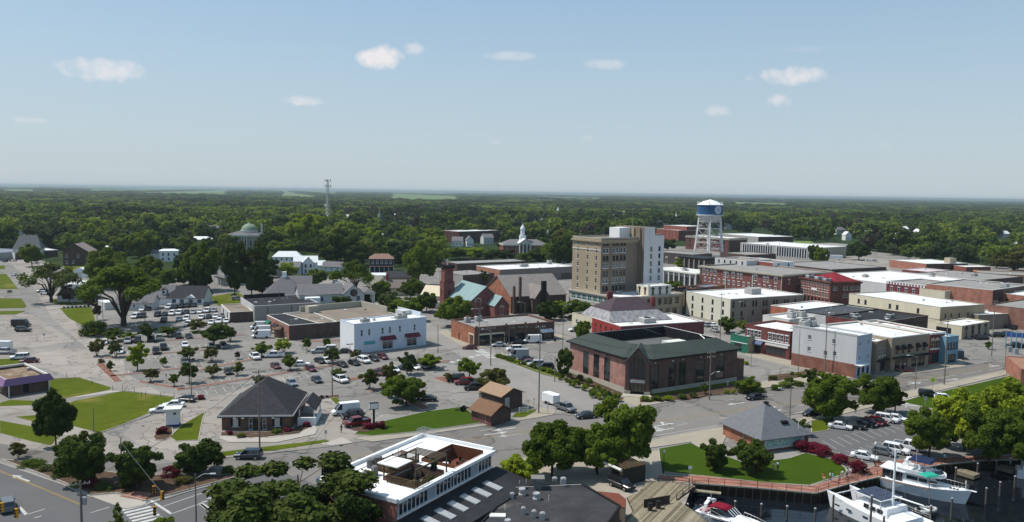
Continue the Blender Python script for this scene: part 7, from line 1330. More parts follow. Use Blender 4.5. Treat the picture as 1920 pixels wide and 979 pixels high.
# signs and small street things
def sign(u,v,h,w_,hh,m_,label,name='street_sign',diamond=False):
    p=P(u,v);t=root(name,(p.x,p.y,0),label,'sign',.1);k=MB();k.tube((0,0,0),(0,0,h),.05,n=6);k.build('post',STEEL,t);k=MB()
    if diamond: s=w_/2;k.poly([(0,-.06,h - s),(s,-.06,h),(0,-.06,h+s),(-s,-.06,h)]);k.poly([(0,-.04,h - s),(-s,-.04,h),(0,-.04,h+s),(s,-.04,h)])
    else: k.box(-w_/2,w_/2,-.08,-.055,h - hh/2,h+hh/2)
    k.build('panel',m_,t);return t
YG=mat('fluorescent_yellow',(.62,.85,.03),.5,.02,1);t=sign(1748,732,2.7,1.5,1.5,YG,'fluorescent yellow pedestrian crossing sign by the crosswalk',diamond=True);k=MB();k.box(-.06,.06,-.075,-.065,2.5,2.85);k.lathe([(.09,0),(.07,.1),(0,.14)],(0,-.07,2.88),6);k.tube((0,-.07,2.5),(-.16,-.07,2.25),.035,n=4);k.tube((0,-.07,2.5),(.16,-.07,2.25),.035,n=4);k.build('pedestrian_symbol',BLACKM,t)
for a in [(83,641,2.3,.7,.7,STEEL,'small square sign on a post in the concrete yard'),(611,835,2.6,.5,.7,LGREY,'slim sign post on the verge near the drive'),(1734,768,2.6,.7,.9,STEEL,'grey sign by the harbour park entrance'),(1001,775,3.2,.3,.3,STEEL,'thin marker post near the corner pole'),(1027,776,2.4,.5,.4,STEEL,'sign post on the corner kerb'),(196,700,2.5,.3,.4,OFFW,'sign post on the left corner island'),(312,720,2.2,.4,.6,STEEL,'sign on the front island of the big car park'),(1696,697,2.2,.5,.5,STEEL,'parking sign beside the red sedan'),(1293,905,2.6,.6,.5,WHITE,'white notice at the end of the deck ramp')]: sign(*a)
p=P(701,800);t=root('pylon_sign',(p.x,p.y,0),'dark pylon sign with small tilted white face above the red shrubs','sign',.4);k=MB();k.box(-.2,.2,-.15,.15,0,3.6);k.build('post',BLACKM,t);k=MB();k.box(-.9,.9,-.25,.25,3.6,5.0);k.build('cabinet',BLACKM,t);k=MB();k.box(-.8,.8,-.28,-.255,3.75,4.85);k.box(-.925,-.905,-.2,.2,3.75,4.85);k.build('panel',WHITE,t)
# ATM-style white kiosk
p=P(325,798);t=root('atm_kiosk',(p.x,p.y,0),'small white kiosk with broad flat roof at the drive-up lane','kiosk',.25);boxpart(t,'body',-1.2,1.2,-1,1,.45,3.2,WHITE);boxpart(t,'base',-1.25,1.25,-1.05,1.05,0,.45,mat('navy_base',(.03,.04,.12),.6,.05,1));boxpart(t,'roof',-1.7,1.7,-1.5,1.5,3.2,3.75,OFFW);boxpart(t,'small_panel',.2,.7,-1.04,-1.003,2.5,2.9,NAVY)
# three-rail board near the sheds, benches, bins
p=P(982,775);t=root('notice_stand',(p.x,p.y,0),'low white slatted stand on the grass by the corner pole','stand',.3);
for x in (-1,1): boxpart(t,'post',x - .08,x+.08,-.08,.08,0,1.4,OFFW)
for z_ in (.35,.75,1.15): boxpart(t,'slat',-1,1,-.11,-.082,z_,z_+.22,OFFW)
railing([P(928,787),P(948,780)],1.0,'ramp_railing','white handrail beside the brown-roofed shed',OFFW,z0=0);railing([P(1445,712),P(1480,722)],.6,'low_fence','low fence at the corner bed',WDKD,z0=0)
for (u,v,lb) in ((652,716,'dark litter bin by the red brick paving of the car park'),(1219,957,'dark bin left of the two on the wooden deck'),(1234,953,'dark bin right of the two on the wooden deck'),(1040,640,'black litter bin on the pavement behind the hedge strip')):
    p=P(u,v,.3 if 'deck' in lb else 0);t=root('litter_bin',p,lb,'bin');k=MB();k.lathe([(.36,0),(.42,1.0),(.44,1.02)],n=10,cap=False);k.build('body',WDKD,t);k=MB();k.lathe([(.46,1.0),(.42,1.14),(0,1.2)],n=10);k.build('lid',BLACKM,t)
p0=P(1207,952,.3);p1=P(1257,943,.3);d=p1 - p0;t=root('deck_screen',(p0.x,p0.y,.28),'dark timber bin screen standing on the wooden deck','screen',math.atan2(d.y,d.x));
for i in range(int(d.length/.32)): boxpart(t,'slat',i*.32,i*.32+.29,-.03,.03,0,1.3,WDKD)
boxpart(t,'rail',0,d.length,.032,.08,1.0,1.1,WDKD)
# dark lattice shed / pergola on the court
p0=P(1168,912);p1=P(1212,902);d=p1 - p0;t=root('court_pavilion',(p0.x,p0.y,0),'dark slatted pavilion with exposed rafter ends beside the deck','pavilion',math.atan2(d.y,d.x));Lp=d.length;
for i in range(int(Lp/.4)): boxpart(t,'slat',i*.4,i*.4+.36,0,.08,0,3.0,mat('dark_slat',(.045,.045,.035),.9,.2,2))
for i in range(int(Lp/.6)): boxpart(t,'rafter',i*.6,i*.6+.12,-.5,3.5,3.0,3.2,LGREY if False else DECKW)
boxpart(t,'side_wall',-.1,0,0,3,0,3,WDKD)
a=P(1095,850,3.4);c=P(1165,882,3.0);m=MB();d=c - a;m.tube(a,c,.25,n=6);t=tag(m.build('pergola_beam',OFFW),'long pale beam crossing the waterfront court under the trees','beam');m=MB();q_=P(1118,886);m.tube((q_.x,q_.y,0),(q_.x,q_.y,3.3),.18,n=6);tag(m.build('pergola_post',DARKM),'dark post holding the pale beam over the court','post')
for i,(u,v) in enumerate(((1244,888),(1640,872))):
    p=P(u,v);t=root('globe_lamp',(p.x,p.y,0),['black lamp post with white globe on the lawn edge by the pavilion','black lamp post with white globe by the boardwalk behind the yacht'][i],'lamp');k=MB();k.lathe([(.16,0),(.12,.5),(.06,.6),(.055,3.6)],n=8);k.build('post',BLACKM,t);k=MB();k.lathe([(.08,3.6),(.22,3.75),(.26,3.95),(.18,4.2),(0,4.3)],n=10);k.build('globe',OFFW,t)
# bench and bike rack by the boats
for i,(u,v,lb) in enumerate(((1650,876,'low bench on the brick landing above the yacht'),)):
    p=P(u,v,.16);t=root('park_bench',p,lb,'bench',-.6)
    for y in (-.15,.05,.25): boxpart(t,'seat_slat',-.9,.9,y - .08,y+.08,.43,.47,DECKR)
    boxpart(t,'backrest',-.9,.9,.36,.4,.5,.9,DECKR)
    for x in (-.8,.8): boxpart(t,'leg',x - .04,x+.04,-.2,.36,0,.43,BLACKM)
# old cannon-like machine on the lawn
p=P(868,772);t=root('old_cannon',(p.x,p.y,.1),'dark old cannon on a wheeled carriage at the edge of the lawn','cannon',-.2);k=MB();k.tube((-.6,0,.75),(2.8,0,.95),.24,.13,10);k.build('barrel',BLACKM,t);k=MB();k.tube((-1.8,0,.1),(.2,0,.7),.12);k.build('trail',BLACKM,t)
for y in (-.55,.55): k=MB();k.tube((.1,y - .05,.6),(.1,y+.05,.6),.6,n=14);k.build('wheel',BLACKM,t)
# fenced lot posts, wooden stakes on the lawn
for i,(u,v) in enumerate(((125,708),(140,712),(173,722),(211,733),(230,731),(252,736),(265,745),(273,744),(302,745),(327,749))):
    p=P(u,v);m=MB();m.tube((0,0,0),(R.uniform(-.1,.1),0,1.3),.05,n=5);o=m.build('lawn_stake',WDKD);o.location=p;tag(o,f'{ORD[i]} thin wooden stake along the lawn edges, counted from the purple building','stake','stakes along the lawn edge')
fa,fb_=P(118,579),P(172,576);t=root('white_picket_rail',(0,0,0),'low black and white striped rail behind the small lawn','fence');d=fb_ - fa;n=14
for i in range(n): m=MB();m.obox(fa+d*(i+.5)/n,math.atan2(d.y,d.x),d.length/n*.96,.15,.1,.8);m.build('rail_section',WHITE if i % 2 else BLACKM,t)
q0,q1=P(1846,520),P(1846,520)
# blue-framed lot at right
p0,p1=P(1885,652),P(1925,655);t=root('blue_frame_fence',(0,0,0),'blue steel-framed gate and screens by the brown brick building','fence');d=p1 - p0
for i in range(5): m=MB();q_=p0+d*i/4;m.tube((q_.x,q_.y,0),(q_.x,q_.y,5.2),.15,n=6);m.build('post',BLUEP,t)
m=MB();m.obox((p0+p1)/2,math.atan2(d.y,d.x),d.length,.1,3.6,5.2);m.build('panel',mat('royal_blue_panel',(.06,.14,.40),.6,.08,1),t)
for (u,v,lb) in ((1905,664,'grey utility cabinet at the right street corner'),(1893,660,'second grey utility cabinet at the right street corner')): p=P(u,v);m=MB();m.box(-.6,.6,-.4,.4,0,1.7);m.box(-.65,.65,-.45,.45,1.7,1.78);o=m.build('utility_cabinet',STEEL);o.location=p;tag(o,lb,'cabinet')
r,L_,W_=block('salmon_corner_wall_building','small rust brick building at the right edge below the main road',(1886,667),(1915,692),None,4.2,BRS,BRS,mat('rust_roof',(.3,.17,.12),.9,.15,.3),.2,BRS,vents=0,L=14)
# ------------------------------------------------------------------ water tower, mast, spires
tb=P(1328,480);tp=P(1328,480);hT=HT(1328,373.5,480);hU=lambda v: HT(1328,v,480);d_=PX(tb)[2];rad=22.8*d_/F;print('water tower',hT,rad)
t=root('water_tower',(tb.x,tb.y,0),'blue and white water tower on steel legs with a round emblem','water tower',0)
z0,z1,z2,z3=hU(418),hU(402),hU(384),hT;WT=mat('tank_white',(.62,.63,.63),.5,.05,.3);WTD=mat('tower_leg_paint',(.66,.66,.65),.5,.06,.3);BLU=mat('tank_blue',(.03,.095,.22),.4,.12,.12,spots=((.10,.25,.48),.13,.55))
m=MB();m.lathe([(.8,z0),(rad*.5,z0+1.0),(rad*.82,z0+2.6),(rad,z1 - .02)],n=28,cap=False);m.build('bowl',WT,t,True);m=MB();m.lathe([(rad,z1),(rad,z2)],n=32,cap=False);m.build('tank',BLU,t,True);m=MB();m.lathe([(rad*1.06,z2 - .1),(rad*1.06,z2+.1),(rad*.55,z2+(z3 - z2)*.62),(.3,z3 - .3),(0,z3)],n=28);m.build('roof',WHITE,t)
m=MB();m.lathe([(rad*1.12,z1 - .7),(rad*1.12,z1 - .5),(rad*.98,z1 - .5)],n=28,cap=False);m.build('walkway',WT,t);m=MB()
for i in range(24): a=i*math.pi/12;m.tube((rad*1.11*math.cos(a),rad*1.11*math.sin(a),z1 - .5),(rad*1.11*math.cos(a),rad*1.11*math.sin(a),z1+.5),.05,n=4)
m.build('walkway_railing',WT,t)
m=MB();m.lathe([(1.25,0),(1.25,z0+.6)],n=12,cap=False);m.build('riser_pipe',WTD,t)
nl=6;rb_,rt_=rad*1.32,rad*.95
def lp(i,f): a=i*2*math.pi/nl+.35;rr=rb_+(rt_ - rb_)*f;return Vector((rr*math.cos(a),rr*math.sin(a),f*z1))
for i in range(nl): m=MB();m.tube(lp(i,0),lp(i,1),.52,.46,8);m.build('leg',WTD,t)
for f in (.17,.33,.5,.66,.83):
    for i in range(nl): m=MB();m.tube(lp(i,f),lp(i+1,f),.24,n=5);m.build('strut',WTD,t)
for i in range(nl):
    for f0,f1 in ((0,.33),(.33,.66),(.66,.98)): m=MB();m.tube(lp(i,f0),lp(i+1,f1),.11,n=4,cap=False);m.tube(lp(i+1,f0),lp(i,f1),.11,n=4,cap=False);m.build('tie_rod',WTD,t)
for i,a in enumerate((.2,.7,1.5,2.3,2.9,3.3,4.4,5.4,6.0)): m=MB();m.box(rad*math.cos(a) - .22,rad*math.cos(a)+.22,rad*math.sin(a) - .15,rad*math.sin(a)+.15,z2+.2,z2+2.6);m.build('antenna_panel',WT,t)
# emblem: pale disc wrapped on the tank, with a star burst and a lettered ring
ea=math.radians(-62);er_=3.3;zc=(z1+z2)/2;
def onT(s,h_,off=.04): a=ea+s/rad;return ((rad+off)*math.cos(a),(rad+off)*math.sin(a),zc+h_)
m=MB();n=28
for k in range(4):
    for i in range(n):
        a0,a1=2*math.pi*i/n,2*math.pi*(i+1)/n;r0,r1=er_*k/4,er_*(k+1)/4
        q_=[onT(r0*math.cos(a0),r0*math.sin(a0)),onT(r1*math.cos(a0),r1*math.sin(a0)),onT(r1*math.cos(a1),r1*math.sin(a1)),onT(r0*math.cos(a1),r0*math.sin(a1))];m.poly(q_ if k else q_[1:] ,0)
for i in range(n):
    a0,a1=2*math.pi*i/n,2*math.pi*(i+1)/n;m.poly([onT(r_*er_*math.cos(a),r_*er_*math.sin(a),.08) for r_,a in ((.72,a0),(.77,a0),(.77,a1),(.72,a1))],1)
for i in range(8): a=i*math.pi/4;m.poly([onT(0,0,.09),onT(er_*.2*math.cos(a - .35),er_*.2*math.sin(a - .35),.09),onT(er_*.6*math.cos(a),er_*.6*math.sin(a),.09),onT(er_*.2*math.cos(a+.35),er_*.2*math.sin(a+.35),.09)],1)
m.build('emblem',[mat('emblem_pale',(.5,.55,.62),.6,.03,1),mat('emblem_line',(.25,.32,.45),.6,.03,1)],t)
# lattice mast
mb=P(615,437);hM=HT(615,337,437);t=root('lattice_mast',(mb.x,mb.y,0),'tall steel lattice communications mast with antenna clusters','mast',.3);ns=16;print('mast',hM)
def mp_(i,z_): w_=3.0*(1 - z_/hM)+1.0;a=i*2*math.pi/3+.4;return Vector((w_*math.cos(a),w_*math.sin(a),z_))
for i in range(3): m=MB();m.tube(mp_(i,0),mp_(i,hM),.22,.14,6);m.build('leg',STEEL,t)
m=MB()
for k in range(ns):
    a,c=hM*k/ns,hM*(k+1)/ns
    for i in range(3): m.tube(mp_(i,a),mp_((i+1) % 3,c),.11,n=4,cap=False);m.tube(mp_((i+1) % 3,a),mp_(i,c),.11,n=4,cap=False);m.tube(mp_(i,c),mp_((i+1) % 3,c),.09,n=4,cap=False)
m.build('lattice_bracing',STEEL,t)
for zz in (hM - 1,hM - 7):
    for i in range(9): a=i*2*math.pi/9;m=MB();m.box(-.25,.25,-.15,.15,-1.4,1.4);o=m.build('antenna_panel',OFFW,t);o.location=(3.2*math.cos(a),3.2*math.sin(a),zz);o.rotation_euler=(0,0,a)
    m=MB()
    for i in range(9): a=i*2*math.pi/9;m.tube((0,0,zz),(3.2*math.cos(a),3.2*math.sin(a),zz),.07,n=4)
    m.build('antenna_frame',STEEL,t)
m=MB();m.lathe([(1.2,0),(1.0,.5),(.1,.6)],n=12);o=m.build('dish',WHITE,t);o.location=(-2.6,-1,hM*.52);o.rotation_euler=(math.pi/2,0,-.9)
# spires and small distant roofs
def spire(u,vb,vt,w_,label,m1,m2):
    p=P(u,vb);h=HT(u,vt,vb);t=root('church_spire',(p.x,p.y,0),label,'steeple',.2);boxpart(t,'tower',-w_,w_,-w_,w_,0,h*.55,m1);boxpart(t,'belfry',-w_*.8,w_*.8,-w_*.8,w_*.8,h*.55,h*.68,m2);m=MB();m.lathe([(w_*1.1,h*.68),(w_*.5,h*.8),(.1,h)],n=8);m.build('spire',m2,t);keepu=PX(p)[2]
spire(712,440,391,2.6,'red brick steeple with green-grey spire among the trees',BRR,mat('verdigris',(.16,.2,.17),.8,.1,.5));spire(1267,424,397,1.6,'small grey chapel with thin white spire behind the municipal building',SHG,WHITE);spire(1046,408,387,2.4,'small white steeple glimpsed in the far trees',WHITE,WHITE);spire(155,440,414,1.2,'white steeple tip in the dark left trees',WHITE,WHITE)
HM=[SHG,SHD,METW,SHB,SHG,SHD]
hq=random.Random(11)
HH=[(755,418,784,'grey-roofed two-storey house with porch columns among the trees',SHG,LGREY),(728,411,742,'white-roofed house at the left of that grey house',METW,WHITE),(770,432,790,'dark hip-roofed house in front of it',SHD,LGREY),(740,446,766,'white flat-roofed garage building in the clearing',METW,WHITE),(845,462,868,'white gabled house right of the big green tree',SHG,WHITE),(873,463,886,'white house with tall chimneys left of the courthouse',SHG,WHITE),(905,458,928,'grey gabled house between the school and courthouse',SHG,LGREY),(800,450,825,'tan hip-roofed house below the school',SHB,CREAM),(565,458,582,'small grey gable near the lattice mast',SHG,WHITE),(585,466,600,'rounded grey roof below the mast',SHG,LGREY),(1566,440,1592,'grey steep-gabled house at the wood edge',SHG,OFFW),(1583,451,1596,'white gable house in front of the steep-gabled one',METW,WHITE),(1820,443,1830,'cream gable in the right trees',METW,CREAM),(1835,447,1862,'grey double-gabled house in the right trees',SHG,LGREY),(1845,468,1865,'white metal-roofed house near the right edge',METW,WHITE),(1912,468,1935,'white house at the right edge',METW,WHITE),(1358,431,1375,'large grey slate church roof beyond the tower',SHG,LGREY),(1400,427,1425,'low tan house beyond the schools',SHT,TAN),(1222,424,1248,'low grey hall left of the municipal building',SHG,LGREY),(1452,457,1462,'small white gabled shed by the far school',SHG,WHITE),(386,442,410,'grey house left of the domed post office',SHG,WHITE),(396,452,420,'white porch house left of the domed post office',METW,WHITE),(1020,448,1035,'bright roof right of the courthouse',METW,OFFW),(1745,432,1752,'tiny white gable in the right woods',METW,WHITE),(1695,436,1702,'tiny cream gable in the middle woods',METW,CREAM),(1838,398,1842,'white small water tank far in the right woods',WHITE,WHITE),(985,415,1005,'ochre roof far in the woods',SHB,CREAM),(690,402,702,'pale roof far in the woods by the steeple',METW,LGREY),(1345,402,1352,'pale roof far in the woods right of the tower',METW,LGREY),(1145,411,1152,'white gable far in the woods beyond the hotel',METW,WHITE),
(30,455,44,'pale roof in the trees left of the steep grey church',METW,WHITE),(478,449,498,'white roof just right of the post office dome',METW,WHITE),(515,449,532,'grey roof between the dome and the mast',SHG,LGREY),(640,412,655,'pale roof low in the woods right of the mast',METW,WHITE),(672,446,688,'white-walled house left of the brick steeple',SHG,WHITE),(700,456,716,'pale roof below the brick steeple',METW,OFFW),(815,414,828,'white roof in the woods above the brick school',METW,WHITE),(880,416,893,'grey roof in the woods right above the school',SHG,LGREY),(960,424,975,'white roof in the woods left of the courthouse cupola',METW,WHITE),(1012,421,1026,'grey roof in the woods right of the courthouse cupola',SHG,WHITE),(1075,424,1088,'pale roof left of the hotel top',METW,WHITE),(1160,404,1170,'tiny white roof above the hotel penthouse',METW,WHITE),(1283,408,1294,'pale roof in the woods left of the water tank',METW,OFFW),(1440,420,1456,'grey roof in the woods beyond the white-roofed school',SHG,LGREY),(1500,430,1516,'white roof in the woods above the finned office',METW,WHITE),(1622,446,1640,'white house left in the right-hand woods',SHG,WHITE),(1655,438,1668,'pale roof in the middle of the right-hand woods',METW,WHITE),(1680,452,1698,'grey house above the long red warehouse',SHG,LGREY),(1722,442,1738,'white roof above the warehouse tower',METW,WHITE),(1775,446,1792,'white-walled house right of the warehouse tower',SHG,WHITE),(1800,432,1812,'cream roof in the right-hand woods',METW,CREAM),(1880,446,1896,'white roof near the right edge woods',METW,WHITE),(1890,428,1902,'small grey roof near the right edge, farther',SHG,LGREY),(1700,420,1708,'tiny white speck of a roof far in the right woods',METW,WHITE),(240,446,252,'pale roof in the dark left woods',METW,WHITE),(60,438,70,'small pale house far in the left woods',SHG,WHITE)]
for (u0,vb,u1,lb,rm_,wm_) in HH:
    p=P(u0,vb);d=PX(p)[2];Lh=max(6,(u1 - u0)*d/F*.85);hh=hq.uniform(5,7);house('distant_house',lb,None,P(u0+2,vb).xyz*1,None,hh,hh+3.2,hq.choice('xxy'),0,wm_,rm_,ang=hq.uniform(-8,22),L=Lh,W=10,wf=[(1.4,1.1,1.6,3,'sash')] if d < 900 else None,keep=1.4)
# ------------------------------------------------------------------ people
SKIN=mat('skin',(.42,.25,.17),.6,.05,2);HAIR=mat('dark_hair',(.04,.025,.02),.7,.1,2)
def cloth(n,c): return mat(n,c,.9,.08,2)
PM={}
def person_mesh(pose,top,bot):
    k=(pose,top.name,bot.name)
    if k in PM: return PM[k]
    if pose=='walk': J=[(0,0,.92),(0,0,1.2),(0,0,1.44),(0,.01,1.53),(0,.02,1.62),(0,.03,1.72),(.1,.02,.88),(.11,.14,.5),(.11,.12,.09),(.11,.26,.05),(-.1,-.02,.88),(-.11,-.05,.5),(-.11,-.26,.12),(-.11,-.14,.05),(.19,0,1.42),(.24,-.1,1.14),(.22,.02,.92),(.21,.07,.84),(-.19,0,1.42),(-.24,.06,1.14),(-.22,.2,.95),(-.21,.27,.9)]
    elif pose=='sit': J=[(0,0,.5),(0,-.03,.78),(0,-.03,1.0),(0,-.01,1.09),(0,.01,1.18),(0,.02,1.28),(.1,.05,.5),(.14,.48,.5),(.14,.5,.1),(.14,.62,.05),(-.1,.05,.5),(-.14,.48,.5),(-.14,.5,.1),(-.14,.62,.05),(.19,-.03,.98),(.24,.05,.72),(.2,.28,.58),(.18,.36,.55),(-.19,-.03,.98),(-.24,.05,.72),(-.2,.28,.58),(-.18,.36,.55)]
    elif pose=='bike': J=[(0,-.1,.98),(0,.08,1.22),(0,.22,1.42),(0,.28,1.5),(0,.32,1.58),(0,.34,1.68),(.09,-.06,.96),(.1,.3,.75),(.1,.12,.35),(.1,.25,.3),(-.09,-.06,.96),(-.1,.25,.62),(-.1,.08,.2),(-.1,.2,.16),(.19,.2,1.4),(.24,.38,1.2),(.22,.58,1.06),(.21,.66,1.05),(-.19,.2,1.4),(-.24,.38,1.2),(-.22,.58,1.06),(-.21,.66,1.05)]
    else: J=[(0,0,.92),(0,0,1.2),(0,0,1.44),(0,.01,1.53),(0,.02,1.62),(0,.03,1.72),(.1,0,.88),(.11,.02,.5),(.11,-.01,.09),(.12,.13,.05),(-.1,0,.88),(-.12,0,.5),(-.12,-.02,.09),(-.13,.12,.05),(.19,0,1.42),(.25,-.02,1.14),(.24,.08,.92),(.23,.12,.84),(-.19,0,1.42),(-.25,-.02,1.14),(-.22,.12,.96),(-.16,.2,.98)]
    E=[(0,1),(1,2),(2,3),(3,4),(4,5),(0,6),(6,7),(7,8),(8,9),(0,10),(10,11),(11,12),(12,13),(2,14),(14,15),(15,16),(16,17),(2,18),(18,19),(19,20),(20,21)]
    RD=[.14,.125,.15,.06,.1,.085,.095,.062,.042,.04,.095,.062,.042,.04,.06,.045,.033,.035,.06,.045,.033,.035]
    me=bpy.data.meshes.new('p');me.from_pydata(J,E,[]);o=bpy.data.objects.new('p',me);COL.objects.link(o);md=o.modifiers.new('s','SKIN');sv=me.skin_vertices[0].data
    for i,r_ in enumerate(RD): sv[i].radius=(r_*(1.25 if i in (1,2,0) else 1),r_*(.8 if i in (0,1,2) else 1)) if False else (r_,r_)
    sv[0].use_root=True;o.modifiers.new('ss','SUBSURF').levels=1;bpy.context.view_layer.update();dg=bpy.context.evaluated_depsgraph_get();m2=bpy.data.meshes.new_from_object(o.evaluated_get(dg));bpy.data.objects.remove(o)
    m2.materials.clear();[m2.materials.append(x) for x in (SKIN,top,bot,BLACKM)];hipz,shz=J[0][2],J[2][2];el=min(J[15][2],J[19][2])
    for p_ in m2.polygons:
        c=p_.center;p_.use_smooth=True
        leg=(c.z < hipz+.02 and abs(c.x) < .2 and not (pose in ('stand','walk') and abs(c.x) > .19));p_.material_index=0
        if c.z > shz+.05: p_.material_index=0
        elif pose in ('sit','bike'): p_.material_index=3 if c.z < .13 else (2 if (c.z < hipz+.06 and abs(c.x) < .2) else (1 if c.y < (.15 if pose=='sit' else .42) else 0))
        elif leg: p_.material_index=3 if c.z < .1 else 2
        else: p_.material_index=1 if c.z > el - .02 else 0
    hm=MB();h=Vector(J[5]);hm.lathe([(.105,-.06),(.118,0),(.1,.07),(.05,.105),(0,.115)],(h.x,h.y - .015,h.z),10);PM[k]=(m2,hm.mesh('hair',HAIR));return PM[k]
WHT=cloth('white_shirt',(.7,.7,.7));ORG=cloth('orange_shirt',(.55,.13,.03));TQ=cloth('turquoise_shirt',(.12,.38,.45));KH=cloth('khaki',(.4,.32,.22));DK=cloth('dark_trousers',(.03,.03,.04));PKN=cloth('pink_top',(.5,.25,.3));LIL=cloth('pale_blue_shirt',(.4,.5,.6))
for (u,v,z_,pose,top,bot,hd,lb) in [(643,794,.03,'walk',WHT,KH,-90,'person in a white top walking beside the dark red pickup'),(640,812,.03,'walk',DK,DK,200,'person in dark clothes walking across the bank drive'),(647,803,.03,'stand',PKN,LIL,30,'person in a pink top standing beside the dark red pickup'),
    (1544,900,.16,'sit',ORG,KH,170,'person in an orange shirt sitting at the lawn edge of the boardwalk'),(1556,903,.16,'walk',LIL,DK,90,'person in a pale blue top walking on the boardwalk, left of the pair'),(1561,904,.16,'walk',TQ,WHT,90,'person in turquoise with white shorts on the boardwalk, right of the pair'),(1573,908,.16,'stand',KH,PKN,0,'person in khaki on the boardwalk beside the railing'),(1582,899,.16,'bike',WHT,KH,70,'person in white bending over a bicycle on the boardwalk'),(1594,895,.16,'stand',WHT,PKN,120,'person in white near the large azalea'),(1588,896,.16,'stand',LIL,DK,120,'person in grey-blue beside the person near the azalea'),
    (952,652,.12,'stand',WHT,DK,90,'person standing at the pharmacy kerb by the silver sedan'),(1451,884,.12,'stand',WHT,KH,40,'person in the shade of the right lawn tree, left one'),(1458,883,.12,'stand',LIL,DK,300,'person in the shade of the right lawn tree, right one'),(1894,872,-.6,'stand',WHT,LIL,0,'person in white standing on the dock by the right-edge boat'),(1771,868,.16,'stand',TQ,DK,0,'person in dark turquoise under the park trees'),(1364,725,.12,'stand',WHT,WHT,0,'person in white at the bank side door'),(1604,775,.12,'stand',DK,DK,0,'person in dark clothes under the first street tree'),(1800,930,0,'stand',WHT,WHT,60,'person in white standing on the motor yacht bow.'),(900,748,.03,'stand',DK,DK,0,'person standing beside the brown-roofed shed')]:
    p=P(u,v,z_) if lb[-4:] != 'bow.' else Vector(yo.matrix_basis @ Vector((Ly - .9,0,2.4)));  t=root('person',p,lb.rstrip('.'),'person',math.radians(hd));bm_,hm_=person_mesh(pose,top,bot);link('body',bm_,t);link('hair',hm_,t)
# bicycles on the boardwalk
for (u,v,a,lb) in ((1583,900,160,'bicycle under the bending person on the boardwalk'),(1612,893,20,'bicycle leaning by the boardwalk railing'),(1600,900,10,'second bicycle lying near the railing')):
    p=P(u,v,.16);t=root('bicycle',p,lb,'bicycle',math.radians(a))
    for x in (-.52,.52):
        m=MB()
        for i in range(16): b0,b1=2*math.pi*i/16,2*math.pi*(i+1)/16;m.tube((x+.33*math.cos(b0),0,.34+.33*math.sin(b0)),(x+.33*math.cos(b1),0,.34+.33*math.sin(b1)),.02,n=4,cap=False)
        m.build('wheel',TYRE,t)
    m=MB();[m.tube((*a_[:1],0,a_[1]),(*b_[:1],0,b_[1]),.02,n=5) for a_,b_ in (((-.52,.34),(-.1,.34)),((-.1,.34),(-.2,.85)),((-.2,.85),(-.52,.34)),((-.2,.8),(.38,.85)),((.38,.85),(-.1,.34)),((.52,.34),(.36,.98)))];m.build('frame',RUST,t);m=MB();m.box(-.32,-.1,-.06,.06,.87,.92);m.build('saddle',BLACKM,t);m=MB();m.tube((.36,-.28,1.0),(.36,.28,1.0),.018);m.build('handlebar',BLACKM,t)
# ------------------------------------------------------------------ trees
LF={'mid': leafmat('leaf_mid_green',(.034,.062,.006),(.13,.18,.02)),'light': leafmat('leaf_spring_green',(.08,.125,.006),(.24,.30,.022)),
      'dark': leafmat('leaf_dark_green',(.013,.029,.005),(.058,.086,.012),.2),'pine': leafmat('needle_green',(.014,.028,.005),(.055,.075,.012),.12),
      'bronze': leafmat('leaf_bronze_green',(.075,.07,.02),(.12,.12,.035)),'red': leafmat('leaf_crimson',(.055,.007,.013),(.15,.013,.032),.1),
      'grey': leafmat('leaf_grey_green',(.05,.075,.022),(.11,.135,.04)),'plum': leafmat('leaf_dull_brown',(.035,.03,.02),(.075,.06,.045),.15)}
LF.update(fmid=leafmat('far_leaf_green',(.034,.066,.012),(.115,.165,.032)),flight=leafmat('far_leaf_spring',(.075,.12,.014),(.20,.25,.042)),fdark=leafmat('far_leaf_dark',(.012,.028,.010),(.042,.070,.024),.2),fgrey=leafmat('far_leaf_grey',(.035,.05,.02),(.075,.09,.035)))
BARK=mat('bark',(.085,.065,.05),.95,.25,4);BARKG=mat('grey_bark',(.16,.14,.12),.95,.2,4)
def leafmesh(name,cen,nor,size,m,seed,aspect=1.5):
    g=np.random.default_rng(seed);n=len(cen);nor=nor/np.linalg.norm(nor,axis=1,keepdims=True)
    a=np.cross(nor,g.normal(size=(n,3)));a /= np.linalg.norm(a,axis=1,keepdims=True)+1e-9;b=np.cross(nor,a)
    s=(size*g.uniform(.6,1.4,n))[:,None];a=a*s*aspect*.5;b=b*s*.5
    v=np.stack([cen - a,cen - b*1.1,cen+a,cen+b*1.1],1).reshape(-1,3).astype(np.float32)
    me=bpy.data.meshes.new(name);me.vertices.add(4*n);me.vertices.foreach_set('co',v.ravel());me.loops.add(4*n);me.loops.foreach_set('vertex_index',np.arange(4*n,dtype=np.int32))
    me.polygons.add(n);me.polygons.foreach_set('loop_start',np.arange(0,4*n,4,dtype=np.int32));me.polygons.foreach_set('loop_total',np.full(n,4,np.int32));me.update(calc_edges=True);me.materials.append(m);return me
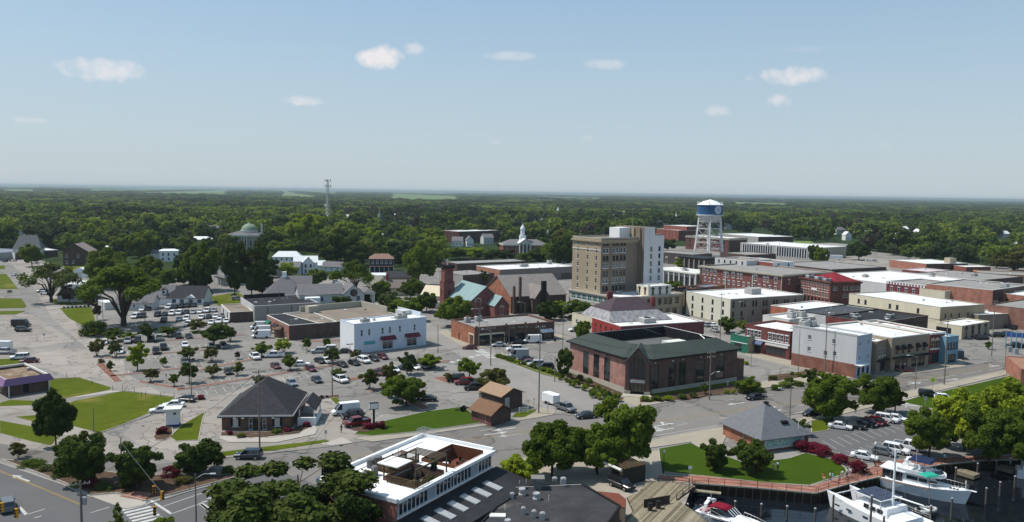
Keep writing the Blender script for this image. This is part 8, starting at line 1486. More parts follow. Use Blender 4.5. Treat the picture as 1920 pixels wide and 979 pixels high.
def crown(kind,seed,n,size):
    g=np.random.default_rng(seed);C=[];RB=[]
    if kind in ('broad','round','oak'):
        K={'broad': 60,'round': 34,'oak': 84}[kind];cz,rx,rz={'broad': (.53,.39,.40),'round': (.54,.38,.38),'oak': (.54,.41,.38)}[kind]
        for i in range(K):
            d=g.normal(size=3);d /= np.linalg.norm(d);d[2]=d[2]*.9+.1;r=g.uniform(.55,1.05)
            C.append((d[0]*rx*r*g.uniform(.85,1.15),d[1]*rx*r,cz+d[2]*rz*r));RB.append(g.uniform(.04,.11))
        C.append((0,0,cz));RB.append(.2)
    elif kind=='vase':
        for i in range(44):
            a=g.uniform(0,2*np.pi);r=np.sqrt(g.uniform(0,1))*.44;C.append((r*np.cos(a),r*np.sin(a),.80 - .55*r**1.6*2+g.uniform(-.06,.10)));RB.append(g.uniform(.06,.11))
    elif kind=='pine':
        for i in range(60):
            z=g.uniform(.22,.95);a=g.uniform(0,2*np.pi);rm=.46*np.sin(np.pi*min(1,(1.02 - z)/.85)**.8)**.6;r=rm*np.sqrt(g.uniform(.2,1));C.append((r*np.cos(a),r*np.sin(a),z));RB.append(g.uniform(.05,.11))
    elif kind=='cone':
        for i in range(60):
            z=g.uniform(.06,.97);a=g.uniform(0,2*np.pi);r=(1 - z)**.85*.42*g.uniform(.5,1.0);C.append((r*np.cos(a),r*np.sin(a),z));RB.append(.03+.09*(1 - z))
    elif kind=='bush':
        for i in range(16):
            d=g.normal(size=3);d /= np.linalg.norm(d);d[2]=abs(d[2]);C.append((d[0]*.3,d[1]*.3,.12+d[2]*.62));RB.append(g.uniform(.12,.22))
    C=np.array(C);RB=np.array(RB);w=RB**2;idx=g.choice(len(C),n,p=w/w.sum())
    d=g.normal(size=(n,3));d /= np.linalg.norm(d,axis=1,keepdims=True)
    sc=np.array([1,1,.8]);rr=g.uniform(.45,1.3,n)**.7
    pos=C[idx]+d*(RB[idx]*rr)[:,None]*sc
    pos[:,2]=np.clip(pos[:,2],.01,1.0)
    nor=d+.35*(pos - np.array([0,0,.5]))/.4+g.normal(size=(n,3))*.75+np.array([0,0,.25])
    return pos,nor,C
def trunkmesh(kind,C,seed,r=.022):
    q=random.Random(seed);b=MB()
    if kind in ('cone',): b.tube((0,0,0),(0,0,.8),r,r*.2,6)
    elif kind=='pine':
        b.tube((0,0,0),(0,0,.9),r,r*.2,7)
        for c in C[::3]: b.tube((0,0,c[2] - .05),tuple(c),r*.25,r*.08,4,cap=False)
    elif kind=='vase':
        b.tube((0,0,0),(0,0,.16),r*1.7,r*1.5,8)
        for c in C[::2]: m=(c[0]*.35,c[1]*.35,.42);b.tube((c[0]*.05,c[1]*.05,.13),m,r*.62,r*.42,5,cap=False);b.tube(m,tuple(c),r*.42,r*.12,4,cap=False)
    elif kind=='multi':
        for k in range(5):
            a=k*1.26;m=(.09*math.cos(a),.09*math.sin(a),.3);b.tube((.02*math.cos(a),.02*math.sin(a),0),m,r*.55,r*.4,5);c=C[q.randrange(len(C))];b.tube(m,tuple(c),r*.4,r*.12,4)
    else:
        b.tube((0,0,0),(0,0,.32),r,r*.8,8);b.tube((0,0,.32),(.02,.01,.72),r*.8,r*.25,6)
        for c in C[:len(C) - 1:2]: z0=q.uniform(.26,.5);m=(c[0]*.45,c[1]*.45,z0+(c[2] - z0)*.6);b.tube((0,0,z0),m,r*.5,r*.3,5,cap=False);b.tube(m,tuple(c),r*.3,r*.1,4,cap=False)
    return b.mesh('trunk',BARK)
TV={}
def variants(key,kind,trk,nv,n,size,m,rt=.022):
    TV[key]=[]
    for i in range(nv): pos,nor,C=crown(kind,hash((kind,i)) % 9999 if False else 11*i+len(kind)+n % 97,n,size);TV[key].append((leafmesh('crown',pos,nor,size,LF[m],i+5),trunkmesh(trk,C,i,rt)))
variants('oak','oak','std',3,24000,.027,'mid',.02);variants('broad','broad','std',3,15000,.031,'mid');variants('small','round','multi',3,4500,.042,'mid',.022)
variants('street','round','std',3,8000,.034,'mid',.026);variants('vase','vase','vase',1,9000,.026,'mid',.02);variants('vase2','vase','vase',1,5200,.028,'mid',.018);variants('pine','pine','pine',2,20000,.026,'pine',.02)
variants('cone','cone','cone',2,3500,.035,'dark',.02);variants('bush','bush','multi',3,900,.075,'mid',.03);variants('bigbush','bush','multi',2,3000,.042,'red',.02);variants('mid','broad','std',4,2600,.052,'mid')
def tree(key,name,loc,h,wd,m,label=None,cat='tree',group=None,rz=None,seed=None,bark=None):
    q=R if seed is None else random.Random(seed);cm,tm=q.choice(TV[key]);rz=q.uniform(0,6.28) if rz is None else rz
    r=root(name,loc,label,cat,rz,group)
    for nm,me in (('trunk',tm),('crown',cm)):
        o=link(nm,me,r);o.scale=(wd/.96,wd/.96,h)
        if nm=='crown' and key in ('oak','broad','mid'): o.scale.z=h*1.12;o.location.z=-.12*h
        if nm=='crown' and me.materials[0] is not LF[m]: o.material_slots[0].link='OBJECT';o.material_slots[0].material=LF[m]
        elif nm=='trunk' and bark: o.material_slots[0].link='OBJECT';o.material_slots[0].material=bark
    return r
def ptree(key,name,u,v,vt,wpx,m,label,z=0.0,**k):
    p=P(u,v,z);d=PX(p)[2];h=(H - z)*(1 - (vt - VH(u))/(v - VH(u))) if z==0 else (v - vt)*d/F;return tree(key,name,p,h,wpx*d/F,m,label,**k)
# explicit trees: kind, name, foot u v, top v, crown width px, leaf, label
for a in [
 ('pine','pine_tree',560,1055,866,300,'pine','big dark pine spreading in front of the white-roofed restaurant'),
 ('pine','pine_tree',628,1065,903,170,'pine','smaller pine at the brick wall of the white-roofed restaurant'),
 ('pine','pine_tree',462,1065,922,190,'pine','low left-hand pine at the bottom edge beside the big dark pine'),
 ('cone','spruce_tree',221,1000,937,46,'mid','small conical evergreen at the bottom edge beside the crossing'),
 ('street','street_tree',300,1010,965,60,'mid','leafy treetop at the bottom edge below the zebra crossing'),
 ('oak','broadleaf_tree',105,838,727,78,'dark','tall dark leafy tree on the lawn left of the bank branch'),
 ('broad','broadleaf_tree',151,908,806,106,'dark','leftmost of the three dense dark trees on the planted island'),
 ('broad','broadleaf_tree',256,915,825,100,'dark','middle of the three dense dark trees on the planted island'),
 ('broad','broadleaf_tree',371,888,818,98,'dark','rightmost of the three dense dark trees on the planted island'),
 ('small','ornamental_tree',35,860,828,36,'bronze','thin bronze sapling at the left tip of the planted island'),
 ('oak','waterfront_tree',1035,893,785,130,'mid','large loose green tree beside the red-floored roof deck'),
 ('oak','waterfront_tree',1170,880,738,130,'mid','tallest spreading waterfront tree in the middle of the court'),
 ('oak','waterfront_tree',1120,890,792,100,'mid','fuller waterfront tree standing between the two biggest court trees'),
 ('broad','waterfront_tree',975,905,845,84,'light','lower bright green tree beside the corner of the white restaurant'),
 ('broad','lawn_tree',1342,884,822,62,'dark','left of two round trees on the waterfront lawn by the visitor centre'),
 ('broad','lawn_tree',1410,888,822,84,'dark','right of two round trees on the waterfront lawn, with shade under it'),
 ('street','lawn_tree',1497,815,783,44,'dark','small dark tree at the right corner of the visitor centre'),
 ('oak','street_tree',1560,790,688,104,'mid','large round street tree left of the two by the white corner building'),
 ('oak','street_tree',1646,777,695,84,'mid','second large round street tree nearer the crosswalk'),
 ('street','street_tree',1678,775,712,50,'dark','darker slimmer tree half behind the crosswalk tree'),
 ('oak','waterfront_tree',1742,858,760,90,'mid','left-most of the big park trees, over the parked cars'),
 ('oak','waterfront_tree',1808,845,725,120,'light','bright yellow-green park tree in the middle of the harbour clump'),
 ('oak','waterfront_tree',1890,830,700,140,'light','tall yellow-green park tree at the right edge'),
 ('oak','waterfront_tree',1855,868,750,110,'mid','full green park tree close to the harbour railing'),
 ('oak','waterfront_tree',1965,850,705,130,'light','yellow-green tree cut by the right edge of the view'),
 ('oak','waterfront_tree',1925,880,760,100,'mid','green park tree above the boat at the right edge'),
 ('street','lot_tree',880,712,668,50,'mid','round green tree behind the dark red car near the tan-roofed shed'),
 ('broad','lot_tree',925,735,686,66,'bronze','spreading low tree right of the shed-side parking'),
 ('broad','lot_tree',762,762,700,84,'mid','wide dark green tree over the black car in the raised bed'),
 ('street','lot_tree',763,702,655,48,'dark','dark green tree right of the white building front'),
 ('street','lot_tree',808,692,660,62,'mid','rounded green tree near the street corner of the car park'),
 ('street','lot_tree',735,745,700,50,'mid','medium green tree left of the wide tree on the raised bed'),
 ('small','lot_tree',692,730,690,40,'mid','open green tree on the corner island by the lower drive'),
 ('small','lot_tree',728,727,676,36,'bronze','thin bronze-tinted tree beside the open green tree on the corner island'),
 ('small','lot_tree',840,716,697,22,'bronze','tiny bronze sapling in the middle of the right car park'),
 ('street','lot_tree',401,650,606,76,'dark','dense dark tree in the middle of the big car park'),
 ('street','lot_tree',258,694,640,42,'light','tall bright green tree at the left of the big car park'),
 ('small','lot_tree',182,668,634,38,'bronze','bronze-leaved tree at the left end of the big car park'),
 ('small','lot_tree',217,670,638,32,'grey','grey-green tree right of the bronze tree at the left end'),
 ('small','lot_tree',207,696,676,16,'mid','small green sapling on the left corner island'),
 ('small','lot_tree',283,716,688,36,'bronze','flat-topped olive tree on the front row island'),
 ('small','lot_tree',327,724,697,24,'mid','small upright tree on the front row island'),
 ('street','lot_tree',355,718,676,38,'dark','dark tree beside the tall lamp post in the car park'),
 ('small','lot_tree',354,676,646,42,'grey','grey-green tree above the dark tree by the lamp post'),
 ('small','lot_tree',306,688,668,18,'mid','young tree alone on the third island of the big car park'),
 ('small','lot_tree',397,678,648,38,'bronze','bronze-green tree in the island row right of centre'),
 ('small','lot_tree',398,708,682,38,'bronze','olive multi-stem tree at the front island beside the dark hatchback'),
 ('small','lot_tree',446,704,678,26,'mid','small green multi-stem tree right of the dark hatchback'),
 ('small','lot_tree',445,674,657,14,'plum','tiny reddish sapling left of the white pickup'),
 ('street','lot_tree',491,668,637,46,'mid','leafy green tree behind the white pickup'),
 ('small','lot_tree',532,662,634,44,'light','light green tree above the white crew-cab pickup'),
 ('street','lot_tree',544,694,660,40,'mid','green tree left of the dark red sedan'),
 ('small','lot_tree',575,658,630,22,'mid','slim tree in front of the dark brick store wall'),
 ('small','lot_tree',612,655,632,22,'mid','slim light tree at the corner of the dark store wall'),
 ('small','lot_tree',624,682,650,40,'grey','pale feathery tree above the black cars'),
 ('small','lot_tree',668,674,655,28,'bronze','low tree in front of the white two-storey building'),
 ('small','lot_tree',487,728,700,34,'bronze','olive tree showing just above the bank roof'),
 ('small','lot_tree',635,712,688,36,'grey','small pale tree over the white utility pickup'),
 ('small','lot_tree',372,622,598,46,'bronze','olive tree at the near edge of the staff parking'),
 ('street','lot_tree',412,625,602,44,'mid','green tree next to the olive tree at the staff parking edge'),
 ('small','lot_tree',432,640,612,34,'bronze','reddish-green tree right of the dense dark tree'),
 ('street','lot_tree',277,640,604,36,'dark','dark tree below the big spreading tree trunk'),
 ('street','lot_tree',212,640,614,46,'mid','dark green tree left of the big spreading tree trunk'),
 ('street','lot_tree',243,640,620,40,'mid','low leafy tree directly below the big spreading tree trunk'),
 ('street','lot_tree',315,630,610,44,'mid','low green tree in the shade under the big spreading tree'),
 ('bigbush','evergreen_shrub',176,630,595,52,'dark','large dark rounded evergreen beside the small fenced lawn'),
 ('vase','elm_tree',232,612,485,150,'mid','big vase-shaped tree with bare fanned limbs over the staff parking'),
 ('vase2','elm_tree',96,566,485,95,'grey','open sparse vase-shaped tree beside the left street'),
 ('oak','broadleaf_tree',200,540,462,90,'mid','broad green tree behind the quonset hut'),
 ('oak','broadleaf_tree',275,530,478,60,'mid','green tree behind the vase-shaped elm, towards the clinic'),
 ('street','broadleaf_tree',130,570,528,40,'plum','dull brown leafless-looking shrub tree near the left street'),
 ('cone','evergreen_tree',172,572,520,40,'plum','brownish conifer under the edge of the vase-shaped elm'),
 ('street','ornamental_tree',182,600,566,20,'plum','dark reddish small tree by the white side shed'),
 ('oak','broadleaf_tree',372,545,450,76,'mid','tall mid-green tree left of the tall white house'),
 ('broad','magnolia_tree',375,545,485,72,'dark','dark glossy magnolia in front of the tall mid-green tree'),
 ('pine','evergreen_tree',440,560,452,48,'dark','tall nearly black evergreen left of the pair behind the parking'),
 ('pine','evergreen_tree',472,562,448,60,'dark','tall nearly black evergreen right of the pair behind the parking'),
 ('broad','magnolia_tree',492,552,488,56,'dark','dark magnolia beside the chapel roof'),
 ('oak','broadleaf_tree',545,465,420,90,'light','bright spreading tree behind the white metal-roofed house'),
 ('oak','broadleaf_tree',577,470,392,80,'light','tall yellow-green tree left of the lattice mast'),
 ('oak','evergreen_tree',632,497,425,92,'dark','massive dark evergreen right of the lattice mast'),
 ('vase2','live_oak_tree',662,560,482,82,'mid','open umbrella-shaped street tree beside the side street'),
 ('broad','street_tree',595,535,502,44,'mid','round dark green tree below the white cottage'),
 ('street','street_tree',560,545,512,34,'light','small yellow-green tree below the gabled house'),
 ('broad','broadleaf_tree',690,575,535,56,'dark','dark green tree below the sage gable house'),
 ('oak','broadleaf_tree',785,535,448,66,'mid','tall bright green tree between the porch house and church tower'),
 ('broad','broadleaf_tree',733,482,440,50,'dark','dark round tree behind the porch house'),
 ('broad','broadleaf_tree',730,590,545,50,'grey','pale olive tree hiding the cream cottage'),
 ('broad','broadleaf_tree',760,602,556,70,'mid','green tree mass left of the church front'),
 ('oak','magnolia_tree',850,612,553,74,'mid','big glossy magnolia in front of the church tower'),
 ('street','broadleaf_tree',905,535,503,24,'dark','dark tree between the church and the coral brick store'),
 ('broad','broadleaf_tree',1030,600,560,52,'dark','dark green tree behind the pharmacy'),
 ('broad','broadleaf_tree',1085,600,560,60,'mid','light green tree below the hotel podium'),
 ('broad','broadleaf_tree',1055,595,562,44,'light','spring green tree right of the grey-roofed church'),
 ('oak','street_tree',1094,645,595,34,'mid','round street tree in front of the red theatre flank'),
 ('broad','street_tree',1363,625,592,40,'mid','round green tree below the cream three-storey block'),
 ('street','street_tree',1395,622,600,36,'mid','low green tree behind the green shopfront'),
 ('oak','broadleaf_tree',1057,500,437,60,'dark','large dark tree left of the tall hotel'),
 ('oak','broadleaf_tree',1525,492,455,30,'dark','dark cedar at the right end of the finned office'),
 ('street','street_tree',1275,505,480,26,'light','small bright tree on the bank office forecourt'),
 ('street','street_tree',1265,545,524,34,'mid','leafy tree in front of the bank office columns'),
 ('pine','columnar_evergreen',1058,712,655,32,'dark','dark columnar evergreen at the left corner of the green-roofed bank'),
 ('small','ornamental_tree',1063,690,652,30,'mid','small loose tree over the columnar evergreen'),
 ('street','broadleaf_tree',1405,740,700,50,'mid','leafy green tree at the right end of the green-roofed bank'),
 ('street','broadleaf_tree',1520,722,688,34,'dark','dark rounded tree by the street corner planting'),
 ('street','ornamental_tree',1322,740,718,20,'dark','small dark tree in front of the bank arched windows'),
 ('small','ornamental_tree',1853,655,640,16,'mid','small tree on the kerb by the far traffic lights'),
 ('broad','broadleaf_tree',470,520,480,44,'plum','brown-green tree behind the two nearly black evergreens'),
 ('oak','broadleaf_tree',60,500,455,44,'mid','light tree in front of the brick gable house'),
 ('broad','broadleaf_tree',515,455,432,46,'mid','spreading tree behind the white metal-roofed house'),
 ('small','lot_tree',660,648,632,14,'mid','sapling at the white end wall of the two-storey building'),
 ('broad','broadleaf_tree',20,478,446,46,'dark','dark tree behind the far-left strip'),
 ('oak','broadleaf_tree',48,470,436,52,'mid','tall tree behind the steep grey church hall'),
 ('oak','broadleaf_tree',92,462,432,50,'dark','dark tree behind the brick gable house, left'),
 ('broad','broadleaf_tree',140,462,428,52,'dark','dark tree right behind the brick gable house'),
 ('oak','broadleaf_tree',172,482,446,50,'mid','green tree between brick gable house and big tree mass'),
 ('oak','broadleaf_tree',235,478,436,59,'mid','tree above the long white roof edge'),
 ('broad','broadleaf_tree',262,484,430,69,'mid','tall green tree left of the white villa'),
 ('oak','broadleaf_tree',305,456,420,59,'dark','dark tree behind the white villa'),
 ('oak','broadleaf_tree',345,474,440,50,'mid','tree between villa and cream building'),
 ('broad','broadleaf_tree',345,512,470,46,'dark','dark tree beside the small villa lot'),
 ('oak','broadleaf_tree',395,488,440,46,'dark','dark tree left of the domed post office'),
 ('oak','broadleaf_tree',505,470,430,50,'dark','dark tree right of the domed post office'),
 ('broad','broadleaf_tree',530,480,446,57,'mid','tree behind the white-roofed house'),
 ('oak','broadleaf_tree',600,480,438,64,'dark','dark tree below the lattice mast'),
 ('oak','broadleaf_tree',650,462,410,66,'light','bright tree right of the lattice mast'),
 ('broad','broadleaf_tree',668,500,452,59,'dark','dark tree left of the porch house'),
 ('oak','broadleaf_tree',690,470,425,57,'light','yellow-green tree above the porch house'),
 ('oak','broadleaf_tree',715,500,462,41,'dark','dark tree at the porch house corner'),
 ('broad','broadleaf_tree',755,490,448,50,'mid','tree right of the porch house'),
 ('oak','broadleaf_tree',770,458,420,50,'mid','tree by the grey columned house'),
 ('oak','broadleaf_tree',812,462,424,48,'light','bright tree left of the brick school'),
 ('broad','broadleaf_tree',820,500,462,46,'mid','tree right of the tall bright street tree'),
 ('oak','broadleaf_tree',862,486,464,50,'mid','rounded tree behind the black parapet roof, left'),
 ('oak','broadleaf_tree',890,486,462,52,'light','bright rounded tree behind the black parapet roof'),
 ('broad','broadleaf_tree',918,487,464,50,'mid','rounded tree below the grey gabled house'),
 ('oak','broadleaf_tree',945,488,466,46,'dark','dark tree in front of the courthouse left wing'),
 ('oak','broadleaf_tree',985,490,472,39,'mid','low tree in front of the courthouse portico'),
 ('broad','broadleaf_tree',1012,490,462,52,'dark','dark tree before the courthouse right wing'),
 ('oak','broadleaf_tree',1035,492,452,50,'mid','tall tree right of the courthouse'),
 ('oak','broadleaf_tree',1078,488,440,57,'dark','dark tree touching the hotel left edge'),
 ('broad','broadleaf_tree',640,590,552,46,'dark','dark tree on the side street behind the columned house'),
 ('oak','broadleaf_tree',770,560,520,50,'mid','tree left of the cream-roofed house'),
 ('oak','broadleaf_tree',800,585,545,50,'dark','dark tree left of the church tower base'),
 ('broad','broadleaf_tree',715,560,524,46,'mid','tree between cream cottage and street'),
 ('oak','broadleaf_tree',500,520,480,46,'dark','dark tree right of the evergreens'),
 ('oak','broadleaf_tree',425,470,436,41,'mid','tree before the post office columns'),
 ('broad','broadleaf_tree',1540,500,462,32,'mid','tree beyond the finned office wing'),
 ('oak','broadleaf_tree',1500,450,418,46,'mid','tree above the finned office'),
 ('oak','broadleaf_tree',1610,488,452,46,'dark','dark tree at the edge of the far lot'),
 ('broad','broadleaf_tree',1200,480,450,34,'mid','tree behind the hotel wing'),
 ('oak','broadleaf_tree',1250,470,446,39,'dark','dark tree left of the dark storefront block'),
 ('oak','broadleaf_tree',1440,478,456,25,'dark','small dark tree before the finned office'),
 ('broad','broadleaf_tree',540,520,490,39,'light','light tree behind the grey dormer house'),
 ('oak','broadleaf_tree',310,540,500,50,'mid','tree behind the white clinic, left'),
 ('oak','broadleaf_tree',345,535,505,39,'dark','dark tree behind the white clinic, right'),
]:
    ptree(*a[:7],a[7])
# shrubs
def shrub(u,v,wpx,hpx,m,label,key='bush',name='shrub',grp=None,z=.1):
    p=P(u,v,z);d=PX(p)[2];return tree(key,name,p,hpx*d/F,wpx*d/F,m,label,'shrub',grp)
for u,v,wd,h,m,lb in [
 (1288,855,0,0,'',''),
 (172,912,32,20,'red','crimson azalea at the front of the planted island'),(322,892,40,22,'red','crimson azalea between the right island trees'),(305,813,26,16,'red','dark red shrub in the teardrop bed below the white kiosk'),
 (690,803,26,14,'red','left red shrub under the pylon sign'),(712,803,26,16,'red','right red shrub under the pylon sign'),(360,748,16,9,'red','left red shrub behind the black car by the kiosk'),(378,748,18,10,'red','right red shrub behind the black car by the kiosk'),
 (1505,843,44,20,'red','left crimson azalea mound by the visitor centre'),(1540,852,44,20,'red','second crimson azalea mound beside the lawn'),(1575,868,34,20,'red','third crimson azalea mound beside the lawn'),(1608,886,42,26,'red','largest crimson azalea at the boardwalk corner'),
 (1525,846,34,20,'red','azalea mound squeezed between the two left mounds'),
 (430,815,14,9,'red','red-brown shrub at the left of the bank front bed'),(520,812,22,9,'mid','green shrub right of the bank porch'),(452,820,18,9,'mid','green shrub left of the bank porch'),(575,800,16,11,'red','dark red shrub at the bank drive-through wall'),(540,808,20,9,'red','dark shrub under the right bank window'),
 (240,912,34,16,'dark','low dark shrub under the middle island tree'),(62,872,50,12,'mid','low green shrubs at the left of the island'),(85,882,30,12,'grey','pale shrub near the left tip of the island'),(110,893,34,12,'grey','dry pale grass clump on the island'),(142,912,26,10,'light','bright low plant at the island kerb'),(190,915,40,12,'grey','pale ornamental grasses beside the crimson azalea'),(205,918,24,9,'dark','small dark shrub by the brick corner'),
 (470,885,60,12,'mid','long low hedge on the right tip of the island'),(430,885,30,14,'dark','dark shrub left of the low hedge'),(345,905,40,14,'bronze','brownish shrub below the right island tree'),
 (586,747,6,5,'plum','left of three tiny shrubs in the strip bed'),(603,747,9,7,'plum','middle of three tiny shrubs in the strip bed'),(613,746,7,6,'plum','right of three tiny shrubs in the strip bed'),
 (190,680,14,10,'bronze','brown shrub at the left corner island'),(18,549,9,6,'dark','round bush on the far left lawn'),(350,556,30,8,'dark','bushes at the right end of the clinic'),
 (1115,745,22,16,'mid','round clipped shrub beside the bank entrance steps'),(1210,752,24,12,'mid','light shrub right of the bank entrance'),(1232,752,24,12,'mid','second shrub right of the bank entrance'),(1253,751,24,11,'light','third light shrub along the bank front'),(1278,748,22,11,'mid','fourth shrub along the bank front'),(1300,745,18,11,'dark','dark shrub near the utility pole at the bank'),(1362,738,14,9,'light','left of two pale round shrubs at the corner'),(1375,738,14,9,'light','right of two pale round shrubs at the corner'),(1415,733,40,12,'dark','dark shrub bed at the corner planting'),(1390,735,34,26,'dark','tall dark bush at the bank right corner'),
 (1455,730,26,10,'mid','left shrub of the corner bed'),(1470,726,30,12,'mid','leafy middle shrub of the corner bed'),(1495,722,26,11,'mid','shrub right of middle in the corner bed'),(1450,712,18,9,'dark','dark shrub at the island post'),(1486,703,10,8,'mid','small shrub across the drive'),(1498,706,14,8,'mid','second small shrub across the drive'),(1384,680,14,7,'mid','left low shrub in the street island'),(1398,683,14,7,'light','right low shrub in the street island'),
 (1480,720,22,16,'mid','upright shrub in the corner bed'),(385,560,12,20,'dark','clipped dark hedge end by the small lawn'),(438,560,14,12,'dark','dark hedge at the right of the small lawn')]:
    if wd: shrub(u,v,wd,h,m,lb,'bigbush' if wd > 30 else 'bush','azalea' if 'azalea' in lb else 'shrub')
for k in range(17): a=P(932,669,.1);b=P(1058,707,.1);t=(k+.5)/17;p=a+(b - a)*t;tree('bush','hedge_shrub',p,R.uniform(1.0,1.5),R.uniform(2.0,2.6),R.choice(['mid','mid','light']),f'{ORD[k]} rounded shrub of the long hedge strip, counted from the pharmacy corner','shrub','shrubs of the long hedge strip')
for i,(u,v,s,m) in enumerate(sorted([(1052,712,12,'mid'),(1062,716,11,'dark'),(1068,722,16,'mid'),(1080,726,20,'mid'),(1088,714,16,'dark'),(1097,732,16,'light'),(1104,724,20,'dark'),(1112,740,18,'mid'),(1122,733,16,'mid'),(1132,742,18,'mid'),(1140,750,22,'dark'),(1155,752,20,'mid'),(1068,708,12,'dark'),(1123,748,16,'light')])):
    p=P(u,v,.12);d=PX(p)[2];tree('bush','clipped_shrub',p,s*.9*d/F,s*d/F,m,f'{ORD[i]} rounded shrub from the left in the bed along the left bank wall','shrub','shrubs along the left side of the bank')
# ---- the belt of trees beyond the town: nearest ones single, the rest one wood
def pip(x,y,q):
    s=None
    for i in range(4):
        a,b=q[i],q[(i+1) % 4];c=(b[0] - a[0])*(y - a[1]) - (b[1] - a[1])*(x - a[0])
        if s is None: s=c > 0
        elif (c > 0) != s: return False
    return True
LIM=[(-400,470),(0,474),(60,468),(105,466),(165,498),(215,482),(330,474),(400,520),(500,472),(560,476),(640,500),(700,478),(760,500),(830,500),(845,482),(900,470),(1000,482),(1060,490),(1080,465),(1235,434),(1300,428),(1400,436),(1480,446),(1600,458),(1660,484),(1820,496),(1920,512),(2400,530)]
def lim(u):
    for (a,va),(b,vb) in zip(LIM,LIM[1:]):
        if a <= u <= b: return va+(vb - va)*(u - a)/(b - a)
    return 480
FP=FOOT[:];KP=[k for k in KEEP if k[4] > 230]
MAND=[(1284,375,1346,470,380),(606,330,628,432,520)]
g=np.random.default_rng(3)
def inpoly(u,v,p):
    c=False
    for i in range(len(p)):
        a,b=p[i],p[i - 1]
        if (a[1] > v) != (b[1] > v) and u < (b[0] - a[0])*(v - a[1])/(b[1] - a[1])+a[0]: c=not c
    return c
cand=[]
def ring(y0,y1,sp,hw):
    y=y0
    while y < y1:
        x=-hw*y - 60
        while x < hw*y+60: cand.append((x+g.uniform(-.5,.5)*sp,y+g.uniform(-.5,.5)*sp,sp));x+=sp
        y+=sp
ring(300,900,13,.72);ring(900,1500,17,.72);ring(1500,3000,24,.74);ring(3000,7000,48,.76);ring(7000,16000,95,.8)
pts=[]
for x,y,sp in cand:
    u,v,d=PX((x,y,0))
    if v > lim(u): continue
    if y > 2200 and math.sin(x*.004+y*.0012) < .9 and any(inpoly(u,v,f) for f in FLD): continue
    if y < 1500 and (math.sin(x*.013+2)*math.sin(y*.011+x*.004) > .9): continue        # open lots between the groves
    h=(R.choice([R.uniform(10,15),R.uniform(14,22)]) if sp < 20 else R.uniform(10,17))*(1.0 if y > 500 else .85);cw=max(sp*1.2,h*1.08)*R.uniform(.8,1.3)
    if sp > 20: h *= 1.0;
    if d < 1900:
        if d < 900 and any(pip(x,y,q) for q in FP if abs(q[0][0] - x) < 80 and abs(q[0][1] - y) < 80): continue
        hw=cw/2*F/d;vt=v - h*F/d;bad=False
        for (a,b,c,e,dd) in KP+MAND:
            if d < dd+4 and u+hw*.55 > a and u - hw*.55 < c and v > b and vt < e: bad=True;break
        if bad and not (d > 420 and R.random() < .12): continue
    pts.append((d,x,y,h,cw,sp))
pts.sort(key=lambda q: q[0]+(0 if -15 < PX((q[1],q[2],0))[0] < 1935 else 1e6));NI=190
kinds=[('mid','mid'),('mid','mid'),('mid','dark'),('mid','light'),('mid','light'),('mid','grey'),('mid','dark'),('mid','bronze')]
LMK=[(20,462,'the steep grey church hall'),(130,455,'the dark brick gable house'),(210,462,'the long white roof edge'),(300,462,'the white villa'),(355,446,'the cream building'),(450,430,'the domed post office'),(530,478,'the white metal-roofed house'),(567,480,'the bright gabled house'),(615,420,'the lattice mast'),(655,440,'the massive evergreen'),(703,480,'the porch house'),(712,420,'the brick steeple'),(765,425,'the grey columned house'),(790,470,'the tall street tree'),(845,462,'the white gabled house'),(882,445,'the brick school'),(940,460,'the courthouse left wing'),(985,440,'the courthouse cupola'),(1025,455,'the courthouse right wing'),(1065,470,'the hotel left edge'),(1130,440,'the hotel roof'),(1200,425,'the hotel wing top'),(1265,425,'the municipal building'),(1328,440,'the water tower'),(1380,440,'the dark brick school block'),(1440,440,'the white-roofed school'),(1480,455,'the finned office'),(1560,455,'the finned office wing'),(1595,470,'the empty far lot'),(1650,480,'the left end of the red warehouse'),(1705,480,'the middle of the red warehouse'),(1760,482,'the warehouse roof tower'),(1815,490,'the small red shed'),(1860,495,'the peach rendered building'),(1905,500,'the right edge buildings')]
seen={};todo=[]
for i,(d,x,y,h,cw,sp) in enumerate(pts[:NI]):
    k,m=R.choice(kinds);u,v,_=PX((x,y,0));lk=min(LMK,key=lambda q: abs(q[0] - u)+2.2*abs(q[1] - v));du=u - lk[0];sz='low' if h < 11 else 'tall' if h > 15.5 else 'mid-height';side='behind' if abs(du) < 9 else ('well ' if abs(du) > 26 else 'just ')+('right' if du > 0 else 'left')+' of'
    lb=f"{sz} {dict(mid='mid-green', dark='dark', light='yellow-green', grey='grey-green', bronze='olive')[m]} belt tree {side} {lk[2]}";gp='belt trees '+side+' '+lk[2]+f' {sz} {m}';tree(k,'belt_tree',(x,y,0),h,cw,m if m=='bronze' else 'f'+m,lb,'tree',gp)
rest=pts[NI:]
protos=bpy.data.collections.new('wood_crowns')
for i,m in enumerate(['fmid','fmid','fdark','flight','fgrey','pine','fdark','flight','plum']):
    pos,nor,C=crown('broad' if m != 'pine' else 'pine',60+i,800,.09);me=leafmesh('wood_crown',pos,nor,.095,LF[m],i)
    o=bpy.data.objects.new('wood_crown',me);protos.objects.link(o)
me=bpy.data.meshes.new('wood');me.from_pydata([(x,y,-h*(.12 if sp < 20 else .25)) for d,x,y,h,cw,sp in rest],[],[])
for nm,dt,vals in (('sx','FLOAT',[cw for d,x,y,h,cw,sp in rest]),('sz','FLOAT',[h*(1.12 if sp < 20 else 1.25) for d,x,y,h,cw,sp in rest])):
    at=me.attributes.new(nm,dt,'POINT');at.data.foreach_set('value',np.array(vals,np.float32))
kk=[]
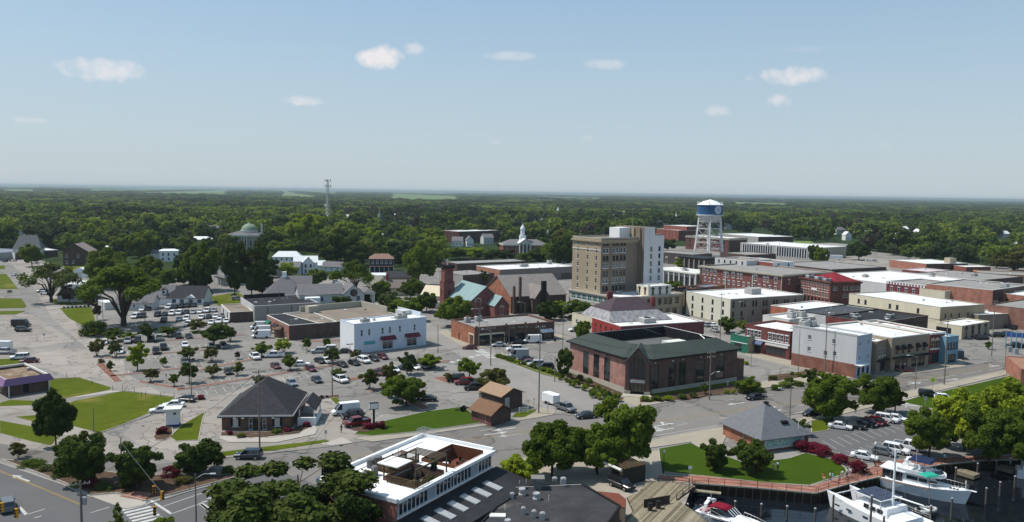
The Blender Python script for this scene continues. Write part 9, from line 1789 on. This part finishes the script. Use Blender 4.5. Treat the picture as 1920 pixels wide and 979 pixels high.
for d,x,y,h,cw,sp in rest:
    q=math.sin(x*.016+1+math.sin(y*.011))+math.sin(y*.014+x*.007)+math.sin(x*.006+y*.004)*.8+R.uniform(-.5,.5) - (y > 1500)*.4 - .1;kk.append(R.choice([3,7,3,4,0]) if q > .8 else R.choice([0,1,1,4,3,7]) if q > -.4 else R.choice([2,5,6,5,8,1]))
at=me.attributes.new('kd','INT','POINT');at.data.foreach_set('value',np.array(kk,np.int32))
wood=link('distant_woodland',me);tag(wood,'broad woodland canopy reaching from the town to the horizon','woodland',kind='stuff')
ng=bpy.data.node_groups.new('scatter_crowns','GeometryNodeTree');ng.interface.new_socket('Geometry',in_out='INPUT',socket_type='NodeSocketGeometry');ng.interface.new_socket('Geometry',in_out='OUTPUT',socket_type='NodeSocketGeometry')
gn=ng.nodes;gl=ng.links;gi=gn.new('NodeGroupInput');go=gn.new('NodeGroupOutput');ip=gn.new('GeometryNodeInstanceOnPoints');ci=gn.new('GeometryNodeCollectionInfo')
ci.inputs[0].default_value=protos;ci.inputs['Separate Children'].default_value=True;ci.inputs['Reset Children'].default_value=True;ip.inputs['Pick Instance'].default_value=True
def attr(n,t): q=gn.new('GeometryNodeInputNamedAttribute');q.data_type=t;q.inputs[0].default_value=n;return q.outputs[0]
cx_=gn.new('ShaderNodeCombineXYZ');sx_=attr('sx','FLOAT');gl.new(sx_,cx_.inputs[0]);gl.new(sx_,cx_.inputs[1]);gl.new(attr('sz','FLOAT'),cx_.inputs[2])
rv=gn.new('FunctionNodeRandomValue');rv.data_type='FLOAT';rv.inputs[3].default_value=6.28;cr_=gn.new('ShaderNodeCombineXYZ');gl.new(rv.outputs[1],cr_.inputs[2])
gl.new(gi.outputs[0],ip.inputs['Points']);gl.new(ci.outputs[0],ip.inputs['Instance']);gl.new(attr('kd','INT'),ip.inputs['Instance Index']);gl.new(cx_.outputs[0],ip.inputs['Scale']);gl.new(cr_.outputs[0],ip.inputs['Rotation']);gl.new(ip.outputs[0],go.inputs[0])
md=wood.modifiers.new('scatter','NODES');md.node_group=ng
print('trees',len(pts))
# ------------------------------------------------------------------ air
HAZE=8e-5
m=MB();m.box(-30000,30000,-1500,45000,-4,60);hz_=m.build('haze',[]);tag(hz_,kind='stuff')
hm=bpy.data.materials.new('pale_air');hm.use_nodes=True;n_=hm.node_tree.nodes;n_.remove(n_['Principled BSDF']);v_=n_.new('ShaderNodeVolumePrincipled');v_.inputs['Color'].default_value=(.52,.63,.68,1);v_.inputs['Density'].default_value=HAZE;v_.inputs['Anisotropy'].default_value=.2;hm.node_tree.links.new(v_.outputs[0],n_['Material Output'].inputs['Volume']);hz_.data.materials.append(hm)
